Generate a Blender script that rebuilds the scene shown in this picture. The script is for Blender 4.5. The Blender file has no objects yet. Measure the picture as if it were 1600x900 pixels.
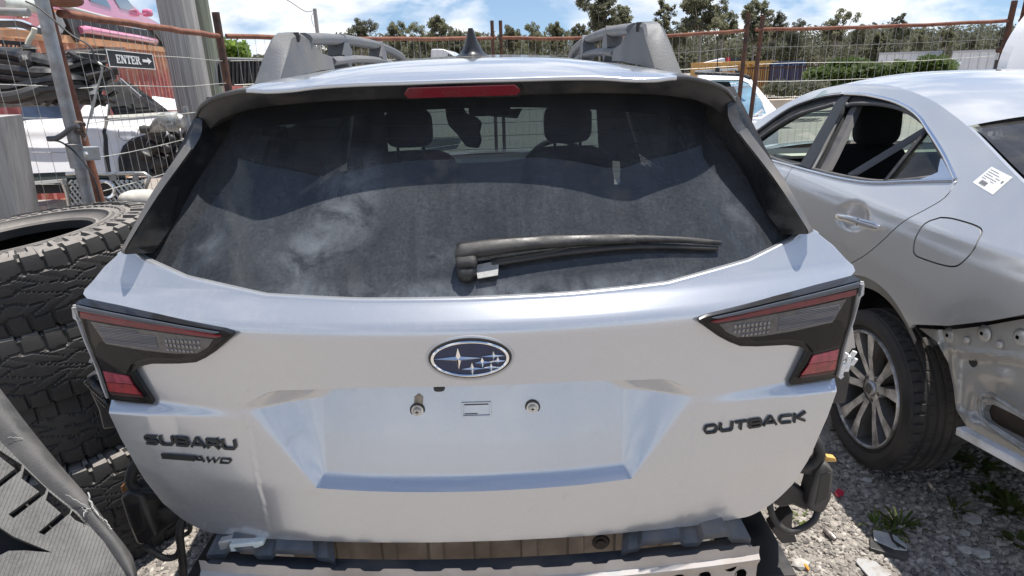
import bpy, bmesh, math, random
from mathutils import Vector, Matrix, Euler, noise
from mathutils.geometry import tessellate_polygon

SC = bpy.context.scene
COL = SC.collection
random.seed(7)

# ------------------------------------------------------------------ camera
CAM_H = 1.62
PITCH, ROLL, FOC = math.radians(19.55), math.radians(1.7), 1000.0
FW = Vector((0, math.cos(PITCH), -math.sin(PITCH)))
_r0, _u0 = Vector((1, 0, 0)), Vector((0, math.sin(PITCH), math.cos(PITCH)))
RT = _r0 * math.cos(ROLL) - _u0 * math.sin(ROLL)
UP = _r0 * math.sin(ROLL) + _u0 * math.cos(ROLL)
CP = Vector((0, 0, CAM_H))
cd = bpy.data.cameras.new('camera')
cam = bpy.data.objects.new('camera', cd)
COL.objects.link(cam)
m = Matrix.Identity(4)
for i in range(3):
    m[i][0], m[i][1], m[i][2], m[i][3] = RT[i], UP[i], -FW[i], CP[i]
cam.matrix_world = m
cd.sensor_width = 36.0
cd.lens = 36.0 * FOC / 1600.0
cd.clip_start, cd.clip_end = 0.02, 3000.0
SC.camera = cam

# ------------------------------------------------------------------ light
SUN_DIR = Vector((0.036, 0.020, 0.185)).normalized()          # towards the sun
SUN_EL = math.asin(SUN_DIR.z)
SUN_AZ = math.atan2(SUN_DIR.x, SUN_DIR.y)
sl = bpy.data.lights.new('sun', 'SUN')
sl.energy = 5.0
sl.angle = math.radians(0.5)
sl.color = (1.0, 0.955, 0.89)
so = bpy.data.objects.new('sun', sl)
COL.objects.link(so)
so.rotation_euler = SUN_DIR.to_track_quat('Z', 'Y').to_euler()
SC.view_settings.view_transform = 'Standard'
SC.view_settings.look = 'None'
SC.view_settings.gamma = 1.0
SC.view_settings.exposure = 0.5

W = bpy.data.worlds.new('World')
SC.world = W
W.use_nodes = True
nt = W.node_tree
N, L = nt.nodes, nt.links
N.clear()
def wmath(op, a, b=None):
    n = N.new('ShaderNodeMath'); n.operation = op
    for k, v in enumerate((a, b)):
        if v is None: continue
        if isinstance(v, (int, float)): n.inputs[k].default_value = v
        else: L.new(v, n.inputs[k])
    return n.outputs[0]
out = N.new('ShaderNodeOutputWorld')
bg = N.new('ShaderNodeBackground')
bg.inputs['Strength'].default_value = 0.10
sky = N.new('ShaderNodeTexSky')
sky.sky_type = 'NISHITA'
sky.sun_disc = False
sky.sun_elevation = SUN_EL
sky.sun_rotation = SUN_AZ
sky.air_density, sky.dust_density, sky.ozone_density = 1.0, 0.3, 2.5
tc = N.new('ShaderNodeTexCoord')
sep = N.new('ShaderNodeSeparateXYZ')
L.new(tc.outputs['Generated'], sep.inputs[0])
# clear inland air: the blue reaches down close to the horizon
zl = wmath('ADD', wmath('MULTIPLY', sep.outputs['Z'], 0.88), 0.12)
cv = N.new('ShaderNodeCombineXYZ')
L.new(sep.outputs['X'], cv.inputs[0]); L.new(sep.outputs['Y'], cv.inputs[1]); L.new(zl, cv.inputs[2])
nv = N.new('ShaderNodeVectorMath'); nv.operation = 'NORMALIZE'
L.new(cv.outputs[0], nv.inputs[0]); L.new(nv.outputs[0], sky.inputs[0])
# fair-weather cumulus all round the sky
mp = N.new('ShaderNodeMapping'); mp.inputs['Scale'].default_value = (4.2, 4.2, 11.0); mp.inputs['Location'].default_value = (3.3, 1.4, 0.35)
L.new(tc.outputs['Generated'], mp.inputs[0])
n1 = N.new('ShaderNodeTexNoise')
n1.inputs['Scale'].default_value = 1.25
n1.inputs['Detail'].default_value = 10.0
n1.inputs['Roughness'].default_value = 0.56
n1.inputs['Distortion'].default_value = 0.3
L.new(mp.outputs[0], n1.inputs['Vector'])
cr = N.new('ShaderNodeValToRGB')
cr.color_ramp.elements[0].position = 0.41
cr.color_ramp.elements[0].color = (0, 0, 0, 1)
cr.color_ramp.elements[1].position = 0.57
cr.color_ramp.elements[1].color = (1, 1, 1, 1)
# seen edge-on towards the horizon the heaps close up, overhead the gaps show
zp_ = wmath('MULTIPLY', wmath('MAXIMUM', wmath('SUBTRACT', sep.outputs['Z'], 0.12), 0.0), 0.17)
L.new(wmath('SUBTRACT', n1.outputs['Fac'], zp_), cr.inputs[0])
n2 = N.new('ShaderNodeTexNoise')
n2.inputs['Scale'].default_value = 3.4; n2.inputs['Detail'].default_value = 7.0
L.new(mp.outputs[0], n2.inputs['Vector'])
cc = N.new('ShaderNodeValToRGB')
cc.color_ramp.elements[0].position = 0.34; cc.color_ramp.elements[0].color = (5.6, 6.2, 7.2, 1)
cc.color_ramp.elements[1].position = 0.60; cc.color_ramp.elements[1].color = (9.0, 9.05, 9.1, 1)
L.new(n2.outputs['Fac'], cc.inputs[0])
sb = N.new('ShaderNodeMix'); sb.data_type = 'RGBA'; sb.blend_type = 'MULTIPLY'; sb.inputs['Factor'].default_value = 1.0
L.new(sky.outputs['Color'], sb.inputs[6]); sb.inputs[7].default_value = (1.0, 1.0, 1.0, 1)
mx = N.new('ShaderNodeMix'); mx.data_type = 'RGBA'
L.new(cr.outputs['Color'], mx.inputs['Factor'])
L.new(sb.outputs[2], mx.inputs[6])
L.new(cc.outputs['Color'], mx.inputs[7])
L.new(mx.outputs[2], bg.inputs['Color'])
L.new(bg.outputs[0], out.inputs[0])

# ------------------------------------------------------------------ pixel -> place
def ray(px, py):
    return FW + RT * ((px - 800) / FOC) - UP * ((py - 450) / FOC)
def atY(px, py, Y):
    d = ray(px, py); return CP + d * (Y / d.y)
def atX(px, py, X):
    d = ray(px, py); return CP + d * (X / d.x)
def atZ(px, py, Z=0.0):
    d = ray(px, py); return CP + d * ((Z - CAM_H) / d.z)
def lerp(a, b, t): return a + (b - a) * t
def clamp(x, a=0.0, b=1.0): return max(a, min(b, x))
def sstep(x, a=0.0, b=1.0):
    t = clamp((x - a) / (b - a)); return t * t * (3 - 2 * t)
def interp(x, xs, ys):
    if x <= xs[0]: return ys[0]
    for i in range(1, len(xs)):
        if x <= xs[i]:
            return ys[i-1] + (ys[i] - ys[i-1]) * (x - xs[i-1]) / (xs[i] - xs[i-1])
    return ys[-1]
def cspline(pts, n):
    """Catmull-Rom through 3-D points"""
    P = [Vector(p) for p in pts]
    P = [P[0] * 2 - P[1]] + P + [P[-1] * 2 - P[-2]]
    r = []
    for i in range(1, len(P) - 2):
        for k in range(n):
            t = k / n
            a, b, c, d = P[i-1], P[i], P[i+1], P[i+2]
            r.append(0.5 * ((2*b) + (c - a)*t + (2*a - 5*b + 4*c - d)*t*t + (3*b - a - 3*c + d)*t*t*t))
    r.append(P[-2].copy())
    return r

# ------------------------------------------------------------------ materials
MATS = {}
def nodemat(name):
    mt = bpy.data.materials.new(name); mt.use_nodes = True
    t = mt.node_tree; b = t.nodes['Principled BSDF']
    return mt, t, b
def obj_coord(t):
    return t.nodes.new('ShaderNodeTexCoord').outputs['Object']
def noise_node(t, scale, detail=4.0, rough=0.55, vec=None, dist=0.0):
    n = t.nodes.new('ShaderNodeTexNoise')
    n.inputs['Scale'].default_value = scale
    n.inputs['Detail'].default_value = detail
    n.inputs['Roughness'].default_value = rough
    n.inputs['Distortion'].default_value = dist
    t.links.new(vec or obj_coord(t), n.inputs['Vector'])
    return n.outputs['Fac']
def ramp(t, src, stops):
    r = t.nodes.new('ShaderNodeValToRGB')
    e = r.color_ramp.elements
    while len(e) < len(stops): e.new(0.5)
    for i, (p, c) in enumerate(stops):
        e[i].position = p
        e[i].color = (c, c, c, 1) if isinstance(c, (int, float)) else (c[0], c[1], c[2], 1)
    t.links.new(src, r.inputs[0])
    return r.outputs['Color']
def mixc(t, fac, a, b, mode='MIX'):
    x = t.nodes.new('ShaderNodeMix'); x.data_type = 'RGBA'; x.blend_type = mode
    for sock, v in ((x.inputs['Factor'], fac), (x.inputs[6], a), (x.inputs[7], b)):
        if isinstance(v, (int, float)): sock.default_value = v if sock.name == 'Factor' else (v, v, v, 1)
        elif isinstance(v, (tuple, list)): sock.default_value = (v[0], v[1], v[2], 1)
        else: t.links.new(v, sock)
    return x.outputs[2]
def bump(t, b, src, strength=0.2, dist=0.01):
    n = t.nodes.new('ShaderNodeBump')
    n.inputs['Strength'].default_value = strength
    n.inputs['Distance'].default_value = dist
    t.links.new(src, n.inputs['Height'])
    t.links.new(n.outputs[0], b.inputs['Normal'])
def M(name, col, rough=0.5, metal=0.0, var=0.0, vscale=8.0, dirt=None, dirt_amt=0.0, dscale=5.0,
      bump_s=0.0, bscale=60.0, coat=0.0, spec=0.5, bdist=0.004):
    """plain material with colour variation, dirt and fine relief"""
    if name in MATS: return MATS[name]
    mt, t, b = nodemat(name)
    c = col
    src = None
    if var > 0:
        f = ramp(t, noise_node(t, vscale), [(0.3, tuple(x * (1 - var) for x in col)), (0.7, tuple(min(1, x * (1 + var)) for x in col))])
        src = f
    if dirt:
        d = ramp(t, noise_node(t, dscale, 7.0, 0.62), [(0.5 - dirt_amt * 0.28, 0.0), (0.78 - dirt_amt * 0.28, 1.0)])
        src = mixc(t, d, src if src is not None else col, dirt)
        rr = ramp(t, d, [(0, rough), (1, min(1.0, rough + 0.35))])
        t.links.new(rr, b.inputs['Roughness'])
    if src is not None: t.links.new(src, b.inputs['Base Color'])
    else: b.inputs['Base Color'].default_value = (*col, 1)
    if not dirt: b.inputs['Roughness'].default_value = rough
    b.inputs['Metallic'].default_value = metal
    b.inputs['Coat Weight'].default_value = coat
    b.inputs['Coat Roughness'].default_value = 0.05
    b.inputs['Specular IOR Level'].default_value = spec
    if bump_s > 0:
        bump(t, b, noise_node(t, bscale, 5.0), bump_s, bdist)
    MATS[name] = mt
    return mt
def paint(name, col, metal=0.75, rough=0.33, dust=0.25, coat=0.9, dustcol=(0.42, 0.37, 0.31), streak=False):
    """car paint: flake, clear coat, dust film and splashes"""
    if name in MATS: return MATS[name]
    mt, t, b = nodemat(name)
    oc = obj_coord(t)
    fl = ramp(t, noise_node(t, 900.0, 1.0, vec=oc), [(0.3, tuple(x * 0.93 for x in col)), (0.7, tuple(min(1, x * 1.06) for x in col))])
    d1 = ramp(t, noise_node(t, 3.2, 8.0, 0.65, oc, 0.6), [(0.40, 0.0), (0.75, 1.0)])
    d2 = ramp(t, noise_node(t, 55.0, 4.0, 0.7, oc), [(0.42, 0.25), (0.7, 1.0)])
    d3 = ramp(t, noise_node(t, 21.0, 3.0, 0.6, oc, 1.2), [(0.665, 0.0), (0.72, 1.0)])
    md = mixc(t, 1.0, d1, d2, 'MULTIPLY')
    md = mixc(t, 1.0, md, (dust, dust, dust), 'MULTIPLY')
    sp = mixc(t, 1.0, d3, (dust * 0.8,) * 3, 'MULTIPLY')
    md = mixc(t, 1.0, md, sp, 'ADD')
    colr = mixc(t, md, fl, dustcol)
    t.links.new(colr, b.inputs['Base Color'])
    b.inputs['Roughness'].default_value = rough
    mm = ramp(t, md, [(0.0, metal), (1.0, metal * 0.1)])
    t.links.new(mm, b.inputs['Metallic'])
    b.inputs['Coat Weight'].default_value = coat
    cr_ = ramp(t, md, [(0.0, 0.035), (0.6, 0.25)])
    t.links.new(cr_, b.inputs['Coat Roughness'])
    MATS[name] = mt
    return mt
def glass(name, tint=(0.2, 0.22, 0.25), dust=0.15, dustcol=(0.5, 0.48, 0.45), rough=0.0, dscale=6.0, smear_and_reflection=None, f0=0.045):
    """thin glass sheet: tinted see-through, mirror reflection, dust film"""
    if name in MATS: return MATS[name]
    mt, t, b = nodemat(name)
    t.nodes.remove(b)
    o = t.nodes['Material Output']
    tr = t.nodes.new('ShaderNodeBsdfTransparent'); tr.inputs[0].default_value = (*tint, 1)
    df = t.nodes.new('ShaderNodeBsdfDiffuse'); df.inputs[0].default_value = (*dustcol, 1)
    gl = t.nodes.new('ShaderNodeBsdfGlossy'); gl.inputs['Roughness'].default_value = rough
    lw = t.nodes.new('ShaderNodeLayerWeight'); lw.inputs['Blend'].default_value = 0.5
    pw = t.nodes.new('ShaderNodeMath'); pw.operation = 'POWER'; pw.inputs[1].default_value = 5.0
    t.links.new(lw.outputs['Facing'], pw.inputs[0])
    fr = t.nodes.new('ShaderNodeMapRange'); fr.inputs[3].default_value = f0; fr.inputs[4].default_value = 1.0
    t.links.new(pw.outputs[0], fr.inputs[0])
    m1 = t.nodes.new('ShaderNodeMixShader'); m2 = t.nodes.new('ShaderNodeMixShader')
    oc = obj_coord(t)
    a = ramp(t, noise_node(t, dscale, 8.0, 0.68, oc), [(0.25, 0.35), (0.75, 1.0)])
    g = ramp(t, noise_node(t, 160.0, 3.0, 0.8, oc), [(0.3, 0.55), (0.7, 1.0)])
    st = t.nodes.new('ShaderNodeMapping'); st.inputs['Scale'].default_value = (26.0, 1.5, 1.5)
    t.links.new(oc, st.inputs[0])
    s = ramp(t, noise_node(t, 1.6, 4.0, 0.6, st.outputs[0]), [(0.3, 0.72), (0.7, 1.0)])
    f = mixc(t, 1.0, a, g, 'MULTIPLY')
    f = mixc(t, 1.0, f, s, 'MULTIPLY')
    f = mixc(t, 1.0, f, (dust,) * 3, 'MULTIPLY')
    for sm in (smear_and_reflection or []):
        (cx, cy, cz), (rx, ry, rz), amt, rot = sm
        mp = t.nodes.new('ShaderNodeMapping'); mp.vector_type = 'TEXTURE'
        mp.inputs['Location'].default_value = (cx, cy, cz)
        mp.inputs['Rotation'].default_value = (0, rot, 0)
        mp.inputs['Scale'].default_value = (rx, ry, rz)
        t.links.new(oc, mp.inputs[0])
        ln = t.nodes.new('ShaderNodeVectorMath'); ln.operation = 'LENGTH'
        t.links.new(mp.outputs[0], ln.inputs[0])
        fall = ramp(t, ln.outputs['Value'], [(0.1, 1.0), (1.0, 0.0)])
        nn = ramp(t, noise_node(t, 13.0, 7.0, 0.62, oc, 0.8), [(0.40, 0.0), (0.72, 1.0)])
        q = mixc(t, 1.0, fall, nn, 'MULTIPLY')
        q = mixc(t, 1.0, q, (amt,) * 3, 'MULTIPLY')
        f = mixc(t, 1.0, f, q, 'ADD')
    t.links.new(f, m1.inputs[0]); t.links.new(tr.outputs[0], m1.inputs[1]); t.links.new(df.outputs[0], m1.inputs[2])
    t.links.new(fr.outputs[0], m2.inputs[0]); t.links.new(m1.outputs[0], m2.inputs[1]); t.links.new(gl.outputs[0], m2.inputs[2])
    t.links.new(m2.outputs[0], o.inputs[0])
    MATS[name] = mt
    return mt

# ------------------------------------------------------------------ mesh builder
def root_loc(o):
    v = Vector((0, 0, 0))
    while o is not None:
        v += o.location; o = o.parent
    return v
class MB:
    def __init__(s): s.v = []; s.f = []
    def add(s, vs, fs):
        o = len(s.v)
        s.v += [Vector(p) for p in vs]
        s.f += [tuple(i + o for i in f) for f in fs]
        return s
    def box(s, c, size, rot=None, taper=1.0):
        x, y, z = (k / 2 for k in size)
        vs = [Vector((sx * x * (taper if sz > 0 else 1), sy * y * (taper if sz > 0 else 1), sz * z)) for sz in (-1, 1) for sy in (-1, 1) for sx in (-1, 1)]
        if rot is not None: vs = [rot @ p for p in vs]
        c = Vector(c)
        return s.add([p + c for p in vs], [(0, 2, 3, 1), (4, 5, 7, 6), (0, 1, 5, 4), (2, 6, 7, 3), (0, 4, 6, 2), (1, 3, 7, 5)])
    def bar(s, a, b, w, h, up=(0, 0, 1)):
        """rectangular bar from a to b"""
        a, b = Vector(a), Vector(b); d = (b - a)
        z = d.normalized(); u = Vector(up)
        x = z.cross(u)
        if x.length < 1e-4: x = z.cross(Vector((1, 0, 0)))
        x.normalize(); y = x.cross(z)
        vs = [p + x * (sx * w / 2) + y * (sy * h / 2) for p in (a, b) for sx, sy in ((-1, -1), (1, -1), (1, 1), (-1, 1))]
        return s.add(vs, [(3, 2, 1, 0), (4, 5, 6, 7), (0, 1, 5, 4), (1, 2, 6, 5), (2, 3, 7, 6), (3, 0, 4, 7)])
    def tube(s, pts, r, n=8, closed=False, caps=True, sx=1.0):
        P = [Vector(p) for p in pts]; k = len(P)
        rr = r if isinstance(r, (list, tuple)) else [r] * k
        T = []
        for i in range(k):
            a = P[(i - 1) % k] if (closed or i > 0) else P[i]
            b = P[(i + 1) % k] if (closed or i < k - 1) else P[i]
            d = b - a
            T.append(d.normalized() if d.length > 1e-9 else Vector((0, 0, 1)))
        ref = Vector((0, 0, 1)) if abs(T[0].z) < 0.9 else Vector((1, 0, 0))
        x = T[0].cross(ref).normalized()
        vs = []
        for i in range(k):
            x = (x - T[i] * x.dot(T[i]))
            x = x.normalized() if x.length > 1e-6 else T[i].orthogonal().normalized()
            y = T[i].cross(x)
            for j in range(n):
                a = 2 * math.pi * j / n
                vs.append(P[i] + (x * math.cos(a) * sx + y * math.sin(a)) * rr[i])
        fs = []
        for i in range(k if closed else k - 1):
            i2 = (i + 1) % k
            for j in range(n):
                j2 = (j + 1) % n
                fs.append((i * n + j, i * n + j2, i2 * n + j2, i2 * n + j))
        if caps and not closed:
            fs.append(tuple(range(n - 1, -1, -1))); fs.append(tuple((k - 1) * n + j for j in range(n)))
        return s.add(vs, fs)
    def lathe(s, prof, c=(0, 0, 0), rot=None, n=32, closed=False):
        """profile of (radius, height) turned round local Z"""
        k = len(prof); c = Vector(c); vs = []
        for j in range(n):
            a = 2 * math.pi * j / n
            for r, h in prof:
                p = Vector((r * math.cos(a), r * math.sin(a), h))
                vs.append((rot @ p if rot is not None else p) + c)
        fs = []
        for j in range(n):
            j2 = (j + 1) % n
            for i in range(k if closed else k - 1):
                i2 = (i + 1) % k
                fs.append((j * k + i, j2 * k + i, j2 * k + i2, j * k + i2))
        return s.add(vs, fs)
    def prism(s, poly, depth, fn, holes=None):
        """2-D polygon (with holes) extruded; fn(u, v, w) -> point"""
        loops = [list(poly)] + [list(h) for h in (holes or [])]
        flat = [p for l in loops for p in l]
        tris = tessellate_polygon([[Vector((p[0], p[1], 0)) for p in l] for l in loops])
        n = len(flat)
        vs = [fn(p[0], p[1], 0.0) for p in flat] + [fn(p[0], p[1], depth) for p in flat]
        fs = []
        for a, b, c in tris:
            fs.append((a, b, c)); fs.append((c + n, b + n, a + n))
        o = 0
        for l in loops:
            k = len(l)
            for i in range(k):
                j = (i + 1) % k
                fs.append((o + i, o + j, n + o + j, n + o + i))
            o += k
        return s.add(vs, fs)
    def grid(s, fn, nu, nv, cu=False):
        vs = [fn(i / (nu - 1) if not cu else i / nu, j / (nv - 1)) for i in range(nu) for j in range(nv)]
        fs = []
        for i in range(nu if cu else nu - 1):
            i2 = (i + 1) % nu
            for j in range(nv - 1):
                fs.append((i * nv + j, i2 * nv + j, i2 * nv + j + 1, i * nv + j + 1))
        return s.add(vs, fs)
    def sell(s, c, rad, e1=0.5, e2=0.5, nu=20, nv=12, rot=None):
        """superellipsoid: rounded block"""
        def sg(w, m): return math.copysign(abs(w) ** m, w)
        c = Vector(c); vs = []; fs = []
        for j in range(nv + 1):
            v = -math.pi / 2 + math.pi * j / nv
            for i in range(nu):
                u = -math.pi + 2 * math.pi * i / nu
                p = Vector((rad[0] * sg(math.cos(v), e1) * sg(math.cos(u), e2), rad[1] * sg(math.cos(v), e1) * sg(math.sin(u), e2), rad[2] * sg(math.sin(v), e1)))
                vs.append((rot @ p if rot is not None else p) + c)
        for j in range(nv):
            for i in range(nu):
                i2 = (i + 1) % nu
                fs.append((j * nu + i, j * nu + i2, (j + 1) * nu + i2, (j + 1) * nu + i))
        return s.add(vs, fs)
    def sheet(s, outline, du, dv, fn, holes=None, thick=None):
        """clipped sheet: polygon in (u, v) diced into a grid and mapped by fn(u, v); thick = vector of the folded edge"""
        loops = [list(outline)] + [list(h) for h in (holes or [])]
        flat = [p for l in loops for p in l]
        tris = tessellate_polygon([[Vector((p[0], p[1], 0)) for p in l] for l in loops])
        bm = bmesh.new()
        bv = [bm.verts.new((p[0], p[1], 0)) for p in flat]
        for t in tris:
            try: bm.faces.new([bv[i] for i in t])
            except ValueError: pass
        bmesh.ops.recalc_face_normals(bm, faces=bm.faces)
        us = [p[0] for p in flat]; vv = [p[1] for p in flat]
        for ax, lo, hi, d in ((0, min(us), max(us), du), (1, min(vv), max(vv), dv)):
            k = max(1, int(round((hi - lo) / d)))
            for i in range(1, k):
                co = [0, 0, 0]; no = [0, 0, 0]
                co[ax] = lo + (hi - lo) * i / k; no[ax] = 1
                bmesh.ops.bisect_plane(bm, geom=bm.verts[:] + bm.edges[:] + bm.faces[:], plane_co=co, plane_no=no, dist=1e-6)
        bmesh.ops.remove_doubles(bm, verts=bm.verts[:], dist=1e-5)
        if thick is not None:
            be = [e for e in bm.edges if len(e.link_faces) == 1]
            r = bmesh.ops.extrude_edge_only(bm, edges=be)
            nv_ = [g for g in r['geom'] if isinstance(g, bmesh.types.BMVert)]
            mark = set(nv_)
        else:
            mark = set()
        bm.verts.index_update()
        vs = []
        for v in bm.verts:
            p = Vector(fn(v.co.x, v.co.y))
            if v in mark: p = p + Vector(thick)
            vs.append(p)
        fs = [tuple(v.index for v in f.verts) for f in bm.faces]
        bm.free()
        return s.add(vs, fs)
    def build(s, name, mat, parent=None, smooth=35, label=None, kind=None, recalc=False, local=False, origin=None):
        me = bpy.data.meshes.new(name)
        off = Vector((0, 0, 0))
        if parent is not None and not local: off = root_loc(parent)
        elif parent is None and not local:
            off = Vector(origin) if origin is not None else Vector((sum(p.x for p in s.v) / len(s.v), sum(p.y for p in s.v) / len(s.v), min(p.z for p in s.v)))
        me.from_pydata([tuple(p - off) for p in s.v], [], s.f)
        if recalc:
            bm = bmesh.new(); bm.from_mesh(me)
            bmesh.ops.recalc_face_normals(bm, faces=bm.faces); bm.to_mesh(me); bm.free()
        if mat is not None: me.materials.append(mat)
        if smooth:
            me.polygons.foreach_set('use_smooth', [True] * len(me.polygons))
            me.set_sharp_from_angle(angle=math.radians(smooth))
        me.update()
        o = bpy.data.objects.new(name, me)
        COL.objects.link(o)
        if parent is not None: o.parent = parent
        else: o.location = off
        if label: o['label'] = label
        if kind: o['kind'] = kind
        return o
def thing(name, label, cat, loc=(0, 0, 0), rotz=0.0, group=None):
    o = bpy.data.objects.new(name, None)
    o.empty_display_size = 0.2
    COL.objects.link(o)
    o.location = loc; o.rotation_euler = (0, 0, rotz)
    return tag(o, label, cat, group)
def tag(o, label, cat, group=None):
    o['label'] = label; o['category'] = cat
    if group: o['group'] = group
    return o
def copy_tree(o, parent=None):
    c = o.copy(); COL.objects.link(c)
    if parent is not None: c.parent = parent
    for ch in list(o.children): copy_tree(ch, c)
    return c
def bevel(o, w, seg=2, ang=35):
    b = o.modifiers.new('bevel', 'BEVEL'); b.width = w; b.segments = seg
    b.limit_method = 'ANGLE'; b.angle_limit = math.radians(ang)
    return o
def ribbon(mb, pts, w, fn, h, closed=False):
    """flat stroke of width w along 2-D points, raised from 0 to h; fn(u, v, off)"""
    k = len(pts); P = [Vector((p[0], p[1])) for p in pts]
    Lf, Rt = [], []
    for i in range(k):
        a = P[(i - 1) % k] if (closed or i > 0) else None
        b = P[(i + 1) % k] if (closed or i < k - 1) else None
        d1 = (P[i] - a).normalized() if a is not None else None
        d2 = (b - P[i]).normalized() if b is not None else None
        if d1 is None: d1 = d2
        if d2 is None: d2 = d1
        n1 = Vector((-d1.y, d1.x)); n2 = Vector((-d2.y, d2.x))
        n = n1 + n2
        n = n.normalized() if n.length > 1e-6 else n1
        sc = 1.0 / max(0.5, n.dot(n1))
        Lf.append(P[i] + n * (w / 2 * sc)); Rt.append(P[i] - n * (w / 2 * sc))
    vs = []
    for i in range(k):
        vs += [fn(Lf[i].x, Lf[i].y, 0), fn(Lf[i].x, Lf[i].y, h), fn(Rt[i].x, Rt[i].y, h), fn(Rt[i].x, Rt[i].y, 0)]
    fs = []
    for i in range(k if closed else k - 1):
        j = (i + 1) % k
        for q in range(3):
            fs.append((i * 4 + q, j * 4 + q, j * 4 + q + 1, i * 4 + q + 1))
    if not closed:
        fs.append((0, 1, 2, 3)); e = (k - 1) * 4; fs.append((e + 3, e + 2, e + 1, e))
    mb.add(vs, fs)
# ================================================================== ground
def ground_mat():
    mt, t, b = nodemat('gravel_ground')
    oc = obj_coord(t)
    vo = t.nodes.new('ShaderNodeTexVoronoi'); vo.inputs['Scale'].default_value = 60.0
    t.links.new(oc, vo.inputs['Vector'])
    stone = ramp(t, vo.outputs['Color'], [(0.0, (0.18, 0.165, 0.15)), (1.0, (0.38, 0.35, 0.31))])
    big = ramp(t, noise_node(t, 0.35, 6.0, 0.6, oc), [(0.35, (0.36, 0.30, 0.24)), (0.65, (0.27, 0.25, 0.23))])
    c = mixc(t, 0.5, stone, big)
    t.links.new(c, b.inputs['Base Color'])
    b.inputs['Roughness'].default_value = 0.95
    bump(t, b, vo.outputs['Distance'], 0.6, 0.012)
    return mt
g = MB()
g.add([(-900, -300, 0), (900, -300, 0), (900, 1500, 0), (-900, 1500, 0)], [(0, 1, 2, 3)])
GR = g.build('ground', ground_mat(), smooth=0, kind='structure', origin=(0, 0, 0))
# ================================================================== station wagon
XC = -0.088
WAG = thing('station_wagon', 'silver station wagon seen square from behind with its rear bumper missing', 'car', (XC, 1.2, 0))
SILVER = paint('wagon_silver', (0.55, 0.57, 0.60), metal=0.66, rough=0.25, dust=0.24, dustcol=(0.44, 0.40, 0.35))
BLACKGLOSS = M('black_gloss', (0.012, 0.012, 0.013), 0.12, dirt=(0.05, 0.047, 0.042), dirt_amt=0.2, dscale=9)
BLACKSATIN = M('black_satin', (0.022, 0.022, 0.023), 0.42, dirt=(0.055, 0.05, 0.046), dirt_amt=0.25, dscale=12)
BLACKDUST = M('black_dusty_plastic', (0.020, 0.020, 0.022), 0.42, dirt=(0.085, 0.078, 0.07), dirt_amt=0.45, dscale=7, bump_s=0.15, bscale=150)
RUBBER = M('black_rubber', (0.020, 0.020, 0.021), 0.6, dirt=(0.08, 0.072, 0.065), dirt_amt=0.4, dscale=14)
ECOAT = M('grey_primer_steel', (0.075, 0.085, 0.10), 0.45, dirt=(0.20, 0.18, 0.16), dirt_amt=0.35, dscale=9)
SILVERDIRT = paint('dusty_body_silver', (0.50, 0.49, 0.47), metal=0.45, rough=0.42, dust=0.75, coat=0.4, dustcol=(0.36, 0.31, 0.26))
CHROME = M('chrome', (0.86, 0.87, 0.88), 0.10, 1.0)
STEEL = M('zinc_steel', (0.74, 0.74, 0.72), 0.4, .6, dirt=(0.40, 0.36, 0.30), dirt_amt=0.2, dscale=40)

ZS = [0.66, .70, .815, .83, 1.047, 1.15, 1.165, 1.185, 1.205, 1.56]
YS = [1.068, 1.065, 1.06, 1.06, 1.068, 1.068, 1.072, 1.095, 1.12, 1.385]
def curv(xl, z): return .23 * xl * xl * (1 if z < 1.2 else 1 - .35 * (z - 1.2) / .36)
def Yg(xl, z): return interp(z, ZS, YS) + curv(xl, z)
def smooth_profile(z):
    """base depth of the gate with rounded creases"""
    r = 0.0; 
    for k, w in ((-.009, .2), (-.0045, .25), (0, .1), (.0045, .25), (.009, .2)): r += w * interp(z + k, ZS, YS)
    return r
def symm(tab):
    return lambda x: interp(abs(x), [t[0] for t in tab], [t[1] for t in tab])
def smoothf(f, w):
    return lambda x: (f(x - w) + f(x - w / 2) + f(x) + f(x + w / 2) + f(x + w)) / 5
zbot = smoothf(symm([(0, .692), (.14, .690), (.2, .688), (.34, .682), (.48, .671), (.595, .667), (.64, .686), (.69, .728), (.8, .80)]), .012)
zled = smoothf(symm([(0, .8185), (.21, .819), (.30, .8205), (.45, .822), (.9, .822)]), .01)
zlip = smoothf(symm([(0, 1.0485), (.205, 1.0465), (.37, 1.0345), (.392, 1.028), (.452, .9925), (.47, .990), (.64, .989), (.76, .980), (.9, .97)]), .006)
zcre = symm([(0, 1.161), (.2, 1.160), (.432, 1.156), (.60, 1.177), (.785, 1.191), (.9, 1.196)])
zgl = smoothf(symm([(0, 1.201), (.2, 1.2015), (.387, 1.206), (.56, 1.229), (.66, 1.257), (.70, 1.276), (.76, 1.246), (.80, 1.198), (.9, 1.19)]), .004)
def gate_y(x, z, below_lip):
    y = smooth_profile(z) + curv(x, z)
    ax = abs(x)
    if below_lip:
        zl = zlip(x); ze = zled(x)
        # number-plate recess
        xb = lerp(.312, .455, clamp((z - .816) / (.99 - .816))) if z < .99 else .455
        xb2 = lerp(.455, .392, clamp((z - .99) / .045)) if z > .99 else xb
        fs = clamp((xb2 - ax) / max(.012, xb - .302))
        fs = lerp(fs, fs * fs * (3 - 2 * fs), .75)
        fb = clamp((z - ze) / .022)
        fb = fb * (2 - fb) if fb < 1 else 1
        D = lerp(.020, .077, clamp((z - .82) / .22))
        y += D * min(fs, fb)
        # ledge beside the recess
        dl = interp(ax, [.45, .60, .66, .76], [0.002, .012, .022, .026])
        if ax > .44:
            y -= dl * sstep(clamp((zl - z) / .026)) * interp(z, [.72, .90], [0.15, 1.0])
    return y
NX = 340
rows = []                     # list of (function of x -> z, below_lip, extra depth, fraction)
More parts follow.
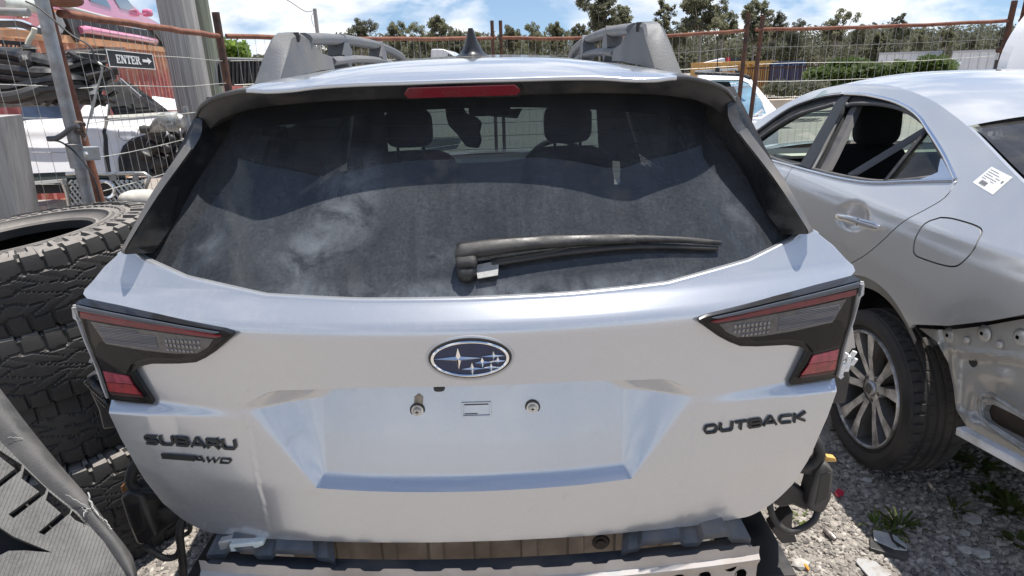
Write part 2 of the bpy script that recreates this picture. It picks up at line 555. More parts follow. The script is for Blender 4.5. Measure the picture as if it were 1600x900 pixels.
def row_between(f0, f1, n, below, include_end=False):
    for i in range(n + (1 if include_end else 0)):
        t = i / n
        rows.append((f0, f1, t, below, 0.0))
row_between(zbot, zled, 34, True)
row_between(zled, lambda x: zled(x) + .020, 9, True)
row_between(lambda x: zled(x) + .020, lambda x: zlip(x) - .004, 70, True)
row_between(lambda x: zlip(x) - .004, lambda x: zlip(x) - .0015, 2, True, True)
row_between(lambda x: zlip(x) + .0005, zcre, 36, False)
row_between(zcre, zgl, 26, False, True)
def wide(v):  # half width by height of the row at the edge
    return interp(v, [.66, .675, .69, .70, .73, .79, .88, .975, 1.05, 1.10, 1.19, 1.1915, 1.20, 1.24, 1.28],
                  [.600, .628, .645, .655, .688, .712, .733, .758, .765, .772, .782, .797, .797, .756, .704])
gate = MB()
vs = []; nr = len(rows)
for (f0, f1, t, below, ex) in rows:
    zr = lerp(f0(.70), f1(.70), t)
    for it in range(8):
        wv = wide(zr); zr = lerp(f0(wv), f1(wv), t)
    for i in range(NX + 1):
        s = -1 + 2 * i / NX
        x = s * wv
        z = lerp(f0(x), f1(x), t)
        vs.append(Vector((XC + x, gate_y(x, z, below), z)))
# rolled flange at the window opening
for dz, dyy in ((.0025, .0012), (.0045, .0045), (.005, .009), (.0045, .016)):
    for i in range(NX + 1):
        s = -1 + 2 * i / NX
        b = vs[(nr - 1) * (NX + 1) + i]
        vs.append(b + Vector((0, dyy, dz)))
nr2 = nr + 4
fs = []
for r in range(nr2 - 1):
    for i in range(NX):
        a = r * (NX + 1) + i
        fs.append((a, a + 1, a + NX + 2, a + NX + 1))
# returned hem along bottom and sides
def hem(idx, dirs):
    global vs, fs
    prev = idx
    for d in dirs:
        st = len(vs)
        vs += [vs[k] + Vector(d(vs[k])) for k in prev]
        cur = list(range(st, st + len(prev)))
        for q in range(len(prev) - 1):
            fs.append((prev[q + 1], prev[q], cur[q], cur[q + 1]))
        prev = cur
left = [r * (NX + 1) for r in range(nr)]
right = [r * (NX + 1) + NX for r in range(nr)]
loop = left[::-1] + list(range(1, NX)) + right
cen = Vector((XC, 1.1, .95))
def inw(p):
    d = (cen - p); d.y = 0; d.normalize(); return d
hem(loop, [lambda p: Vector((0, .005, 0)) - inw(p) * .0018, lambda p: Vector((0, .012, 0)) + inw(p) * .004, lambda p: Vector((0, .004, 0)) + inw(p) * .012])
gate.add(vs, fs)
GATE = gate.build('tailgate', SILVER, WAG, smooth=40)

def on_gate(x, z, off=0.0, base=True):
    """point on the gate's outer skin, raised by off"""
    return Vector((XC + x, smooth_profile(z) + curv(x, z) - off, z))

# ---- lettering -----------------------------------------------------
BADGE = M('badge_black', (0.010, 0.014, 0.017), 0.28)
def arc(cx, cy, rx, ry, a0, a1, n=6):
    return [(cx + rx * math.cos(math.radians(lerp(a0, a1, i / n))), cy + ry * math.sin(math.radians(lerp(a0, a1, i / n)))) for i in range(n + 1)]
def glyph(ch):
    """strokes of a wide rounded capital in a box about 1.45 x 1"""
    if ch == 'S': return [([(1.35, .88), (.35, .88)] + arc(.32, .69, .22, .19, 90, 270, 6) + arc(1.12, .31, .22, .19, 90, -90, 6) + [(.1, .12)], False)], 1.45
    if ch == 'U': return [([(.12, 1.0), (.12, .36)] + arc(.36, .36, .24, .24, 180, 270, 4) + arc(1.09, .36, .24, .24, 270, 360, 4) + [(1.33, 1.0)], False)], 1.45
    if ch == 'B': return [([(.14, .5), (.14, .88)] + arc(1.08, .70, .20, .18, 90, -90, 5) + [(.14, .5)], True), ([(.14, .52), (1.1, .52)] + arc(1.12, .32, .22, .20, 90, -90, 5) + [(.14, .12), (.14, .5)], False)], 1.42
    if ch == 'A': return [([(.02, 0.0), (.62, .93), (.82, .93), (1.42, 0.0)], False), ([(.36, .30), (1.08, .30)], False)], 1.45
    if ch == 'R': return [([(.13, 0.0), (.13, .88), (1.08, .88)] + arc(1.08, .66, .24, .22, 90, -90, 5) + [(.16, .44)], False), ([(.86, .44), (1.30, 0.0)], False)], 1.42
    if ch == 'O': return [(arc(.40, .5, .28, .38, 90, 270, 8) + arc(1.06, .5, .28, .38, -90, 90, 8), True)], 1.46
    if ch == 'T': return [([(0.0, .88), (1.3, .88)], False), ([(.65, .88), (.65, 0.0)], False)], 1.32
    if ch == 'C': return [([(1.38, .88)] + arc(.40, .5, .28, .38, 90, 270, 8) + [(1.36, .12)], False)], 1.42
    if ch == 'K': return [([(.12, 1.0), (.12, 0.0)], False), ([(1.32, 1.0), (.36, .50), (1.36, 0.0)], False)], 1.40
    if ch == 'W': return [([(0.0, 1.0), (.40, .06), (.78, .9), (1.16, .06), (1.56, 1.0)], False)], 1.58
    if ch == 'D': return [([(.12, .12), (.12, .88), (.95, .88)] + arc(.95, .5, .36, .38, 90, -90, 8), True)], 1.42
    return [], 0.7
def lettering(text, x0, x1, zb0, zb1, h0, name, stroke=.25, shear=0.0, raise_=.0045):
    """each letter is a piece of its own on the gate"""
    tot = 0; gl = []
    for ch in text:
        st, w = glyph(ch); gl.append((st, tot)); tot += w + .17
    tot -= .17
    sc = (x1 - x0) / tot
    for st, ox in gl:
        mb = MB()
        def fn(u, v, off):
            x = x0 + (ox + u + shear * v) * sc
            z = lerp(zb0, zb1, (x - x0) / (x1 - x0)) + v * h0
            return Vector((XC + x, gate_y(x, z, True) - off - .0002, z))
        for k, (pts, cl) in enumerate(st):
            def fn2(u, v, off, kk=k): return fn(u, v, off + (.0003 * kk if off > 0 else 0))
            q = []
            for i in range(len(pts) - (0 if cl else 1)):
                a = pts[i]; b = pts[(i + 1) % len(pts)]
                q.append(a)
            if not cl: q.append(pts[-1])
            ribbon(mb, q, stroke, fn2, raise_, cl)
        o = mb.build(name, BADGE, GATE, smooth=0, recalc=True)
        bevel(o, .0007, 2)
lettering('SUBARU', -.676, -.474, .897, .8985, .0225, 'badge_letter')
mb = MB()
mb.prism([(-.647, .864), (-.576, .864), (-.566, .876), (-.647, .876)], .004, lambda u, v, w: Vector((XC + u, gate_y(u, v, True) - w - .0002, v)))
bevel(mb.build('badge_bar', BADGE, GATE, smooth=0, recalc=True), .001)
lettering('AWD', -.578, -.494, .8625, .8635, .0135, 'badge_letter', stroke=.21, shear=.30, raise_=.003)
lettering('OUTBACK', .463, .684, .9035, .905, .0205, 'badge_letter')

# ---- number-plate recess hardware ---------------------------------------
def in_recess(x, z, off=0.0): return Vector((XC + x, gate_y(x, z, True) - off, z))
def yrot(): return Matrix.Rotation(math.radians(90), 3, 'X')
for (sx, sz) in ((-.108, .9675), (.122, .9665)):
    s_ = MB()
    s_.lathe([(0.0001, .010), (.006, .010), (.0085, .0075), (.009, .004), (.012, .0035), (.012, 0)], in_recess(sx, sz), yrot(), 20)
    so_ = s_.build('plate_screw', STEEL, GATE, smooth=40)
    x_ = MB(); pc = in_recess(sx, sz, .0102)
    x_.box(pc, (.008, .001, .0018)); x_.box(pc + Vector((0, .0002, 0)), (.0018, .001, .008))
    x_.build('screw_slot', BLACKSATIN, GATE, smooth=0)
    w_ = MB(); w_.lathe([(.0125, .002), (.015, .002), (.0155, 0)], in_recess(sx, sz), yrot(), 20)
    w_.build('plate_grommet', BLACKSATIN, GATE, smooth=40)
rust = M('rusty_water_mark', (0.30, 0.25, 0.20), 0.9, var=0.4, vscale=90)
mb = MB()
mb.prism([(-.114, .980), (-.097, .980), (-.096, .994), (-.104, 1.000), (-.113, .994)], .002, lambda u, v, w: in_recess(u, v, w + .0002))
mb.build('rust_patch', rust, GATE, smooth=0, recalc=True)
def frame2d(x0, x1, z0, z1, w):
    return [(x0, z0), (x1, z0), (x1, z1), (x0, z1)], [[(x0 + w, z0 + w), (x1 - w, z0 + w), (x1 - w, z1 - w), (x0 + w, z1 - w)]]
o_, h_ = frame2d(-.020, .040, .953, .982, .0035)
mb = MB(); mb.prism(o_, .003, lambda u, v, w: in_recess(u, v, w + .0002), h_)
bevel(mb.build('plate_slot_frame', SILVER, GATE, smooth=0, recalc=True), .001)
mb = MB(); mb.prism([(-.014, .9755), (.034, .9755), (.034, .978), (-.014, .978)], .001, lambda u, v, w: in_recess(u, v, w + .0003))
mb.prism([(-.014, .958), (.012, .958), (.012, .9595), (-.014, .9595)], .001, lambda u, v, w: in_recess(u, v, w + .0003))
mb.build('plate_slot_groove', BLACKSATIN, GATE, smooth=0, recalc=True)
mb = MB()
mb.sell(on_gate(-.055, 1.046) + Vector((0, .012, -.004)), (.011, .012, .006), .5, .7)
mb.build('gate_button', BLACKSATIN, GATE)

# ---- emblem -----------------------------------------------------------------
EX, EZ = .007, 1.1065
EMB = MB()
def oval(rx, rz, off, n=64): return [on_gate(EX + rx * math.cos(2 * math.pi * i / n), EZ + rz * math.sin(2 * math.pi * i / n), off) for i in range(n)]
def oval_rings(mb, spec, n=64):
    vs = []
    for rx, rz, off in spec: vs += oval(rx, rz, off, n)
    fs = []
    for k in range(len(spec) - 1):
        for i in range(n):
            j = (i + 1) % n
            fs.append((k * n + i, k * n + j, (k + 1) * n + j, (k + 1) * n + i))
    mb.add(vs, fs)
oval_rings(EMB, [(.0815, .0455, 0), (.081, .045, .003), (.078, .042, .0035), (.076, .040, .001)])
EMBO = EMB.build('emblem', M('emblem_bezel', (.45, .46, .48), .25, .6), WAG, smooth=50)
mb = MB(); oval_rings(mb, [(.0765, .0405, .0005), (.072, .0365, .0012)])
mb.build('emblem_groove', BLACKGLOSS, EMBO, smooth=50)
mb = MB(); oval_rings(mb, [(.0725, .0368, .0008), (.072, .0363, .005), (.0695, .0340, .0062), (.067, .0318, .005), (.0665, .0313, .002)])
mb.build('emblem_ring', CHROME, EMBO, smooth=50)
BLUE = M('emblem_blue', (0.003, 0.014, 0.060), 0.2, var=.25, vscale=30, coat=.4)
mb = MB(); oval_rings(mb, [(.0668, .0316, .0022), (.045, .021, .0030), (.02, .01, .0034), (.0005, .0003, .0036)])
mb.build('emblem_field', BLUE, EMBO, smooth=60)
def star(cx, cz, lx0, lx1, lz, wst):
    mb = MB()
    pts = [(lx1, 0), (wst, wst), (0, lz), (-wst, wst), (-lx0, 0), (-wst, -wst), (0, -lz), (wst, -wst)]
    vs = [on_gate(EX + cx + p[0], EZ + cz + p[1], .0050) for p in pts] + [on_gate(EX + cx, EZ + cz, .0090)] 
    fs = [(i, (i + 1) % 8, 8) for i in range(8)]
    vs += [on_gate(EX + cx + p[0], EZ + cz + p[1], .001) for p in pts]
    fs += [((i + 1) % 8, i, 9 + i, 9 + (i + 1) % 8) for i in range(8)]
    mb.add(vs, fs).build('emblem_star', CHROME, EMBO, smooth=0)
q = .000287
for (cx, cy, l0, l1, lz, w) in ((463, 335, 158, 150, 75, 15), (688, 325, 80, 75, 27, 6), (615, 368, 50, 70, 28, 7), (715, 362, 60, 55, 25, 6), (548, 410, 68, 80, 35, 7), (670, 405, 60, 65, 25, 6)):
    star((cx - 537) * q, -(cy - 340) * q, l0 * q, l1 * q, lz * q * (1.0 if lz > 50 else 1.3), w * q * (1 if lz > 50 else 1.5))

# ---- rear window ---------------------------------------------------------
def ygl(x, z):
    return interp(z, [1.19, 1.205, 1.56, 1.62], [1.113, 1.128, 1.482, 1.542]) + curv(x, z)
def gl_w(z): return interp(z, [1.20, 1.275, 1.55], [.72, .70, .60])
GLS = glass('privacy_glass', (0.20, 0.235, 0.245), dust=0.23, dustcol=(0.36, 0.39, 0.43), dscale=5.0,
            smear_and_reflection=[((-.235, 0.03, 1.36), (.085, .4, .12), .36, .35), ((-.31, 0.0, 1.28), (.055, .4, .09), .26, .4), ((-.34, 0, 1.26), (.09, .3, .06), .18, 0), ((-.55, 0, 1.30), (.08, .25, .045), .30, .5),  # some smears paint a reflected cloud in dust colour; others are dust
                   ((.55, 0, 1.33), (.035, .25, .13), .22, -.6), ((-.06, 0, 1.27), (.05, .2, .03), .22, 0), ((0, 0, 1.205), (.75, .5, .030), .35, 0)])
mb = MB()
def gfn(u, v):
    z0 = zgl(abs((u * 2 - 1) * .69)) - .004
    x = (u * 2 - 1)
    zt = 1.567 - .05 * x * x
    zz_ = lerp(z0, zt, v)
    xx = x * gl_w(zz_)
    if v == 0: zz_ = zgl(xx) - .006
    return Vector((XC + xx, ygl(xx, zz_), zz_))
mb.grid(gfn, 61, 31)
GLASSO = mb.build('rear_window', GLS, WAG, smooth=60)
mb = MB()
for side in (-1, 1):                                   # black printed border
    def bfn(u, v, sd=side):
        z = lerp(1.25, 1.55, v); x = sd * lerp(gl_w(z) - .05, gl_w(z) + .01, u)
        return Vector((XC + x, ygl(x, z) + .004, z))
    mb.grid(bfn, 4, 20)
def tfn(u, v):
    x = lerp(-.58, .58, u); z = lerp(1.525, 1.57, v) - .05 * (x / .58) ** 2
    return Vector((XC + x, ygl(x, z) + .0055, z))
mb.grid(tfn, 40, 3)
mb.build('window_border', M('frit_black', (.008, .008, .009), .35), GLASSO, smooth=60)

mb = MB()
for i in range(13):
    z = 1.225 + i * .0245
    w = gl_w(z) - .07
    mb.tube([Vector((XC + x, ygl(x, z) + .003, z)) for x in [lerp(-w, w, k / 12) for k in range(13)] if z > zgl(x) + .01], .0006, 3, caps=False)
mb.build('heater_line', M('heater_brown', (.030, .022, .018), .6), GLASSO, smooth=0, kind='stuff')
# ---- spoiler -----------------------------------------------------------------
lipT = [(0, 1.335, 1.5895), (.10, 1.335, 1.589), (.2, 1.332, 1.589), (.278, 1.325, 1.587), (.33, 1.318, 1.5825), (.38, 1.318, 1.581), (.42, 1.332, 1.583), (.455, 1.345, 1.581), (.503, 1.362, 1.571), (.545, 1.385, 1.555), (.575, 1.41, 1.530)]
def full(tab): return [(-x, y, z) for x, y, z in tab[:0:-1]] + list(tab)
lipF = cspline([Vector((XC + x, y, z)) for x, y, z in full(lipT)], 6)
n_l = len(lipF)
def roof_z(x, y):
    return 1.6285 + .012 * sstep(y, 1.55, 2.3) - .06 * max(0, 1.58 - y) ** 1.2 - .115 * abs(x / .6) ** 2.6 * .9 - .09 * max(0, y - 2.9) ** 1.6
def seam_pt(t):
    x = lerp(-.50, .50, t); y = 1.57 + .05 * (abs(x) / .5) ** 2
    return Vector((XC + x, y, roof_z(x, y)))
mb = MB()
def spfn(u, v):
    i = u * (n_l - 1); k = min(int(i), n_l - 2); a = lipF[k].lerp(lipF[k + 1], i - k)
    b = seam_pt(u)
    p = a.lerp(b, v)
    zz_ = lerp(a.z, b.z, 1 - (1 - v) ** 1.7)
    p.z = zz_
    return p
mb.grid(spfn, 111, 18)
# rolled lip
nv_ = 18
def lipfn(u, v):
    i = u * (n_l - 1); k = min(int(i), n_l - 2); a = lipF[k].lerp(lipF[k + 1], i - k)
    ang = v * math.radians(150)
    return a + Vector((0, .004 - .004 * math.cos(0) - .005 * math.sin(ang), -.005 * (1 - math.cos(ang))))
mb.grid(lipfn, 111, 6)
# the outer corners are black plastic, the middle is body colour
def part_of(full_mb, keep):
    q = MB(); q.v = list(full_mb.v); q.f = [f for f in full_mb.f if keep(sum((full_mb.v[i].x for i in f)) / len(f) - XC, sum((full_mb.v[i].y for i in f)) / len(f))]
    used = sorted({i for f in q.f for i in f}); mp_ = {i: k for k, i in enumerate(used)}
    q.v = [q.v[i] for i in used]; q.f = [tuple(mp_[i] for i in f) for f in q.f]; return q
edge = lambda x, y: abs(x) < .425 + .55 * max(0, y - 1.35)
SPO = part_of(mb, edge).build('spoiler', SILVER, WAG, smooth=50)
for sg_ in (-1, 1): part_of(mb, lambda x, y: not edge(x, y) and x * sg_ > 0).build('spoiler_corner', M('spoiler_corner_plastic', (.035, .035, .036), .38, dirt=(.12, .115, .105), dirt_amt=.5, dscale=8), SPO, smooth=50)
lipB = [(0, 1.365, 1.5525), (.2, 1.364, 1.553), (.29, 1.362, 1.552), (.42, 1.368, 1.543), (.506, 1.388, 1.524), (.552, 1.41, 1.495), (.577, 1.42, 1.47)]
lipBf = cspline([Vector((XC + x, y, z)) for x, y, z in full(lipB)], 8)
n_b = len(lipBf)
mb = MB()
def unfn(u, v):
    i = u * (n_l - 1); k = min(int(i), n_l - 2); a = lipF[k].lerp(lipF[k + 1], i - k) + Vector((0, .001, -.008))
    i = u * (n_b - 1); k = min(int(i), n_b - 2); b = lipBf[k].lerp(lipBf[k + 1], i - k)
    p = a.lerp(b, min(1, v * 1.5)) if v < .667 else b + Vector((0, .125, .004)) * ((v - .667) * 3)
    return p
mb.grid(unfn, 111, 10)
SPU = mb.build('spoiler_underside', BLACKSATIN, WAG, smooth=50)
# high brake light
def on_under(x, t, off):
    a = Vector((XC + x, interp(abs(x), [p[0] for p in lipT], [p[1] for p in lipT]) + .001, interp(abs(x), [p[0] for p in lipT], [p[2] for p in lipT]) - .008))
    b = Vector((XC + x, interp(abs(x), [p[0] for p in lipB], [p[1] for p in lipB]), interp(abs(x), [p[0] for p in lipB], [p[2] for p in lipB])))
    return a.lerp(b, t) + Vector((0, -off, -off * .3))
HBL = MB()
def hexo(x0, x1, t0, t1, e): return [(x0 + e, t0), (x1 - e, t0), (x1 - .004, lerp(t0, t1, .35)), (x1, lerp(t0, t1, .6)), (x1 - e * .7, t1), (x0 + e * .7, t1), (x0, lerp(t0, t1, .6)), (x0 + .004, lerp(t0, t1, .35))]
HBL.prism(hexo(-.124, .124, .02, 1.02, .014), .005, lambda u, v, w: on_under(u, v, w))
hb = HBL.build('high_brake_light', BLACKGLOSS, WAG, smooth=30, recalc=True)
mb = MB(); mb.prism(hexo(-.118, .118, .12, .90, .012), .004, lambda u, v, w: on_under(u, v, w + .005))
bevel(mb.build('brake_lens', M('red_lens_dark', (0.20, 0.012, 0.022), 0.15, coat=1.0, dirt=(.16, .03, .035), dirt_amt=.3, dscale=20), hb, smooth=30, recalc=True), .002)

FIN_SUNLIT_GREY = M('sunlit_dusty_satin', (0.060, 0.060, 0.060), 0.40, dirt=(.15, .14, .13), dirt_amt=.6, dscale=7)  # dusty black plastic of the outer fin face, sunlight painted into the grey
# ---- black side fins ------------------------------------------------------------
for side in (-1, 1):
    mb = MB()
    outer = [(.578, 1.415, 1.535), (.582, 1.385, 1.487), (.648, 1.325, 1.386), (.690, 1.262, 1.297), (.700, 1.255, 1.278)]
    ridge = [(.552, 1.392, 1.520), (.556, 1.362, 1.480), (.622, 1.295, 1.382), (.668, 1.232, 1.298), (.678, 1.228, 1.279)]
    inner = [(.520, 1.425, 1.510), (.525, 1.405, 1.470), (.580, 1.340, 1.382), (.630, 1.268, 1.292), (.645, 1.258, 1.270)]
    O = cspline([(XC + side * a, b, c) for a, b, c in outer], 6)
    Rr = cspline([(XC + side * a, b, c) for a, b, c in ridge], 6)
    I = cspline([(XC + side * a, b + (c - 1.25) * .38, c) for a, b, c in inner], 6)
    n = len(O); vs = []
    for i in range(n):
        e1 = O[i].lerp(Rr[i], .9); e2 = Rr[i].lerp(I[i], .08)
        vs += [O[i] + Vector((0, .03, 0)), O[i], e1, Rr[i], e2, I[i], I[i] + Vector((0, .02, 0))]
    fs = []
    for i in range(n - 1):
        for k in range(6):
            a = i * 7 + k
            f = (a, a + 1, a + 8, a + 7)
            fs.append(f if side < 0 else f[::-1])
    fs.append(tuple(range(7))); fs.append(tuple((n - 1) * 7 + k for k in range(6, -1, -1)))
    mb.add(vs, fs)
    fo_ = mb.build('side_fin', BLACKGLOSS, WAG, smooth=45, recalc=True)
    eb = MB(); k0 = int(n * .30)
    ev = []
    for i in range(k0, n):
        nn = Vector((side * .8, -.6, 0)).normalized() * .0022
        ev += [O[i] + nn, O[i].lerp(Rr[i], .93) + nn]
    eb.add(ev, [(i * 2, i * 2 + 1, i * 2 + 3, i * 2 + 2) if side > 0 else (i * 2, i * 2 + 2, i * 2 + 3, i * 2 + 1) for i in range(n - k0 - 1)])
    eb.build('fin_edge', FIN_SUNLIT_GREY, fo_, smooth=45)

# ---- wiper ------------------------------------------------------------------------
def on_glass(x, z, off=0.0):
    z -= .005; n = Vector((0, -.707, .707)); return Vector((XC + x, ygl(x, z), z)) + n * off
WIP = MB()
WPLAST = M('sun_faded_black_plastic', (0.010, 0.010, 0.011), 0.42, dirt=(0.045, 0.043, 0.040), dirt_amt=0.3, dscale=16, bump_s=.1, bscale=200)
wp = [(-.012, 1.268, .024), (.0, 1.268, .027), (.06, 1.273, .028), (.13, 1.277, .026), (.22, 1.279, .023), (.33, 1.2775, .019)]
pp = [on_glass(*p) for p in cspline([Vector(p) for p in wp], 6)]
def flatbar(mb, pts, ws, hs, n=10):
    k = len(pts); vs = []
    for i in range(k):
        t = (pts[min(i + 1, k - 1)] - pts[max(i - 1, 0)]).normalized()
        nrm = Vector((0, -.707, .707)); nrm = (nrm - t * nrm.dot(t)).normalized(); b = t.cross(nrm)
        w = interp(i / (k - 1), [0, .15, 1], ws); h = interp(i / (k - 1), [0, .15, 1], hs)
        for j in range(n):
            a = 2 * math.pi * j / n
            ca, sa = math.cos(a), math.sin(a)
            vs.append(pts[i] + b * (w * math.copysign(abs(ca) ** .55, ca)) + nrm * (h * math.copysign(abs(sa) ** .7, sa)))
    fs = [(i * n + j, i * n + (j + 1) % n, (i + 1) * n + (j + 1) % n, (i + 1) * n + j) for i in range(k - 1) for j in range(n)]
    fs.append(tuple(range(n - 1, -1, -1))); fs.append(tuple((k - 1) * n + j for j in range(n)))
    mb.add(vs, fs)
flatbar(WIP, pp, [.017, .018, .0095], [.011, .012, .007])
WO = WIP.build('wiper', WPLAST, WAG, smooth=50, recalc=True)
mb = MB()
flatbar(mb, [on_glass(*p) for p in cspline([Vector(p) for p in ((.328, 1.2775, .019), (.37, 1.2755, .018), (.43, 1.271, .0165), (.505, 1.262, .014))], 6)], [.0068, .0078, .0045], [.0065, .0065, .004])
mb.build('blade_cover', WPLAST, WO, smooth=50, recalc=True)
mb = MB()
k0 = [on_glass(*p) for p in cspline([Vector(p) for p in ((.05, 1.256, .010), (.2, 1.2675, .010), (.35, 1.2685, .010), (.5, 1.256, .008))], 6)]
flatbar(mb, k0, [.008, .008, .004], [.006, .006, .004])
mb.build('wiper_blade', BLACKSATIN, WO, smooth=50, recalc=True)
for (xa, za, xb, zb_) in ((.15, 1.2655, .20, 1.272), (.06, 1.258, .16, 1.266)):
    mb = MB(); mb.bar(on_glass(xa, za, .014), on_glass(xb, zb_, .016), .006, .004); mb.build('wiper_link', WPLAST, WO, smooth=0)
mb = MB()
rotg = Vector((0, -.707, .707)).to_track_quat('Z', 'Y').to_matrix()
mb.lathe([(.0001, .027), (.011, .027), (.0165, .024), (.019, .018), (.0195, 0)], on_glass(.004, 1.243), rotg, 28)
mb.sell(on_glass(.004, 1.260, .022), (.021, .024, .013), .45, .5, rot=rotg)
mb.build('wiper_hub', WPLAST, WO, smooth=50)
mb = MB()
mb.prism([(.024, 1.232), (.062, 1.236), (.064, 1.252), (.05, 1.256), (.020, 1.252)], .003, lambda u, v, w: on_glass(u, v, w + .010))
mb.build('broken_clip', M('bare_grey_plastic', (.33, .33, .32), .6, var=.2, vscale=80), WO, smooth=0, recalc=True)

# ---- tail lights --------------------------------------------------------------
LAMP = [(.785, 1.188), (.600, 1.174), (.452, 1.160), (.436, 1.156), (.434, 1.151), (.475, 1.118), (.500, 1.102), (.524, 1.090), (.560, 1.084), (.625, 1.077), (.660, 1.067), (.676, 1.053), (.647, .990), (.648, .984), (.690, .981), (.757, .978), (.761, 1.042), (.772, 1.104)]
def lampY(x, z): return 1.064 + .23 * x * x + .10 * max(0, z - 1.15) * 1.5
LENS = glass('smoked_lens', (0.82, 0.82, 0.83), dust=0.006, dustcol=(.5, .5, .5), f0=.022)
REDBAR = M('red_light_guide', (0.22, 0.014, 0.024), 0.22, var=.25, vscale=40, coat=.6)
REDREF = M('red_reflector', (0.42, 0.014, 0.024), 0.16, var=.5, vscale=55, coat=.8, spec=.8)
PINK = M('pale_red_reflector', (0.52, 0.060, 0.10), 0.18, var=.35, vscale=60, coat=.8)
INDIC = M('clear_prism_lens', (0.13, 0.125, 0.13), 0.22, .3, var=.30, vscale=70, coat=.8)
SMOKE = M('smoked_housing', (0.008, 0.0085, 0.010), 0.25, spec=.15, var=.3, vscale=25)
COVER = M('tinted_cover_strip', (0.045, 0.060, 0.085), 0.10, coat=1.0)
CLEARRIM = M('clear_rim_plastic', (0.40, 0.42, 0.43), 0.22, dirt=(.35, .33, .31), dirt_amt=.4, dscale=30, coat=.5)
LAMPBLK = M('lamp_black', (.005, .005, .006), .12, spec=.35)
def tail_light(side):
    def fn0(base): return lambda u, v, w: Vector((XC + side * u, lampY(u, v) - base - w, v))
    hb = MB(); hb.prism(LAMP, .010, fn0(-.004))
    # fine division so that the housing follows the curve
    root = MB()
    root.sheet(LAMP, .03, .2, lambda u, v: Vector((XC + side * u, lampY(u, v) - .008, v)), thick=(0, .03, 0))
    T = root.build('tail_light', LAMPBLK, WAG, smooth=35, recalc=True)
    def piece(name, poly, mat, off, th=.003, du=.02, bev=.0008):
        p = MB(); p.sheet(poly, du, .05, lambda u, v: Vector((XC + side * u, lampY(u, v) - off, v)), thick=(0, th, 0))
        o = p.build(name, mat, T, smooth=35, recalc=True)
        return o
    piece('cover_strip', [(.779, 1.186), (.600, 1.172), (.460, 1.1585), (.470, 1.1555), (.60, 1.1645), (.779, 1.1755)], COVER, .0135)
    piece('red_light_bar', [(.774, 1.1715), (.62, 1.1645), (.458, 1.1505), (.470, 1.1465), (.62, 1.1535), (.70, 1.157), (.774, 1.1605)], REDBAR, .0120)
    # indicator with prism ribs
    ind = piece('indicator', [(.752, 1.1555), (.69, 1.1525), (.652, 1.151), (.60, 1.149), (.475, 1.1425), (.490, 1.126), (.515, 1.111), (.565, 1.106), (.63, 1.106), (.726, 1.110)], INDIC, .0105)
    rb = MB()
    for i in range(11):
        z = lerp(1.113, 1.146, i / 10)
        if i > 8: xs = (.64, .735)
        else: xs = (.600, lerp(.722, .742, i / 10))
        rb.tube([Vector((XC + side * x, lampY(x, z) - .0108, z)) for x in (xs[0], lerp(*xs, .33), lerp(*xs, .67), xs[1])], .0013, 6)
    rb.build('prism_rib', M('prism_clear', (.22, .21, .215), .2, coat=.5), T, smooth=60, kind='stuff')
    rb = MB()
    for i in range(9):
        x = .508 + i * .0088
        for zz1, hh in ((1.1345 - i * .0003, .0042), (1.1235, .0040), (1.1135, .0032)):
            if zz1 < 1.118 and i < 2: continue
            rb.sell(Vector((XC + side * x, lampY(x, zz1) - .0115, zz1)), (.0030, .0016, hh), .7, .7, 8, 6)
    rb.build('bulb_reflector', M('dim_chrome', (.34, .34, .35), .25, .8), T, smooth=60, kind='stuff')
    piece('smoked_panel', [(.745, 1.110), (.66, 1.107), (.60, 1.105), (.54, 1.108), (.555, 1.096), (.63, 1.090), (.668, 1.078), (.688, 1.050), (.757, 1.054), (.760, 1.09)], SMOKE, .0100)
    piece('upper_reflector', [(.752, 1.046), (.690, 1.043), (.683, 1.026), (.751, 1.022)], PINK, .0110)
    piece('lower_reflector', [(.751, 1.021), (.683, 1.025), (.668, 1.004), (.750, 1.000)], REDREF, .0115)
    piece('bottom_strip', [(.749, .998), (.668, 1.002), (.664, .997), (.749, .992)], M('dark_red_strip', (.10, .03, .03), .2), .0105)
    # clear shell
    sh = MB()
    shell = [(.784, 1.181), (.600, 1.168), (.470, 1.154), (.448, 1.150), (.486, 1.120), (.528, 1.098), (.625, 1.088), (.672, 1.074), (.690, 1.050), (.664, .996), (.756, .986), (.760, 1.042), (.771, 1.104)]
    sh.sheet(shell, .02, .02, lambda u, v: Vector((XC + side * u, lampY(u, v) - .0175, v)), thick=(0, .006, 0))
    sh.build('clear_lens', LENS, T, smooth=35, recalc=True)
    rim = MB()
    pr = [(.786, 1.181), (.787, 1.160), (.781, 1.155), (.775, 1.108), (.768, 1.072), (.764, 1.043), (.7625, 1.010), (.758, .984)]
    rim.tube([Vector((XC + side * x, lampY(x, z) - .012, z)) for x, z in pr], [.0046, .0046, .0034, .0032, .003, .003, .003, .0028], 8)
    rim.tube([Vector((XC + side * (x + .004), lampY(x, z) + .002, z)) for x, z in pr], [.007, .007, .005, .005, .005, .005, .005, .004], 8)
    rim.build('lens_flange', CLEARRIM, T, smooth=60)
for sd in (-1, 1): tail_light(sd)

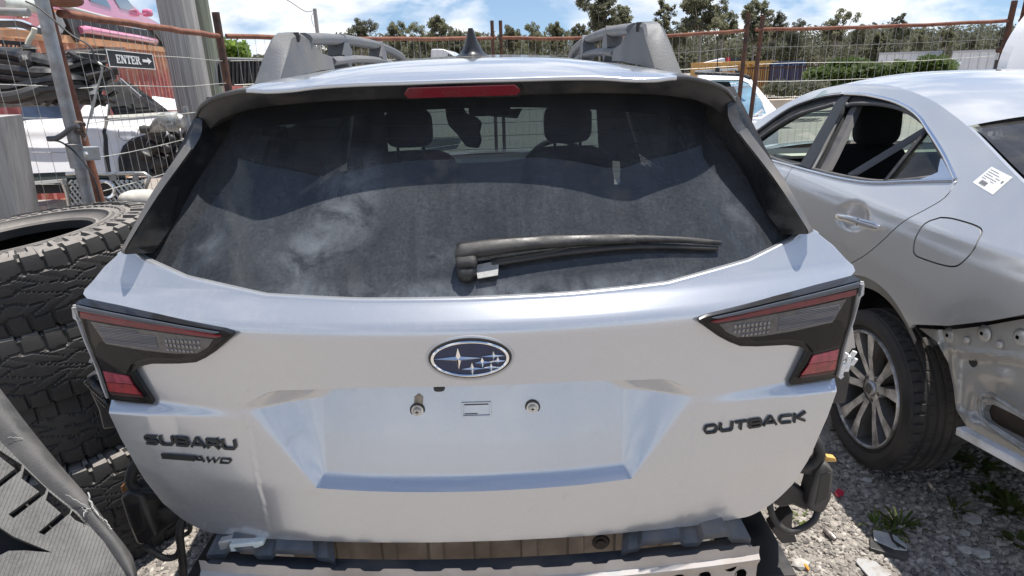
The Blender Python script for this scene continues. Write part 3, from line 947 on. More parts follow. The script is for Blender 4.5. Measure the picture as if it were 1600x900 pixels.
# ---- roof, antenna, rails ----------------------------------------------------------
mb = MB()
def roofn(u, v):
    y = lerp(1.576, 3.55, v); hw = interp(y, [1.57, 1.7, 2.3, 3.55], [.50, .545, .575, .56])
    x = lerp(-hw, hw, u)
    yy = y + .05 * (abs(x) / .5) ** 2 * max(0, 1 - v * 6)
    return Vector((XC + x, yy, roof_z(x, yy)))
mb.grid(roofn, 41, 40)
mb.build('roof', SILVER, WAG, smooth=60)
AN = MB()
def anf(u, v):
    a = 2 * math.pi * u
    hgt = v
    L0 = lerp(.085, .012, hgt ** .55); wv = lerp(.045, .006, hgt ** .5)
    cy = 1.80 + lerp(0, -.045, hgt)
    z = roof_z(0, 1.8) + .003 + hgt * .066
    return Vector((XC + .002 + wv * math.cos(a), cy + L0 * math.sin(a) * (.9 if math.sin(a) < 0 else 1.0), z))
AN.grid(anf, 28, 14, cu=True)
AN.add([anf(i / 28, 1) for i in range(28)], [tuple(range(28))])
AN.build('antenna_fin', M('antenna_black', (.014, .015, .018), .38), WAG, smooth=50)
GREYPL = M('grey_rail_plastic', (0.115, 0.12, 0.13), 0.5, dirt=(.17, .165, .155), dirt_amt=.3, dscale=9, bump_s=.25, bscale=260)
for side in (-1, 1):
    def R_(x, y, z): return Vector((XC + side * x, y, z))
    # rear foot: a leaning wedge block, side profile extruded in x
    mb = MB()
    secs = []
    # stations through the foot from the tail end forward: (y, x_in_bottom, x_out_bottom, z_bottom_in, z_bottom_out, x_in_top, x_out_top, z_top)
    st = [(1.555, .430, .500, 1.606, 1.588, .434, .494, 1.613), (1.60, .418, .500, 1.612, 1.592, .418, .470, 1.660), (1.632, .408, .500, 1.616, 1.594, .418, .462, 1.6915),
          (1.655, .402, .498, 1.618, 1.596, .412, .460, 1.6985), (1.69, .396, .495, 1.620, 1.600, .408, .458, 1.699), (1.715, .390, .490, 1.622, 1.605, .402, .455, 1.690),
          (1.735, .386, .485, 1.624, 1.606, .390, .452, 1.672), (1.77, .383, .480, 1.625, 1.608, .388, .448, 1.655), (1.86, .380, .470, 1.626, 1.610, .384, .44, 1.643)]
    vs = []
    for (y, xi, xo, zi, zo, xti, xto, zt) in st:
        e = .006 if zt - zi > .02 else .001
        if y < 1.56:
            vs += [R_(xi, y, zi - .016), R_(lerp(xi, xti, .5), y, zi - .013), R_(xti + e, y, zi - .011), R_(xto - e, y, zo - .011), R_(xo - .002, y, zo - .013), R_(xo, y, zo - .016)]
            continue
        vs += [R_(xi, y, zi - .014), R_(lerp(xi, xti, .9), y, lerp(zi, zt, .9)), R_(xti + e, y, zt), R_(xto - e, y, zt), R_(lerp(xo, xto, .9), y, lerp(zo, zt, .9)), R_(xo, y, zo - .014)]
    fs = []
    for i in range(len(st) - 1):
        for k in range(5):
            a = i * 6 + k; fs.append((a, a + 1, a + 7, a + 6))
    fs.append(tuple(range(5, -1, -1))); fs.append(tuple((len(st) - 1) * 6 + k for k in range(6)))
    mb.add(vs, fs)
    RO = mb.build('roof_rail', GREYPL, WAG, smooth=30, recalc=True)
    mb = MB()
    bar = cspline([R_(.418, 1.72, 1.685), R_(.420, 1.95, 1.692), R_(.423, 2.3, 1.697), R_(.428, 2.8, 1.69), R_(.432, 3.3, 1.66), R_(.435, 3.6, 1.60)], 8)
    mb.tube(bar, .016, 10, sx=1.7)
    mb.build('rail_bar', GREYPL, RO, smooth=60)
    mb = MB()
    base = cspline([R_(.412, 1.90, 1.632), R_(.418, 2.3, 1.640), R_(.425, 2.8, 1.632), R_(.43, 3.3, 1.605), R_(.435, 3.62, 1.575)], 6)
    mb.tube(base, .014, 8, sx=2.2)
    mb.build('rail_base', GREYPL, RO, smooth=60)
    for yy, zz0, zz1 in ((2.12, 1.636, 1.695), (2.75, 1.634, 1.690)):
        mb = MB(); mb.bar(R_(.42, yy - .03, zz0 - .01), R_(.421, yy + .01, zz1 - .008), .05, .09, up=(0, 1, 0))
        mb.build('rail_post', GREYPL, RO, smooth=0)
    mb = MB(); mb.box(R_(.428, 1.668, 1.688), (.040, .022, .012))
    mb.sheet([(0, 0), (.036, 0), (.036, .022), (0, .022)], .02, .02, lambda u, v: R_(.404 + u, 1.6525, 1.6765 + v))
    mb.build('tie_slot', BLACKSATIN, RO, smooth=0)
# ================================================================== wheels and tyres (shared builders)
TYRE = M('tyre_rubber', (0.016, 0.016, 0.017), 0.62, dirt=(0.060, 0.052, 0.046), dirt_amt=0.45, dscale=6, bump_s=.12, bscale=140)
TYREDUST0 = M('dusty_old_tyre', (0.022, 0.022, 0.023), 0.68, dirt=(0.15, 0.14, 0.13), dirt_amt=0.5, dscale=5, bump_s=.18, bscale=120)
def tyredust_sunlit():
    """old rubber: dust film, with sunlit brightness painted in where it faces up"""
    mt, t, b = nodemat('dusty_sunlit_stack_tyre'); oc = obj_coord(t)
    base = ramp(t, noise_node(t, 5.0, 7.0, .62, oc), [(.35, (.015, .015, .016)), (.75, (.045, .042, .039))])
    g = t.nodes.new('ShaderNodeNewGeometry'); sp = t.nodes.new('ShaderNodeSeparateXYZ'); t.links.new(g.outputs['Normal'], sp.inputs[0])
    up = ramp(t, sp.outputs['Z'], [(.72, 0.0), (.95, 1.0)])  # up-facing rubber gets paler dust, sunlight painted into its colour
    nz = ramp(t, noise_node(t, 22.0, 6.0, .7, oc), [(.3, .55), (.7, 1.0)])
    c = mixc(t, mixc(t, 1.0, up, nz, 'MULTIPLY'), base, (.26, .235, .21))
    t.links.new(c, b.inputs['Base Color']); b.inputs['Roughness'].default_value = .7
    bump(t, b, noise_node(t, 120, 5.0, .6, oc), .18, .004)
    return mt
TYREDUST_SUNLIT = tyredust_sunlit()
RIMSILVER = M('machined_alloy', (0.52, 0.53, 0.55), 0.34, 0.75, dirt=(.20, .19, .18), dirt_amt=.35, dscale=14)
RIMGREY = M('dark_alloy', (0.12, 0.125, 0.135), 0.35, 0.6, dirt=(.10, .09, .08), dirt_amt=.5, dscale=11)
def tyre_mesh(R, w, rr, tread, ntheta=240, ntr=22, lug=None):
    """carcass turned round local Z; tread(a, s) = groove depth, a = angle, s in -1..1"""
    prof = []
    h = w / 2
    side = [(rr + .002, h * .55), (rr, h * .80), (rr + .010, h * .86), (rr + .018, h * .84), (rr + (R - rr) * .24, h * .93), (rr + (R - rr) * .285, h * .965), (rr + (R - rr) * .335, h * .97), (rr + (R - rr) * .37, h * .975), (rr + (R - rr) * .45, h * .99), (rr + (R - rr) * .47, h * .995), (rr + (R - rr) * .53, h * 1.0), (rr + (R - rr) * .55, h * 1.0), (rr + (R - rr) * .62, h * .985),
            (rr + (R - rr) * .64, h * .98), (rr + (R - rr) * .69, h * .97), (rr + (R - rr) * .77, h * .95), (rr + (R - rr) * .84, h * .925), (rr + (R - rr) * .87, h * .915), (R - .010, h * .855)]
    for r, z in side: prof.append((r, -z, None))
    for i in range(ntr):
        s = -1 + 2 * i / (ntr - 1)
        prof.append((R - .006 * abs(s) ** 3, s * h * .82, s))
    for r, z in side[::-1]: prof.append((r, z, None))
    k = len(prof); vs = []
    for j in range(ntheta):
        a = 2 * math.pi * j / ntheta
        for i, (r, z, s) in enumerate(prof):
            if s is not None: r = r - tread(a, s)
            elif lug is not None:
                t = (r - rr) / (R - rr)
                e = lug(a, t, z)
                z = z + math.copysign(e, z)
            vs.append(Vector((r * math.cos(a), r * math.sin(a), z)))
    fs = []
    for j in range(ntheta):
        j2 = (j + 1) % ntheta
        for i in range(k - 1):
            fs.append((j * k + i, j2 * k + i, j2 * k + i + 1, j * k + i + 1))
    return vs, fs
def road_tread(a, s):
    d = 0.0
    for c in (-.52, -.17, .17, .52):
        if abs(s - c) < .06: d = .007
    q = (a * 52 / (2 * math.pi) + .4 * s) % 1.0
    if .60 < abs(s) < .97 and q < .20: d = max(d, .006)
    if .24 < abs(s) < .46 and (q + .3) % 1.0 < .10: d = max(d, .003)
    return d
def wheel(parent, c, R=.325, w=.235, rr=.235, outward=-1, mats=(RIMSILVER, RIMGREY), first=None):
    """wheel = tyre mesh with rim pieces below it; axis along X, face to outward"""
    rot = Matrix.Rotation(math.radians(90) * (-1 if outward < 0 else 1), 3, 'Y')
    c = Vector(c)
    if first is not None:
        o = first.copy(); COL.objects.link(o); o.parent = parent
        o.location = c - root_loc(parent)
        o.rotation_euler = (0, 0, 0) if outward < 0 else (0, 0, math.pi)
        for ch in first.children:
            q = ch.copy(); COL.objects.link(q); q.parent = o
        return o
    vs, fs = tyre_mesh(R, w, rr, road_tread, 416, 40)
    mb = MB(); mb.add([rot @ v for v in vs], fs)
    o = mb.build('wheel', TYRE, parent, smooth=30, local=True)
    o.location = c - root_loc(parent)
    h = w / 2
    def L(p): return rot @ Vector(p)
    mb = MB()                                         # barrel and lip
    mb.lathe([(rr + .004, h * .84), (rr - .004, h * .90), (rr - .010, h * .88), (rr - .014, h * .80), (rr - .030, h * .40), (rr - .04, -h * .8), (rr, -h * .85)], (0, 0, 0), rot, 64)
    mb.build('rim_barrel', mats[1], o, smooth=40, local=True)
    mb = MB()
    mb.lathe([(rr + .003, h * .85), (rr - .001, h * .915), (rr - .007, h * .915), (rr - .012, h * .86)], (0, 0, 0), rot, 72)
    mb.build('rim_lip', mats[0], o, smooth=40, local=True)
    face, dark = MB(), MB()
    for kx in range(5):
        for sgn in (-1, 1):
            a0 = 2 * math.pi * kx / 5 + .3
            ai, ao = a0 + sgn * .20, a0 + sgn * .255
            def pt(r, a, off, z):
                ca, sa = math.cos(a), math.sin(a)
                return L((r * ca - off * sa, r * sa + off * ca, z))
            r0, r1 = .055, rr - .012
            w0, w1 = .015, .026
            z0, z1 = h * .62, h * .86
            pts = [pt(r0, ai, -w0, z0), pt(r0, ai, w0, z0), pt((r0 + r1) / 2, (ai + ao) / 2, w0 * 1.0, h * .78), pt(r1, ao, w1, z1), pt(r1, ao, -w1, z1), pt((r0 + r1) / 2, (ai + ao) / 2, -w0 * 1.0, h * .78)]
            bk = [pt(r0, ai, -w0 * 1.5, z0 - .035), pt(r0, ai, w0 * 1.5, z0 - .035), pt((r0 + r1) / 2, (ai + ao) / 2, w0 * 1.9, h * .78 - .04), pt(r1, ao, w1 * 1.7, z1 - .05), pt(r1, ao, -w1 * 1.7, z1 - .05), pt((r0 + r1) / 2, (ai + ao) / 2, -w0 * 1.9, h * .78 - .04)]
            face.add(pts, [(0, 1, 2, 5), (5, 2, 3, 4)])
            dark.add([p + L((0, 0, -.0015)) for p in pts] + bk, [(0, 1, 7, 6), (1, 2, 8, 7), (2, 3, 9, 8), (3, 4, 10, 9), (4, 5, 11, 10), (5, 0, 6, 11)])
    # the spokes one by one would be 10 pieces of a few pixels: face and flanks
    face.build('spoke_face', mats[0], o, smooth=30, local=True, recalc=False)
    dark.build('spoke_flank', mats[1], o, smooth=30, local=True, recalc=True)
    mb = MB(); mb.lathe([(.0001, h * .70), (.026, h * .695), (.031, h * .66), (.033, h * .60), (.062, h * .58), (.066, h * .45), (.066, 0)], (0, 0, 0), rot, 40)
    mb.build('hub', mats[0], o, smooth=40, local=True)
    mb = MB(); mb.lathe([(.0001, h * .705), (.022, h * .70), (.0235, h * .69)], (0, 0, 0), rot, 30)
    mb.build('hub_cap', mats[1], o, smooth=40, local=True)
    for kx in range(5):
        a = 2 * math.pi * kx / 5 + .3 + math.pi / 5
        mb = MB(); mb.lathe([(.0001, h * .60), (.009, h * .60), (.011, h * .54), (.011, h * .42)], L((.048 * math.cos(a), .048 * math.sin(a), 0)), rot, 12)
        mb.build('wheel_nut', mats[1], o, smooth=40, local=True)
    mb = MB(); mb.lathe([(.07, 0), (rr * .70, .005), (rr * .70, -.02), (.07, -.03)], (0, 0, 0), rot, 40)
    mb.build('brake_disc', M('brake_steel', (.22, .19, .17), .5, .8, var=.2, vscale=30), o, smooth=40, local=True)
    return o

# ================================================================== wagon: body, cabin and rear structure
CLOTH = M('dark_cloth', (0.016, 0.016, 0.018), 0.95, bump_s=.2, bscale=300)
TRIMBLK = M('cabin_trim', (0.022, 0.022, 0.024), 0.7)
SIDEGL = glass('dark_side_glass', (0.012, 0.013, 0.015), dust=0.02)
FRONTGL = glass('windscreen_glass', (0.66, 0.78, 0.75), dust=0.04)
def bodyx(y, z):
    hw = interp(z, [.25, .6, .95, 1.03, 1.08, 1.5, 1.58], [.885, .925, .925, .905, .875, .64, .585])
    k = interp(y, [1.28, 1.5, 1.8, 2.1, 4.9, 5.5, 5.85], [.86, .925, .975, 1.0, 1.0, .95, .80])
    if z > 1.08: k *= lerp(1.0, interp(y, [1.3, 1.8, 2.6], [.80, .88, .99]), clamp((z - 1.08) / .2))
    return hw * k
def wheel_hole(cy, r, z0, n=16): return [(cy + r * math.cos(math.pi * i / n), .34 + r * math.sin(math.pi * i / n)) for i in range(n + 1)]
for side in (-1, 1):
    ol = [(1.30, 1.02), (1.32, .72), (1.42, .50), (1.62, .34)] + [p for p in wheel_hole(2.15, .40, .34)[::-1]] + [(2.6, .26), (4.5, .26)] + [p for p in wheel_hole(4.9, .40, .34)[::-1]] + [(5.6, .3), (5.8, .5), (5.82, .82), (4.4, 1.04), (3.55, 1.56), (1.62, 1.56), (1.42, 1.35), (1.31, 1.2)]
    hol = [[(1.62, 1.13), (2.2, 1.11), (2.2, 1.44), (1.74, 1.45)], [(2.30, 1.11), (3.14, 1.10), (3.14, 1.46), (2.30, 1.45)], [(3.24, 1.10), (4.15, 1.08), (3.50, 1.46), (3.24, 1.46)]]
    mb = MB(); mb.sheet(ol, .09, .07, lambda u, v: Vector((XC + side * bodyx(u, v), u, v)), holes=hol, thick=(-side * .02, 0, 0))
    mb.build('side_panel', SILVER, WAG, smooth=40, recalc=True)
    for k, hh in enumerate(hol):
        SIDEGL = M('dark_side_tint', (.005, .0055, .006), .35, spec=.12)
        mb = MB(); mb.sheet(hh, .3, .1, lambda u, v: Vector((XC + side * (bodyx(u, v) - .012), u, v)))
        mb.build('side_window', SIDEGL, WAG, smooth=40)
    mb = MB()
    mb.sheet([(1.40, .62), (4.4, .62), (4.4, 1.06), (1.62, 1.09), (1.40, 1.2)], .2, .1, lambda u, v: Vector((XC + side * (bodyx(u, v) - .07), u, v)))
    mb.build('door_lining', TRIMBLK, WAG, smooth=40)
    mb = MB()                                     # wheel housing
    for cy in (2.15,):
        mb.grid(lambda u, v: Vector((XC + side * lerp(.60, .90, v), cy + .41 * math.cos(math.pi * u), .34 + .41 * math.sin(math.pi * u))), 18, 2)
    mb.build('wheel_housing', BLACKSATIN, WAG, smooth=40)
mb = MB()
mb.grid(lambda u, v: Vector((XC + lerp(-.55, .55, u), lerp(1.47, 3.50, v), roof_z(lerp(-.55, .55, u), lerp(1.6, 3.5, v)) - .035)), 14, 14)
mb.grid(lambda u, v: Vector((XC + lerp(-.55, .55, u), lerp(1.515, 1.60, v), lerp(1.560, 1.59, v) - .05 * (lerp(-1, 1, u)) ** 2)), 14, 3)
mb.build('headliner', CLOTH, WAG, smooth=40)
mb = MB(); mb.box((XC, 3.2, .33), (1.6, 3.8, .04)); mb.box((XC, 3.7, .6), (1.5, .02, .5)); mb.box((XC, 5.0, .30), (1.3, 1.6, .04))
mb.build('floor_pan', BLACKSATIN, WAG, smooth=0)
mb = MB()
mb.box((XC, 1.75, .70), (1.36, .9, .03)); mb.box((XC, 1.20, .92), (1.30, .012, .44)); mb.box((XC, 1.72, 1.065), (1.36, .86, .012))
mb.build('cargo_trim', CLOTH, WAG, smooth=0)
mb = MB()
def wsf(u, v):
    hw = lerp(.58, .72, v); x = lerp(-hw, hw, u)
    return Vector((XC + x, lerp(3.50, 4.28, v) - .25 * (x / hw) ** 2 * .5, lerp(1.565, 1.06, v) - .03 * (x / hw) ** 2))
mb.grid(wsf, 21, 10)
mb.build('windscreen', FRONTGL, WAG, smooth=60)
mb = MB()
def hoodf(u, v):
    hw = lerp(.80, .70, v); x = lerp(-hw, hw, u)
    y = lerp(4.25, 5.80, v) - .25 * (x / hw) ** 2 * (.5 + .5 * v)
    z = lerp(1.055, .88, v ** 1.3) - .05 * (x / hw) ** 2
    return Vector((XC + x, y, z))
mb.grid(hoodf, 21, 14)
def nosef(u, v):
    p = hoodf(u, 1.0); p.z = lerp(p.z, .28, v); p.y += .06 * math.sin(v * math.pi); return p
mb.grid(nosef, 21, 8)
mb.build('bonnet', SILVER, WAG, smooth=60)
for side in (-1, 1):                              # inner pillar trim beside the tailgate opening
    mb = MB()
    def ptf(u, v, sd=side):
        z = lerp(1.10, 1.56, v)
        a = Vector((XC + sd * (gl_w(max(1.2, z)) + .004), ygl(gl_w(max(1.2, z)), max(1.2, z)) + .012, z))
        b = Vector((XC + sd * (bodyx(1.80, z) - .025), 1.80, z))
        return a.lerp(b, u)
    mb.grid(ptf, 6, 14); mb.build('pillar_trim', TRIMBLK, WAG, smooth=50)
for side in (-1, 1):
    mb = MB()
    def apf(u, v, sd=side):
        a = wsf(1.0 if sd > 0 else 0.0, v)
        a = a + Vector((-sd * .05, -.03, -.02))
        b = Vector((XC + sd * (bodyx(a.y, a.z) - .018), a.y - .22, a.z))
        return a.lerp(b, u)
    mb.grid(apf, 5, 12); mb.build('windscreen_pillar', M('pillar_black', (.003, .003, .003), .9, spec=.05), WAG, smooth=50)
# cabin
for sx, lab in ((-.37, 0), (.37, 1)):
    mb = MB()
    mb.sell((XC + sx, 3.10, .86), (.235, .085, .37), .45, .45, rot=Matrix.Rotation(-.16, 3, 'X'))
    mb.sell((XC + sx, 3.38, .60), (.26, .28, .10), .45, .45)
    st_ = mb.build('front_seat', CLOTH, WAG, smooth=50)
    mb = MB(); mb.sell((XC + sx, 3.06, 1.338), (.112, .05, .088), .5, .7)
    mb.build('headrest', CLOTH, st_, smooth=50)
    for q in (-.06, .06):
        mb = MB(); mb.tube([(XC + sx + q, 3.07, 1.18), (XC + sx + q, 3.065, 1.30)], .007, 8); mb.build('headrest_stem', BLACKSATIN, st_, smooth=50)
mb = MB(); mb.sell((XC, 2.12, .86), (.66, .09, .30), .4, .35, rot=Matrix.Rotation(-.2, 3, 'X')); mb.sell((XC, 2.4, .56), (.66, .28, .10), .4, .35)
rb = mb.build('rear_bench', CLOTH, WAG, smooth=50)
for sx in (-.42, 0, .42):
    mb = MB(); mb.sell((XC + sx, 2.06, 1.165), (.12, .05, .065), .5, .6); mb.build('headrest', CLOTH, rb, smooth=50)
mb = MB()
mb.grid(lambda u, v: Vector((XC + lerp(-.70, .70, u), lerp(3.72, 4.22, v), 1.045 + .03 * math.sin(v * math.pi) + .05 * math.exp(-((u - .74) / .13) ** 2) * (1 - v) - (.25 if v == 0 else 0))), 40, 8)
mb.build('dashboard', TRIMBLK, WAG, smooth=50)
mb = MB()
for i in range(24):
    pass
sw = [Vector((XC + .37 + .185 * math.cos(2 * math.pi * i / 28), 3.60 + .07 * math.sin(2 * math.pi * i / 28), 1.02 + .17 * math.sin(2 * math.pi * i / 28))) for i in range(28)]
mb.tube(sw, .016, 8, closed=True); mb.sell((XC + .37, 3.61, 1.02), (.07, .03, .06), .6, .6); mb.bar((XC + .20, 3.60, 1.02), (XC + .54, 3.60, 1.02), .03, .02)
mb.build('steering_wheel', BLACKSATIN, WAG, smooth=50)
mb = MB(); mb.sell(atY(765, 171, 3.62), (.115, .02, .034), .35, .35); mb.bar(atY(765, 168, 3.60), atY(765, 140, 3.58), .03, .02)
mb.build('rear_view_mirror', BLACKSATIN, WAG, smooth=50)
mb = MB()
cl = [(694, 160), (720, 160), (728, 178), (744, 184), (753, 192), (750, 208), (753, 220), (748, 232), (728, 230), (716, 212), (701, 196), (697, 184)]
mb.prism(cl, .05, lambda u, v, w: atY(u, v, 3.35) + Vector((0, w + .01 * math.sin(u * .4), 0)))
bevel(mb.build('hanging_cloth', CLOTH, WAG, smooth=40, recalc=True), .01, 2)
mb = MB()
for a, b in (((770, 172), (815, 170)), ((815, 170), (808, 184)), ((808, 184), (768, 181)), ((768, 181), (770, 172))):
    mb.bar(atY(*a, 3.66), atY(*b, 3.66), .012, .006)
pf = mb.build('visor_frame', M('beige_visor', (.34, .31, .25), .8), WAG, smooth=0)
mb = MB(); mb.prism([(770, 172), (815, 170), (808, 184), (768, 181)], .004, lambda u, v, w: atY(u, v, 3.668) + Vector((0, w, 0)))
mb.build('visor_card', M('visor_grey', (.22, .21, .18), .8), pf, smooth=0, recalc=True)
for sx in (-1, 1):     # seat belts hanging at the rear pillars
    mb = MB(); mb.tube([(XC + sx * .60, 2.0, 1.45), (XC + sx * .58, 1.98, 1.2), (XC + sx * .55, 2.05, 1.05)], .02, 6, sx=.15)
    mb.build('seat_belt', M('belt_grey', (.06, .06, .065), .8), WAG, smooth=40)

# ---- rear structure under the gate --------------------------------------------------
def plate(name, poly, Y, th, mat, parent, bev=0.0, tilt=0.0, label=None):
    """solid plate: its outline at distance Y, thickness th away from us"""
    mb = MB()
    y0 = sum(p[1] for p in poly) / len(poly)
    def fn(u, v, w):
        p = atY(u, v, Y + tilt * (y0 - v)); p.y += w; return p
    mb.prism(poly, th, fn)
    o = mb.build(name, mat, parent, smooth=30, recalc=True, label=label)
    if bev: bevel(o, bev, 2)
    return o
def hose(name, pts, r, mat, parent, n=10, rib=False):
    c = cspline([atY(x, y, Y) for x, y, Y in pts], 8)
    rr = [r * (1 + (.12 if rib and i % 2 else 0)) for i in range(len(c))]
    mb = MB(); mb.tube(c, rr, n)
    return mb.build(name, mat, parent, smooth=50)
# end panel with ribs between the brackets
mb = MB()
def endp(u, v):
    x = lerp(-.60, .56, u); z = lerp(.42, .80, v)
    y = 1.235 + .10 * x * x
    y -= .012 * sstep(abs(((x * 9.0) % 1.0) - .5), .30, .36) * (1 - sstep(abs(z - .55), .10, .14))
    y -= .010 * sstep(.62 - abs(z - .60) * 10, 0, .3) * 0
    return Vector((XC + x, y, z))
mb.grid(endp, 240, 20)
EP = mb.build('end_panel', M('brown_dusty_panel', (.27, .24, .215), .5, .3, var=.2, vscale=6, dirt=(.20, .165, .135), dirt_amt=.6, dscale=7), WAG, smooth=30)
mb = MB()
mb.lathe([(.0001, .010), (.011, .011), (.013, .007), (.019, .006), (.021, .002), (.024, 0)], atY(938, 846, 1.245), yrot(), 24)
mb.build('rubber_plug', RUBBER, EP, smooth=40)
# quarter structures (mirror images)
for side in (-1, 1):
    def Q(x, y, z): return Vector((XC + side * x, y, z))
    mb = MB()
    prof = [(.50, 1.33), (.60, 1.28), (.655, 1.25), (.70, 1.265), (.735, 1.285), (.765, 1.33), (.785, 1.40), (.80, 1.5)]
    c = cspline([Vector((a, b, 0)) for a, b in prof], 5)
    def qf(u, v):
        i = u * (len(c) - 1); k = min(int(i), len(c) - 2); p = c[k].lerp(c[k + 1], i - k)
        z = lerp(.46, 1.06, v)
        sh = interp(z, [.46, .60, .75, .90, 1.06], [-.20, -.115, -.055, -.015, .0])
        pinch = .045 * math.exp(-((p.x - .665) / .035) ** 2) * math.exp(-((z - .78) / .085) ** 2)
        return Q(p.x + sh, p.y + pinch + .02 * math.sin(z * 9), z)
    mb.grid(qf, 36, 28)
    mb.build('quarter_structure', SILVERDIRT, WAG, smooth=50, recalc=False)
    mb = MB(); mb.bar(Q(.40, 1.26, .60), Q(.62, 1.40, .60), .10, .11); mb.bar(Q(.55, 1.35, .58), Q(.60, 2.0, .52), .10, .12)
    bevel(mb.build('chassis_rail', SILVERDIRT, WAG, smooth=0), .008)
# left-hand fittings
plate('lamp_bracket', [(133, 588), (150, 582), (166, 600), (175, 625), (183, 645), (192, 668), (160, 673), (152, 640), (140, 615)], 1.275, .05, BLACKDUST, WAG, .006)
hose('lamp_connector', [(140, 592, 1.255), (152, 604, 1.25), (166, 618, 1.25)], .014, BLACKGLOSS, WAG, rib=True)
hose('lamp_connector', [(150, 612, 1.255), (160, 622, 1.25), (170, 632, 1.25)], .010, BLACKGLOSS, WAG, rib=True)
plate('white_edge_strip', [(148, 545), (154, 549), (143, 568), (138, 566)], 1.26, .02, CLEARRIM, WAG)
hose('wiring_hose', [(222, 712, 1.25), (207, 735, 1.235), (205, 755, 1.23), (220, 767, 1.23), (245, 766, 1.235), (262, 772, 1.25)], .0115, RUBBER, WAG, rib=True)
plate('orange_clip', [(188, 761), (196, 755), (208, 757), (208, 768), (190, 770)], 1.24, .015, M('orange_brown_clip', (.34, .15, .05), .5), WAG, .002)
plate('sensor_box', [(186, 778), (200, 769), (222, 776), (236, 815), (246, 838), (226, 853), (212, 850), (200, 822)], 1.205, .055, BLACKDUST, WAG, .007)
plate('sensor_box_lid', [(196, 790), (216, 787), (228, 826), (214, 836)], 1.2035, .004, BLACKSATIN, WAG, .001)
plate('sensor_arm', [(206, 768), (255, 770), (285, 776), (284, 784), (250, 781), (212, 783)], 1.215, .03, BLACKSATIN, WAG, .004)
plate('mud_bracket', [(224, 800), (258, 795), (282, 790), (290, 812), (268, 822), (246, 838), (236, 836)], 1.235, .03, BLACKDUST, WAG, .006)
hose('cable', [(226, 851, 1.21), (240, 862, 1.20), (258, 872, 1.20), (276, 868, 1.21), (284, 850, 1.22)], .0075, RUBBER, WAG)
hose('cable', [(287, 806, 1.215), (281, 830, 1.205), (283, 858, 1.20), (286, 886, 1.20), (286, 905, 1.20)], .0085, RUBBER, WAG, rib=True)
hose('cable', [(292, 806, 1.215), (297, 818, 1.205), (296, 830, 1.205), (288, 836, 1.205)], .005, RUBBER, WAG)
# right-hand fittings
plate('lamp_bracket', [(1283, 632), (1296, 598), (1303, 582), (1326, 566), (1330, 590), (1322, 632), (1290, 632)], 1.275, .05, BLACKDUST, WAG, .006)
mb = MB()
rn = random.Random(3)
tp = [(1301, 585, 1308, 574), (1308, 574, 1314, 583), (1312, 588, 1319, 568), (1318, 566, 1326, 574), (1322, 580, 1327, 556), (1328, 560, 1336, 549), (1330, 570, 1337, 560), (1315, 560, 1324, 552), (1305, 580, 1316, 590)]
for x0, y0, x1, y1 in tp:
    mb.bar(atY(x0, y0, 1.262), atY(x1, y1, 1.258), .010, .006, up=(0, 1, 0))
bevel(mb.build('torn_white_clip', M('white_plastic', (.78, .78, .77), .45, var=.1, vscale=60), WAG, smooth=0), .0012)
plate('white_edge_strip', [(1322, 490), (1333, 510), (1338, 545), (1332, 545), (1322, 560), (1316, 575), (1312, 560), (1318, 530)], 1.285, .02, SILVERDIRT, WAG, .003)
hose('wiring_hose', [(1258, 668, 1.24), (1274, 688, 1.225), (1281, 708, 1.22), (1272, 724, 1.22), (1252, 730, 1.225), (1232, 728, 1.24)], .0115, RUBBER, WAG, rib=True)
plate('orange_clip', [(1287, 713), (1306, 716), (1308, 722), (1289, 722)], 1.235, .015, M('pale_orange_clip', (.62, .36, .10), .5), WAG, .002)
plate('sensor_box', [(1278, 738), (1290, 724), (1304, 736), (1300, 780), (1288, 803), (1266, 800), (1262, 792)], 1.20, .055, BLACKDUST, WAG, .007)
plate('sensor_box_lid', [(1283, 742), (1298, 738), (1294, 778), (1274, 790)], 1.1985, .004, BLACKSATIN, WAG, .001)
plate('sensor_arm', [(1236, 728), (1280, 733), (1288, 742), (1282, 748), (1240, 738)], 1.215, .03, BLACKSATIN, WAG, .004)
plate('mud_bracket', [(1206, 786), (1216, 758), (1232, 752), (1256, 768), (1270, 784), (1262, 800), (1238, 790), (1220, 794)], 1.225, .03, BLACKDUST, WAG, .006)
hose('cable', [(1206, 766, 1.21), (1203, 790, 1.195), (1212, 815, 1.19), (1232, 830, 1.19), (1256, 824, 1.195), (1272, 812, 1.20), (1278, 798, 1.21)], .0075, RUBBER, WAG)
plate('drop_bracket', [(1205, 828), (1228, 806), (1240, 800), (1238, 822), (1246, 848), (1222, 850)], 1.30, .04, BLACKSATIN, WAG, .003)
# bumper beam
def beam_y(x): return 1.035 + .13 * x * x
ZB = .637
mb = MB()
def bf(u, v):
    x = lerp(-.585, .592, u)
    notch = 0.0
    pr = [(0, ZB + .012), (.06, ZB - .010), (.14, ZB - .018), (.18, ZB - .022), (.26, ZB - .040), (1, ZB - .16)]
    z = interp(v, [p[0] for p in pr], [p[1] for p in pr])
    dy = interp(v, [0, .06, .14, .18, .26, 1], [0, 0, -.010, -.010, 0, 0])
    if v < .05:
        z += .0035 * math.tanh(6 * math.sin(x * 71 + 1.3 * math.sin(x * 23)))
    return Vector((XC + x, beam_y(x) + dy, z))
mb.grid(bf, 300, 30)
BB = mb.build('bumper_beam', M('dusty_beam_silver', (.50, .48, .46), .42, .45, dirt=(.42, .37, .33), dirt_amt=.5, dscale=6), WAG, smooth=30)
mb = MB()
def bt(u, v):
    x = lerp(-.58, .585, u); return Vector((XC + x, beam_y(x) + lerp(.002, .060, v), ZB - .006 - .01 * v))
mb.grid(bt, 60, 4)
mb.build('beam_top', ECOAT, BB, smooth=30)
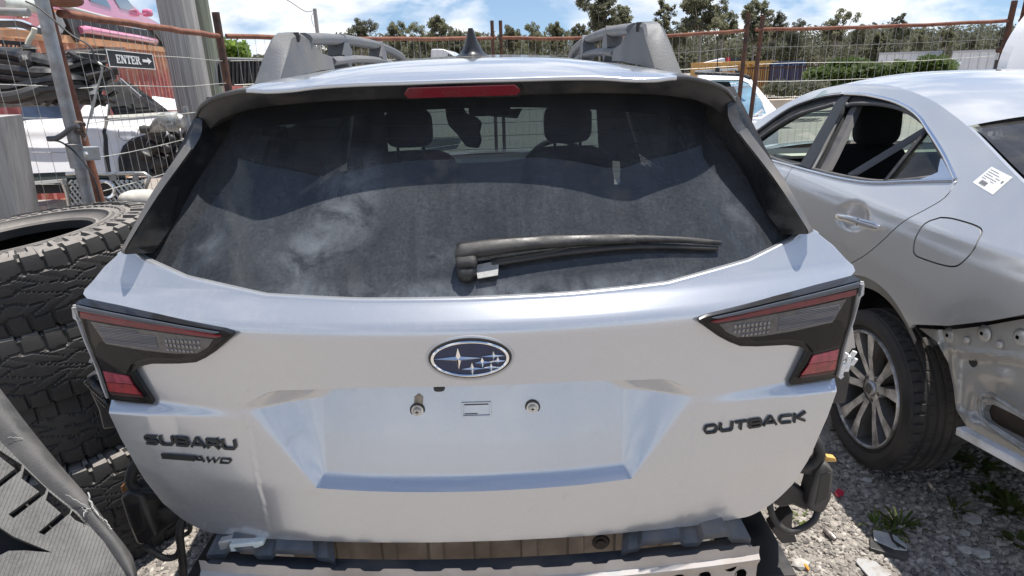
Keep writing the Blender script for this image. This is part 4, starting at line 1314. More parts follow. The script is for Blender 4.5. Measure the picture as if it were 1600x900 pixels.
HOLE = M('deep_hole', (.004, .004, .004), 1.0, spec=0.0)
for (hx, hy, r) in ((1057, 898, .0115), (1099, 898, .0115), (1141, 885, .0115), (1158, 900, .0105)):
    p = atY(hx, hy, 1.07); p.y = beam_y(p.x - XC) - .0012
    mb = MB(); mb.lathe([(.0001, .0), (r, .0), (r + .0015, .0012), (r + .003, -.002)], p, yrot(), 24)
    mb.build('beam_hole', HOLE, BB, smooth=0)
# primer-grey brackets that carry the beam
for side in (-1, 1):
    def Q(x, y, z): return Vector((XC + side * x, y, z))
    mb = MB()
    prof = [(.30, .0), (.315, .012), (.335, .014), (.345, .030), (.425, .030), (.437, .012), (.468, .010), (.478, .028), (.53, .028), (.542, .008), (.585, .0)]
    n = len(prof)
    vs = []
    for (x, h) in prof:
        sk = (x - .44)
        vs += [Q(x, beam_y(x) + .03, ZB + .002 + h * .9), Q(.44 + sk * .70, 1.24, ZB + .088 + h), Q(.44 + sk * .70, 1.32, ZB + .09 + h)]
    fs = []
    for i in range(n - 1):
        for k in range(2):
            a = i * 3 + k; fs.append((a, a + 3, a + 4, a + 1))
    mb.add(vs, fs)
    # turned-down front edge
    mb.add([v for i in range(n) for v in (vs[i * 3], vs[i * 3] + Vector((0, .001, -.012)))], [(i * 2, i * 2 + 1, i * 2 + 3, i * 2 + 2) for i in range(n - 1)])
    bo = mb.build('beam_bracket', ECOAT, WAG, smooth=20)
    mb = MB(); mb.lathe([(.0001, .001), (.009, .001), (.011, -.002)], Q(.452, 1.155, ZB + .068), Matrix.Rotation(.55, 3, 'X'), 20)
    mb.build('bracket_hole', HOLE, bo, smooth=0)
plate('white_insert', [(357, 852), (410, 846), (413, 852), (404, 856), (383, 859), (360, 863)], 1.10, .02, M('pale_plastic', (.62, .66, .63), .5, var=.1, vscale=50), WAG, .003)
plate('insert_holder', [(340, 848), (358, 844), (416, 840), (416, 846), (358, 852), (360, 864), (344, 864)], 1.112, .02, SILVERDIRT, WAG, .003)
mb = MB(); mb.lathe([(.0001, .004), (.006, .004), (.011, .001), (.013, 0)], atY(1146, 824, 1.20), yrot(), 16)
mb.build('drain_plug', M('rusty_bolt', (.22, .13, .08), .8, var=.5, vscale=200), WAG, smooth=40)
# wheels under the wagon
WW = wheel(WAG, (XC - .84, 2.15, .345), R=.345, outward=-1)
for (sx, yy) in ((1, 2.15), (-1, 4.9), (1, 4.9)):
    wheel(WAG, (XC + sx * .84, yy, .345), outward=sx, first=WW)
# ================================================================== silver sedan on the right
SED = thing('sedan', 'silver four-door sedan beside the wagon with open window frames and its rear bumper gone', 'car', (2.30, 3.4, 0))
SSIL = paint('sedan_silver', (0.64, 0.64, 0.635), metal=0.68, rough=0.28, dust=0.32, coat=1.0, dustcol=(0.46, 0.43, 0.39))
SRAW = paint('sedan_inner_silver', (0.44, 0.435, 0.42), metal=0.4, rough=0.42, dust=0.6, coat=0.6, dustcol=(0.30, 0.27, 0.23))
SZT = [.15, .25, .4, .55, .72, .85, 1.0, 1.05, 1.09, 1.13, 1.18, 1.3, 1.4, 1.46, 1.49]
SXT = [1.50, 1.45, 1.42, 1.405, 1.395, 1.398, 1.405, 1.42, 1.455, 1.49, 1.53, 1.625, 1.70, 1.76, 1.83]
def Xs(Y, z):
    x = 0
    for k, w in ((-.012, .2), (-.006, .2), (0, .2), (.006, .2), (.012, .2)): x += w * interp(z + k, SZT, SXT)
    if Y < 2.1: x += .22 * (2.1 - Y) ** 2
    if Y > 3.3 and z > 1.1: x += .03 * (Y - 3.3) * (z - 1.1) / .3
    if Y > 5.0: x += .25 * (Y - 5.0) ** 2
    return x
def S(Y, z, off=0.0): return Vector((Xs(Y, z) + off, Y, z))
def sed_px(px, py, off=0.0):
    X = 1.5
    for i in range(120):
        p = atX(px, py, X); X += .3 * (Xs(p.y, p.z) + off - X)
    return atX(px, py, X)
def SM(Y, z, off=0.0):                                   # far side, mirrored about x = 2.30
    p = S(Y, z, off); return Vector((4.60 - p.x, p.y, p.z))
roofl = [(4.117, 1.224), (3.944, 1.335), (3.751, 1.410), (3.55, 1.445), (3.414, 1.460), (3.061, 1.463), (2.708, 1.426), (2.415, 1.365), (2.143, 1.288), (1.925, 1.222), (1.75, 1.165)]
roofc = [(p.x, p.y) for p in cspline([Vector((a, b, 0)) for a, b in roofl], 4)]
chr_ = [(4.16, 1.085), (4.026, 1.165), (3.93, 1.262), (3.825, 1.330), (3.62, 1.385), (3.42, 1.411), (3.25, 1.417), (3.129, 1.416), (2.89, 1.401), (2.699, 1.368), (2.536, 1.316), (2.335, 1.247), (2.19, 1.190)]
chrc = [(p.x, p.y) for p in cspline([Vector((a, b, 0)) for a, b in chr_], 4)]
beltl = [(2.19, 1.188), (2.389, 1.149), (2.567, 1.113), (2.763, 1.094), (2.985, 1.084), (3.25, 1.075), (3.6, 1.065), (4.16, 1.055)]
beltc = [(p.x, p.y) for p in cspline([Vector((a, b, 0)) for a, b in beltl], 4)]
seam = [(2.176, 1.186), (2.160, 1.136), (2.19, 1.086), (2.235, 1.036), (2.317, .945), (2.419, .852), (2.508, .792), (2.56, .76)]
seamc = [(p.x, p.y) for p in cspline([Vector((a, b, 0)) for a, b in seam], 4)]
archc = [(2.325 + .435 * math.cos(a), .345 + .435 * math.sin(a)) for a in [math.radians(d) for d in range(62, 131, 5)]]   # from front to rear
fuel = [(2.098, 1.084), (2.046, 1.092), (1.940, 1.093), (1.900, 1.078), (1.880, 1.035), (1.899, .986), (1.944, .956), (2.08, .942), (2.130, .948), (2.142, .994), (2.134, 1.055)]
fuelc = [(p.x, p.y) for p in cspline([Vector((a, b, 0)) for a, b in fuel + fuel[:1]], 4)][:-1]
bump_line = [(2.046, .715), (1.898, .772), (1.768, .841), (1.663, .905), (1.50, .945), (1.34, .96)]
quarter = [(a - .003, b) for a, b in seamc] + archc[1:] + bump_line + [(1.30, 1.05), (1.34, 1.13)] + roofc[::-1] + [(4.24, 1.10), (4.19, 1.075)] + chrc[1:]
mb = MB(); mb.sheet(quarter, .025, .02, S, holes=[fuelc], thick=(.012, 0, 0))
SQ = mb.build('quarter_panel', SSIL, SED, smooth=40, recalc=True)
fcx, fcz = 2.01, 1.02
mb = MB(); mb.sheet([(fcx + (a - fcx) * .950, fcz + (b - fcz) * .938) for a, b in fuelc], .02, .015, lambda u, v: S(u, v, .0005), thick=(.010, 0, 0))
mb.build('fuel_lid', SSIL, SED, smooth=40, recalc=True)
def doorfn(Y, z):
    x = Xs(Y, z)
    r2 = ((Y - 2.565) / .125) ** 2 + ((z - .978 - (2.565 - Y) * .10) / .058) ** 2
    if r2 < 1: x += .034 * (1 - r2) ** .8
    return Vector((x, Y, z))
door = [(a + .003, b) for a, b in seamc] + [(2.62, .72), (2.68, .62), (2.74, .36), (2.78, .28), (3.22, .27), (3.235, .7), (3.235, 1.074)] + [p for p in beltc[::-1] if p[0] < 3.22]
mb = MB(); mb.sheet(door, .014, .012, doorfn, thick=(.012, 0, 0))
SD = mb.build('rear_door', SSIL, SED, smooth=75, recalc=True)
hp = cspline([S(2.665, .957, -.004), S(2.62, .964, -.022), S(2.52, .978, -.030), S(2.43, .982, -.024), S(2.345, .984, -.004)], 6)
mb = MB()
def handle_bar(mb, pts, hgt, th, n=12):
    vs = []; k = len(pts)
    for i, p in enumerate(pts):
        t = i / (k - 1); h = hgt * interp(t, [0, .12, .6, .95, 1], [.45, .75, 1.0, 1.05, .55])
        for j in range(n):
            a = 2 * math.pi * j / n
            vs.append(p + Vector((th * math.copysign(abs(math.cos(a)) ** .7, math.cos(a)), 0, h * math.copysign(abs(math.sin(a)) ** .7, math.sin(a)))))
    fs = [(i * n + j, i * n + (j + 1) % n, (i + 1) * n + (j + 1) % n, (i + 1) * n + j) for i in range(k - 1) for j in range(n)]
    fs.append(tuple(range(n - 1, -1, -1))); fs.append(tuple((k - 1) * n + j for j in range(n)))
    mb.add(vs, fs)
handle_bar(mb, hp, .016, .011)
mb.build('handle', M('handle_chrome', (.66, .66, .67), .16, .95), SD, smooth=50, recalc=True)
mb = MB(); mb.bar(S(2.452, .968, -.036), S(2.452, .998, -.036), .003, .003); mb.build('handle_joint', BLACKSATIN, SD, smooth=0)
fdoor = [(3.241, .27), (4.15, .27), (4.24, .5), (4.24, 1.05), (4.16, 1.055)] + [p for p in beltc[::-1] if 3.245 < p[0] < 4.15] + [(3.241, 1.075)]
mb = MB(); mb.sheet(fdoor, .08, .03, S, thick=(.012, 0, 0)); mb.build('front_door', SSIL, SED, smooth=40, recalc=True)
fend = [(4.246, .27), (4.62, .27)] + [(5.05 + .42 * math.cos(math.radians(d)), .345 + .42 * math.sin(math.radians(d))) for d in range(175, 4, -10)] + [(5.6, .3), (5.85, .4), (5.85, .75), (5.2, .98), (4.246, 1.09)]
mb = MB(); mb.sheet(fend, .08, .05, S, thick=(.012, 0, 0)); mb.build('front_wing', SSIL, SED, smooth=40, recalc=True)
mb = MB(); mb.sheet([(2.70, .18), (4.6, .18), (4.6, .262), (2.78, .262)], .2, .03, S, thick=(.03, 0, 0)); mb.build('sill', SSIL, SED, smooth=40, recalc=True)
# dark inner skin behind the gaps
mb = MB()
mb.sheet([(1.32, .93), (1.7, .88), (2.02, .75)] + [(a, b + .01) for a, b in archc[::-1]] + [(2.7, .6), (2.85, .3), (4.6, .3), (4.6, 1.0), (2.8, 1.05), (2.3, 1.14), (1.5, 1.12)], .1, .05, lambda u, v: S(u, v, .045))
mb.build('inner_skin', BLACKSATIN, SED, smooth=40)
mb = MB()
mb.grid(lambda u, v: Vector((lerp(1.425, 1.75, v), 2.325 + .425 * math.cos(math.radians(lerp(5, 112, u))), .345 + .425 * math.sin(math.radians(lerp(5, 112, u))))), 24, 3)
mb.build('wheel_housing', BLACKSATIN, SED, smooth=40)
# folded lip of the arch (dusty satin)
mb = MB()
al = [(2.325 + .437 * math.cos(math.radians(d)), .345 + .437 * math.sin(math.radians(d))) for d in range(52, 134, 3)]
def lipf(u, v):
    k = u * (len(al) - 1); i = min(int(k), len(al) - 2); a = lerp(al[i][0], al[i + 1][0], k - i); b = lerp(al[i][1], al[i + 1][1], k - i)
    d = Vector((a - 2.325, b - .345)).normalized()
    return S(a - d.x * v * .05, b - d.y * v * .05, .004 + .020 * v)
mb.grid(lipf, 40, 5)
mb.build('arch_lip', M('arch_lip_grey', (.15, .155, .15), .45, dirt=(.2, .18, .15), dirt_amt=.4, dscale=8), SED, smooth=40)
# window frames
WFR = M('window_frame_black', (.010, .010, .011), .55, spec=.2, dirt=(.04, .04, .04), dirt_amt=.2, dscale=10)
SEAL = M('seal_grey', (.075, .075, .08), .55, dirt=(.13, .12, .11), dirt_amt=.3, dscale=12)
BP = M('pillar_gloss', (.010, .011, .014), .3, spec=.3, dirt=(.04, .04, .042), dirt_amt=.2, dscale=8)
outer = chrc[1:] + [p for p in beltc[1:]]
rear_open = [(3.10, 1.083), (3.305, 1.345), (3.285, 1.362), (3.238, 1.374), (3.021, 1.384), (2.801, 1.370), (2.604, 1.328), (2.45, 1.270), (2.30, 1.217), (2.283, 1.200), (2.30, 1.182), (2.532, 1.122), (2.763, 1.098), (2.95, 1.088)]
front_open = [(3.98, 1.075), (3.89, 1.182), (3.80, 1.250), (3.70, 1.295), (3.50, 1.343), (3.40, 1.352), (3.30, 1.208), (3.22, 1.085), (3.6, 1.07)]
mb = MB(); mb.sheet(outer, .06, .04, lambda u, v: S(u, v, .022), holes=[rear_open, front_open], thick=(.05, 0, 0))
mb.build('window_frame', WFR, SED, smooth=30, recalc=True)
def loopt(L, r, off, nm, mat, closed=True, sx=1.0, n=8):
    mb = MB(); mb.tube([S(a, b, off) for a, b in L], r, n, closed=closed, sx=sx); return mb.build(nm, mat, SED, smooth=60)
roc = [(p.x, p.y) for p in cspline([Vector((a, b, 0)) for a, b in rear_open + rear_open[:1]], 4)][:-1]
foc = [(p.x, p.y) for p in cspline([Vector((a, b, 0)) for a, b in front_open + front_open[:1]], 3)][:-1]
loopt(roc, .010, .026, 'window_seal', SEAL)
loopt(foc, .011, .026, 'window_seal', SEAL)
TRIMC = M('chrome_trim', (.72, .74, .78), .14, 1.0)
loopt([p for p in chrc if p[0] < 3.42], .009, .004, 'chrome_trim', TRIMC, closed=False)
loopt([p for p in beltc if p[0] < 3.8], .008, -.001, 'chrome_trim', TRIMC, closed=False)
loopt([p for p in chrc if p[0] >= 3.40], .010, .012, 'frame_edge', M('dark_trim', (.10, .10, .10), .4), closed=False)
mb = MB()
cor = [S(2.34, 1.238, .004), S(2.195, 1.189, 0), S(2.40, 1.148, 0)]
mb.sheet([(2.193, 1.189), (2.34, 1.240), (2.31, 1.213), (2.292, 1.200), (2.31, 1.186), (2.36, 1.157)], .03, .02, lambda u, v: S(u, v, -.003), thick=(.02, 0, 0))
mb.build('chrome_corner', TRIMC, SED, smooth=40, recalc=True)
mb = MB(); mb.sheet([(3.11, 1.085), (3.225, 1.085), (3.41, 1.372), (3.40, 1.405), (3.315, 1.405), (3.308, 1.372)], .05, .04, lambda u, v: S(u, v, .012), thick=(.02, 0, 0))
mb.build('door_pillar', BP, SED, smooth=30, recalc=True)
mb = MB(); mb.sheet([(3.02, 1.088), (3.075, 1.086), (3.30, 1.372), (3.25, 1.376)], .05, .04, lambda u, v: S(u, v, .045), thick=(.03, 0, 0))
mb.build('pillar_trim', SEAL, SED, smooth=30, recalc=True)
mb = MB(); mb.sheet([(2.545, 1.122), (2.570, 1.303), (2.45, 1.266), (2.31, 1.216), (2.295, 1.200), (2.31, 1.184)], .05, .05, lambda u, v: S(u, v, .030))
mb.build('quarter_glass', glass('quarter_window', (.30, .36, .35), dust=.10), SED, smooth=40)
mb = MB(); mb.bar(S(2.535, 1.115, .024), S(2.575, 1.318, .024), .016, .016); mb.build('glass_channel', BLACKSATIN, SED, smooth=0)
mb = MB()
a, b = S(2.585, 1.318, .02), S(2.80, 1.105, .03)
mb.bar(a, b, .014, .02); mb.bar(a + Vector((.006, -.012, -.004)), b + Vector((.006, -.012, -.006)), .005, .012)
mb.build('loose_channel', M('loose_channel_grey', (.09, .10, .12), .3), SED, smooth=0)
# roof, rear glass, boot, front, far side
def roof_xy(Y):
    zr = interp(-Y, [-p[0] for p in roofc], [p[1] for p in roofc]); return Xs(Y, zr), zr
def sroof(u, v):
    Y = lerp(3.74, 2.36, u); x0, zr = roof_xy(Y)
    s = lerp(-1, 1, v); hw = 2.30 - x0
    return Vector((2.30 + s * hw, Y - .03 * (1 - abs(s)) * (1 if u > .95 else 0), zr + .052 * (1 - abs(s) ** 2.4)))
mb = MB(); mb.grid(sroof, 40, 41); mb.build('roof', SSIL, SED, smooth=60)
def srg(u, v):
    Y = lerp(2.36, 1.75, u); x0, zr = roof_xy(Y); s = lerp(-1, 1, v); hw = 2.30 - x0
    return Vector((2.30 + s * hw * .96, Y, zr + .045 * (1 - abs(s) ** 2.2) - .004))
mb = MB(); mb.grid(srg, 16, 25); mb.build('rear_screen', glass('sedan_rear_screen', (.20, .21, .24), dust=.16), SED, smooth=60)
def sboot(u, v):
    Y = lerp(1.75, 1.30, u); x0 = Xs(Y, 1.14); s = lerp(-1, 1, v); hw = 2.30 - x0
    return Vector((2.30 + s * hw, Y, lerp(1.165, 1.09, u) + .02 * (1 - s * s)))
mb = MB(); mb.grid(sboot, 10, 25)
def sbootr(u, v):
    p = sboot(1, v); s = lerp(-1, 1, v); z = lerp(p.z, .90, u); hw = 2.30 - Xs(1.30, min(1.09, z)) - .01
    return Vector((2.30 + s * hw, 1.30 - .05 * (1 - s * s) + .02 * u + .02 * math.sin(u * 3.1), z))
mb.grid(sbootr, 8, 25); mb.build('boot_lid', SSIL, SED, smooth=40)
mb = MB(); mb.grid(lambda u, v: Vector((lerp(1.62, 2.98, v), 1.42 + .02 * math.sin(u * 9), lerp(.92, .42, u))), 10, 12); mb.build('rear_panel', SRAW, SED, smooth=40)
def sws(u, v):
    s = lerp(-1, 1, v); hw = lerp(.60, .74, u)
    return Vector((2.30 + s * hw, lerp(3.74, 4.40, u) - .16 * s * s, lerp(1.455, 1.04, u) - .035 * s * s))
mb = MB(); mb.grid(sws, 12, 21); mb.build('windscreen', FRONTGL, SED, smooth=60)
def shood(u, v):
    s = lerp(-1, 1, v); hw = lerp(.82, .66, u)
    return Vector((2.30 + s * hw, lerp(4.36, 5.80, u) - .2 * s * s, lerp(1.05, .80, u ** 1.4) - .05 * s * s))
def snose(u, v):
    p = shood(1, v); p.z = lerp(p.z, .25, u); p.y += .05 * math.sin(u * 3.1); return p
mb = MB(); mb.grid(shood, 14, 21); mb.grid(snose, 8, 21); mb.build('bonnet', SSIL, SED, smooth=50)
far = [(1.32, .6), (1.9, .35), (4.6, .25), (5.7, .3), (5.8, .75), (4.24, 1.07), (2.2, 1.18), (1.34, 1.13)]
mb = MB(); mb.sheet(far, .2, .1, SM); mb.build('far_side', SSIL, SED, smooth=40)
mb = MB(); mb.sheet(roofc + [(1.75, 1.15), (2.18, 1.19)] + chrc[::-1][0:] , .1, .05, SM); mb.build('far_pillar', SSIL, SED, smooth=40)
mb = MB(); mb.sheet([(2.4, 1.17), (2.7, 1.10), (4.1, 1.06), (3.98, 1.19), (3.80, 1.33), (3.4, 1.405), (3.0, 1.40), (2.6, 1.33)], .15, .08, lambda u, v: SM(u, v, .02)); mb.build('far_windows', FRONTGL, SED, smooth=40)
mb = MB(); mb.sheet([(3.18, 1.07), (3.26, 1.07), (3.40, 1.40), (3.30, 1.40)], .1, .1, lambda u, v: SM(u, v, .01)); mb.build('far_door_pillar', WFR, SED, smooth=40)
mb = MB(); mb.box((2.3, 3.75, .28), (1.40, 2.1, .04)); mb.box((2.3, 4.35, .6), (1.4, .03, .7)); mb.box((2.3, 2.25, .75), (1.5, .03, .75)); mb.box((2.3, 1.9, 1.10), (1.40, .55, .02))
mb.build('floor_pan', BLACKSATIN, SED, smooth=0)
mb = MB(); mb.grid(lambda u, v: sroof(u, lerp(.06, .94, v)) + Vector((0, 0, -.035)), 12, 12); mb.build('headliner', M('pale_headliner', (.36, .35, .32), .9), SED, smooth=50)
# cabin
for xx in (1.90, 2.68):
    mb = MB(); mb.sell((xx, 3.40, .83), (.23, .085, .33), .45, .45, rot=Matrix.Rotation(-.18, 3, 'X')); mb.sell((xx, 3.66, .55), (.25, .27, .09), .45, .45)
    fs_ = mb.build('front_seat', CLOTH, SED, smooth=50)
    mb = MB(); mb.sell((xx, 3.36, 1.26), (.115, .055, .105), .5, .6, rot=Matrix.Rotation(-.1, 3, 'X')); mb.build('headrest', CLOTH, fs_, smooth=50)
mb = MB(); mb.sell((2.3, 2.42, .85), (.66, .09, .28), .4, .35, rot=Matrix.Rotation(-.25, 3, 'X')); mb.sell((2.3, 2.65, .52), (.66, .26, .09), .4, .35); mb.build('rear_bench', CLOTH, SED, smooth=50)
mb = MB(); mb.box((2.3, 4.05, .92), (1.42, .45, .22)); 
db = mb.build('dashboard', TRIMBLK, SED, smooth=0); bevel(db, .04, 3)
mb = MB(); mb.box((2.3, 3.86, 1.035), (1.38, .10, .016)); mb.build('dash_strip', M('cream_trim', (.50, .48, .38), .6), db, smooth=0)
mb = MB(); mb.tube([Vector((2.68 + .18 * math.cos(2 * math.pi * i / 24), 3.72 + .06 * math.sin(2 * math.pi * i / 24), .98 + .17 * math.sin(2 * math.pi * i / 24))) for i in range(24)], .015, 8, closed=True)
mb.build('steering_wheel', BLACKSATIN, SED, smooth=50)
mb = MB(); 
pp_ = [(1296, 200), (1313, 187), (1331, 197), (1326, 219), (1295, 219)]
mb.prism(pp_, .003, lambda u, v, w: atY(u, v, 4.0) + Vector((0, w, 0)))
mb.build('windscreen_paper', M('white_paper', (.80, .80, .78), .8), SED, smooth=0, recalc=True)
mb = MB(); mb.bar(S(2.9, 1.02, .05), S(2.75, 1.08, .05), .03, .02); mb.tube([S(2.76, 1.09, .05), S(2.80, 1.0, .12), S(2.9, .9, .10)], .012, 8)
mb.build('door_inner', TRIMBLK, SED, smooth=40)
mb = MB(); mb.sheet([(2.6, .6), (3.25, .5), (3.25, 1.06), (2.75, 1.07), (2.5, 1.10), (2.4, 1.1)], .1, .05, lambda u, v: S(u, v, .07)); mb.build('door_lining', TRIMBLK, SED, smooth=40)
# sticker
mb = MB(); mb.sheet([(2.108, 1.196), (2.095, 1.249), (1.984, 1.233), (1.992, 1.178)], .03, .02, lambda u, v: S(u, v, -.0012))
stk = mb.build('sticker', M('sticker_white', (.78, .78, .76), .5), SED, smooth=40)
# printed lines and bar code
mb = MB()
c0, c1, c2, c3 = [Vector(k) for k in ((2.108, 1.196, 0), (2.095, 1.249, 0), (1.984, 1.233, 0), (1.992, 1.178, 0))]
def stp(u, v): 
    p = c1.lerp(c2, u).lerp(c0.lerp(c3, u), v); return S(p.x, p.y, -.0024)
def srect(u0, v0, u1, v1): mb.add([stp(u0, v0), stp(u1, v0), stp(u1, v1), stp(u0, v1)], [(0, 1, 2, 3)])
for k in range(9): srect(.20 + k * .035, .66, .20 + k * .035 + (.022 if k % 2 else .015), .88)
for (u0, u1, v) in ((.08, .5, .10), (.08, .62, .22), (.08, .42, .34), (.55, .75, .34), (.08, .70, .46), (.08, .30, .56), (.5, .66, .56)):
    srect(u0, v, u1, v + .022)
srect(.84, .30, .90, .42)
mb.build('sticker_print', M('print_grey', (.16, .16, .17), .7), stk, smooth=0, kind='stuff')
# rear corner under the missing bumper
def relief(px, py):
    d = 0.0
    d += .022 * sstep(py - 555 - (px - 1500) * .12, -6, 6) * sstep(px - 1497, -6, 8) * (1 - sstep(py - 640 - (px - 1500) * .5, -8, 8))
    d -= .018 * math.exp(-(((px - 1560) / 22) ** 2 + ((py - 588) / 14) ** 2))
    d += .012 * math.exp(-(((px - 1520) / 10) ** 2 + ((py - 566) / 10) ** 2))
    d -= .010 * math.exp(-((py - 548 - (px - 1500) * .12) / 5) ** 2)
    d += .016 * math.exp(-((px - 1480 - (py - 560) * .12) / 7) ** 2)
    d -= .012 * math.exp(-((px - 1519 + (py - 640) * .25) / 8) ** 2) * sstep(py, 590, 620)
    return d
rp = [(1436, 513), (1480, 516), (1540, 509), (1600, 498), (1660, 486), (1660, 742), (1600, 717), (1560, 697), (1512, 669), (1494, 640), (1489, 600), (1482, 568), (1464, 534)]
slot = [(1536, 642), (1540, 633), (1552, 632), (1600, 655), (1640, 676), (1640, 712), (1600, 690), (1550, 664), (1540, 656)]
mb = MB(); mb.sheet(rp, 5, 5, lambda u, v: sed_px(u, v, .055 + relief(u, v)), holes=[slot], thick=(.02, 0, 0))
RC = mb.build('rear_corner_panel', SRAW, SED, smooth=50, recalc=True)
mb = MB()
for g, r in ((0, .007), (1, .006)):
    cx, cy = 1590, 665
    pts = [(cx + (a - cx) * (1.06 + .07 * g), cy + (b - cy) * (1.25 + .28 * g)) for a, b in slot]
    mb.tube([sed_px(a, b, .050 - .006 * g) for a, b in pts], r, 8, closed=True)
mb.build('vent_seal', M('vent_seal_grey', (.36, .37, .38), .45, dirt=(.2, .18, .15), dirt_amt=.4, dscale=20), RC, smooth=60, kind='stuff')
mb = MB(); mb.sheet([(a, b) for a, b in slot], 20, 20, lambda u, v: sed_px(u, v, .10)); mb.build('vent_flap', M('brown_flap', (.06, .045, .035), .5), RC, smooth=40)
for (px, py) in ((1482, 524), (1536, 521), (1592, 527)):
    c = sed_px(px, py, .050 + relief(px, py)); rx = Matrix.Rotation(math.radians(-90), 3, 'Y')
    mb = MB(); mb.lathe([(.006, .005), (.012, .0045), (.017, .0025), (.024, .0005), (.027, -.004)], c, rx, 24)
    bo = mb.build('bumper_clip', M('clip_silver', (.48, .48, .47), .42, .5), RC, smooth=50)
    mb = MB(); mb.box(c + Vector((-.0050, 0, 0)), (.002, .011, .010)); mb.build('clip_hole', HOLE, RC, smooth=0)
for (px, py, r) in ((1511, 531, .012), (1562, 538, .013)):
    mb = MB(); mb.sell(sed_px(px, py, .05), (.010, r, r), .8, 1, 16, 10); mb.build('boss', SRAW, RC, smooth=60)
for (px, py, r) in ((1521, 565, .016),):
    c = sed_px(px, py, .052 + relief(px, py)); mb = MB(); mb.lathe([(.0001, 0), (r * .7, .001), (r, .004), (r * 1.25, 0)], c, rx, 20); mb.build('grommet', RUBBER, RC, smooth=50)
mb = MB(); mb.bar(sed_px(1500, 672, .0), sed_px(1660, 758, .0), .035, .028)
bevel(mb.build('white_sill_strip', M('white_coated_metal', (.72, .73, .75), .35, dirt=(.4, .38, .35), dirt_amt=.35, dscale=12), SED, smooth=0), .004)
mb = MB(); mb.box((2.45, 1.62, .62), (1.2, .5, .30)); mb.box((2.55, 2.4, .50), (1.1, .8, .12)); mb.box((2.36, 2.1, .57), (1.25, 1.5, .03)); mb.build('underbody', BLACKSATIN, SED, smooth=0)
wheel(SED, (1.5175, 2.30, .325), R=.325, w=.235, rr=.238, outward=-1)
sw1 = [o for o in SED.children if o.name.startswith('wheel') and 'housing' not in o.name][0]
for (xx, yy, ow) in ((3.08, 2.30, 1), (1.52, 5.05, -1), (3.08, 5.05, 1)):
    wheel(SED, (xx, yy, .325), R=.325, outward=ow, first=sw1)
# ================================================================== left: tyre stack, black panel
def at_tread(a, s):
    """worn all-terrain tread: two wandering grooves, thin sipes, small shoulder lugs"""
    k = a / (2 * math.pi)
    wv = .07 * math.sin(2 * math.pi * 17 * k) + .03 * math.sin(2 * math.pi * 34 * k + 1)
    d = 0.0
    for c, wd, dp in ((-.62, .028, .0055), (.62, .028, .0055), (-.22, .022, .0045), (.22, .022, .0045)):
        if abs(s - c - wv * (1 if c > 0 else -1)) < wd: d = dp
    if abs(s) > .64:
        q = (k * 46 + (.5 if s > 0 else 0)) % 1.0
        if q < .17: d = max(d, .0065)
    elif abs(s) > .24:
        q = (k * 23 + abs(s) * 1.6) % 1.0
        if q < .07: d = max(d, .004)
        elif abs(q - .5) < .03: d = max(d, .0022)
    else:
        q = (k * 23 + .5 + s * 2.2) % 1.0
        if q < .07: d = max(d, .004)
    return d
def at_lug(a, t, z):
    """sidewall relief: bead rings, lettering ribs and square lugs towards the shoulder"""
    e = 0.0
    k = a / (2 * math.pi)
    if t > .86:
        q = (k * 46 + (.5 if z > 0 else 0)) % 1.0
        e = .010 if q > .20 else 0.0
    elif .63 < t < .86:
        q = (k * 23) % 1.0
        e = .010 if .14 < q < .74 else .0
        if .30 < q < .58 and .68 < t < .78: e = .003
    elif .28 < t < .34: e = .006
    elif .46 < t < .54: e = .004 if (k * 60) % 1.0 < .7 else .001
    return e
TR = .415
vs_, fs_2 = tyre_mesh(TR, .228, .222, at_tread, 528, 40, at_lug)
mb = MB(); mb.add(vs_, fs_2)
spots = [((-1.66, 2.06, .115), (0, 0, 0), 'old all-terrain tyre at the very bottom of the stack left of the wagon'),
         ((-1.60, 2.02, .344), (0.5, -1.0, .7), 'old all-terrain tyre second from the ground in the stack left of the wagon'),
         ((-1.64, 2.04, .574), (0.0, -1.5, 1.9), 'old all-terrain tyre in the middle of the stack left of the wagon'),
         ((-1.61, 2.01, .806), (0.5, -2.5, 2.6), 'old all-terrain tyre just under the tilted top one of the stack'),
         ((-1.60, 2.03, 1.026), (2.0, -5.0, 3.1), 'dusty all-terrain tyre lying tilted on top of the tyre stack, its sunlit sidewall facing up')]
T0 = None
for p, (rx, ry, rz), lab in spots:
    if T0 is None:
        T0 = mb.build('tyre', TYREDUST_SUNLIT, None, smooth=30, origin=(0, 0, 0)); o = T0
    else:
        o = T0.copy(); COL.objects.link(o)
    o.rotation_mode = 'ZXY'
    o.location = p; o.rotation_euler = (math.radians(rx), math.radians(ry), rz)
    tag(o, lab, 'tyre', 'all-terrain tyres stacked left of the wagon')

def ribmat():
    mt, t, b = nodemat('ribbed_grey_plastic')
    oc = obj_coord(t)
    w = t.nodes.new('ShaderNodeTexWave'); w.wave_type = 'BANDS'; w.bands_direction = 'X'
    w.inputs['Scale'].default_value = 55.0; w.inputs['Distortion'].default_value = .15
    t.links.new(oc, w.inputs['Vector'])
    c = ramp(t, noise_node(t, 9.0, 8.0, .7, oc), [(.3, (.060, .060, .060)), (.75, (.19, .185, .17))])
    c = mixc(t, ramp(t, noise_node(t, 220, 2.0, .8, oc), [(.45, 0.0), (.7, .5)]), c, (.20, .19, .18))
    t.links.new(c, b.inputs['Base Color']); b.inputs['Roughness'].default_value = .62
    bump(t, b, w.outputs['Color'], .55, .003)
    return mt
RIBM = ribmat()
SMOOTHP = M('worn_smooth_plastic', (.036, .037, .038), .5, dirt=(.12, .115, .11), dirt_amt=.7, bump_s=.25, bscale=300, dscale=8)
def zp(x, y): return (x / 2.904, 590 + y / 2.904)
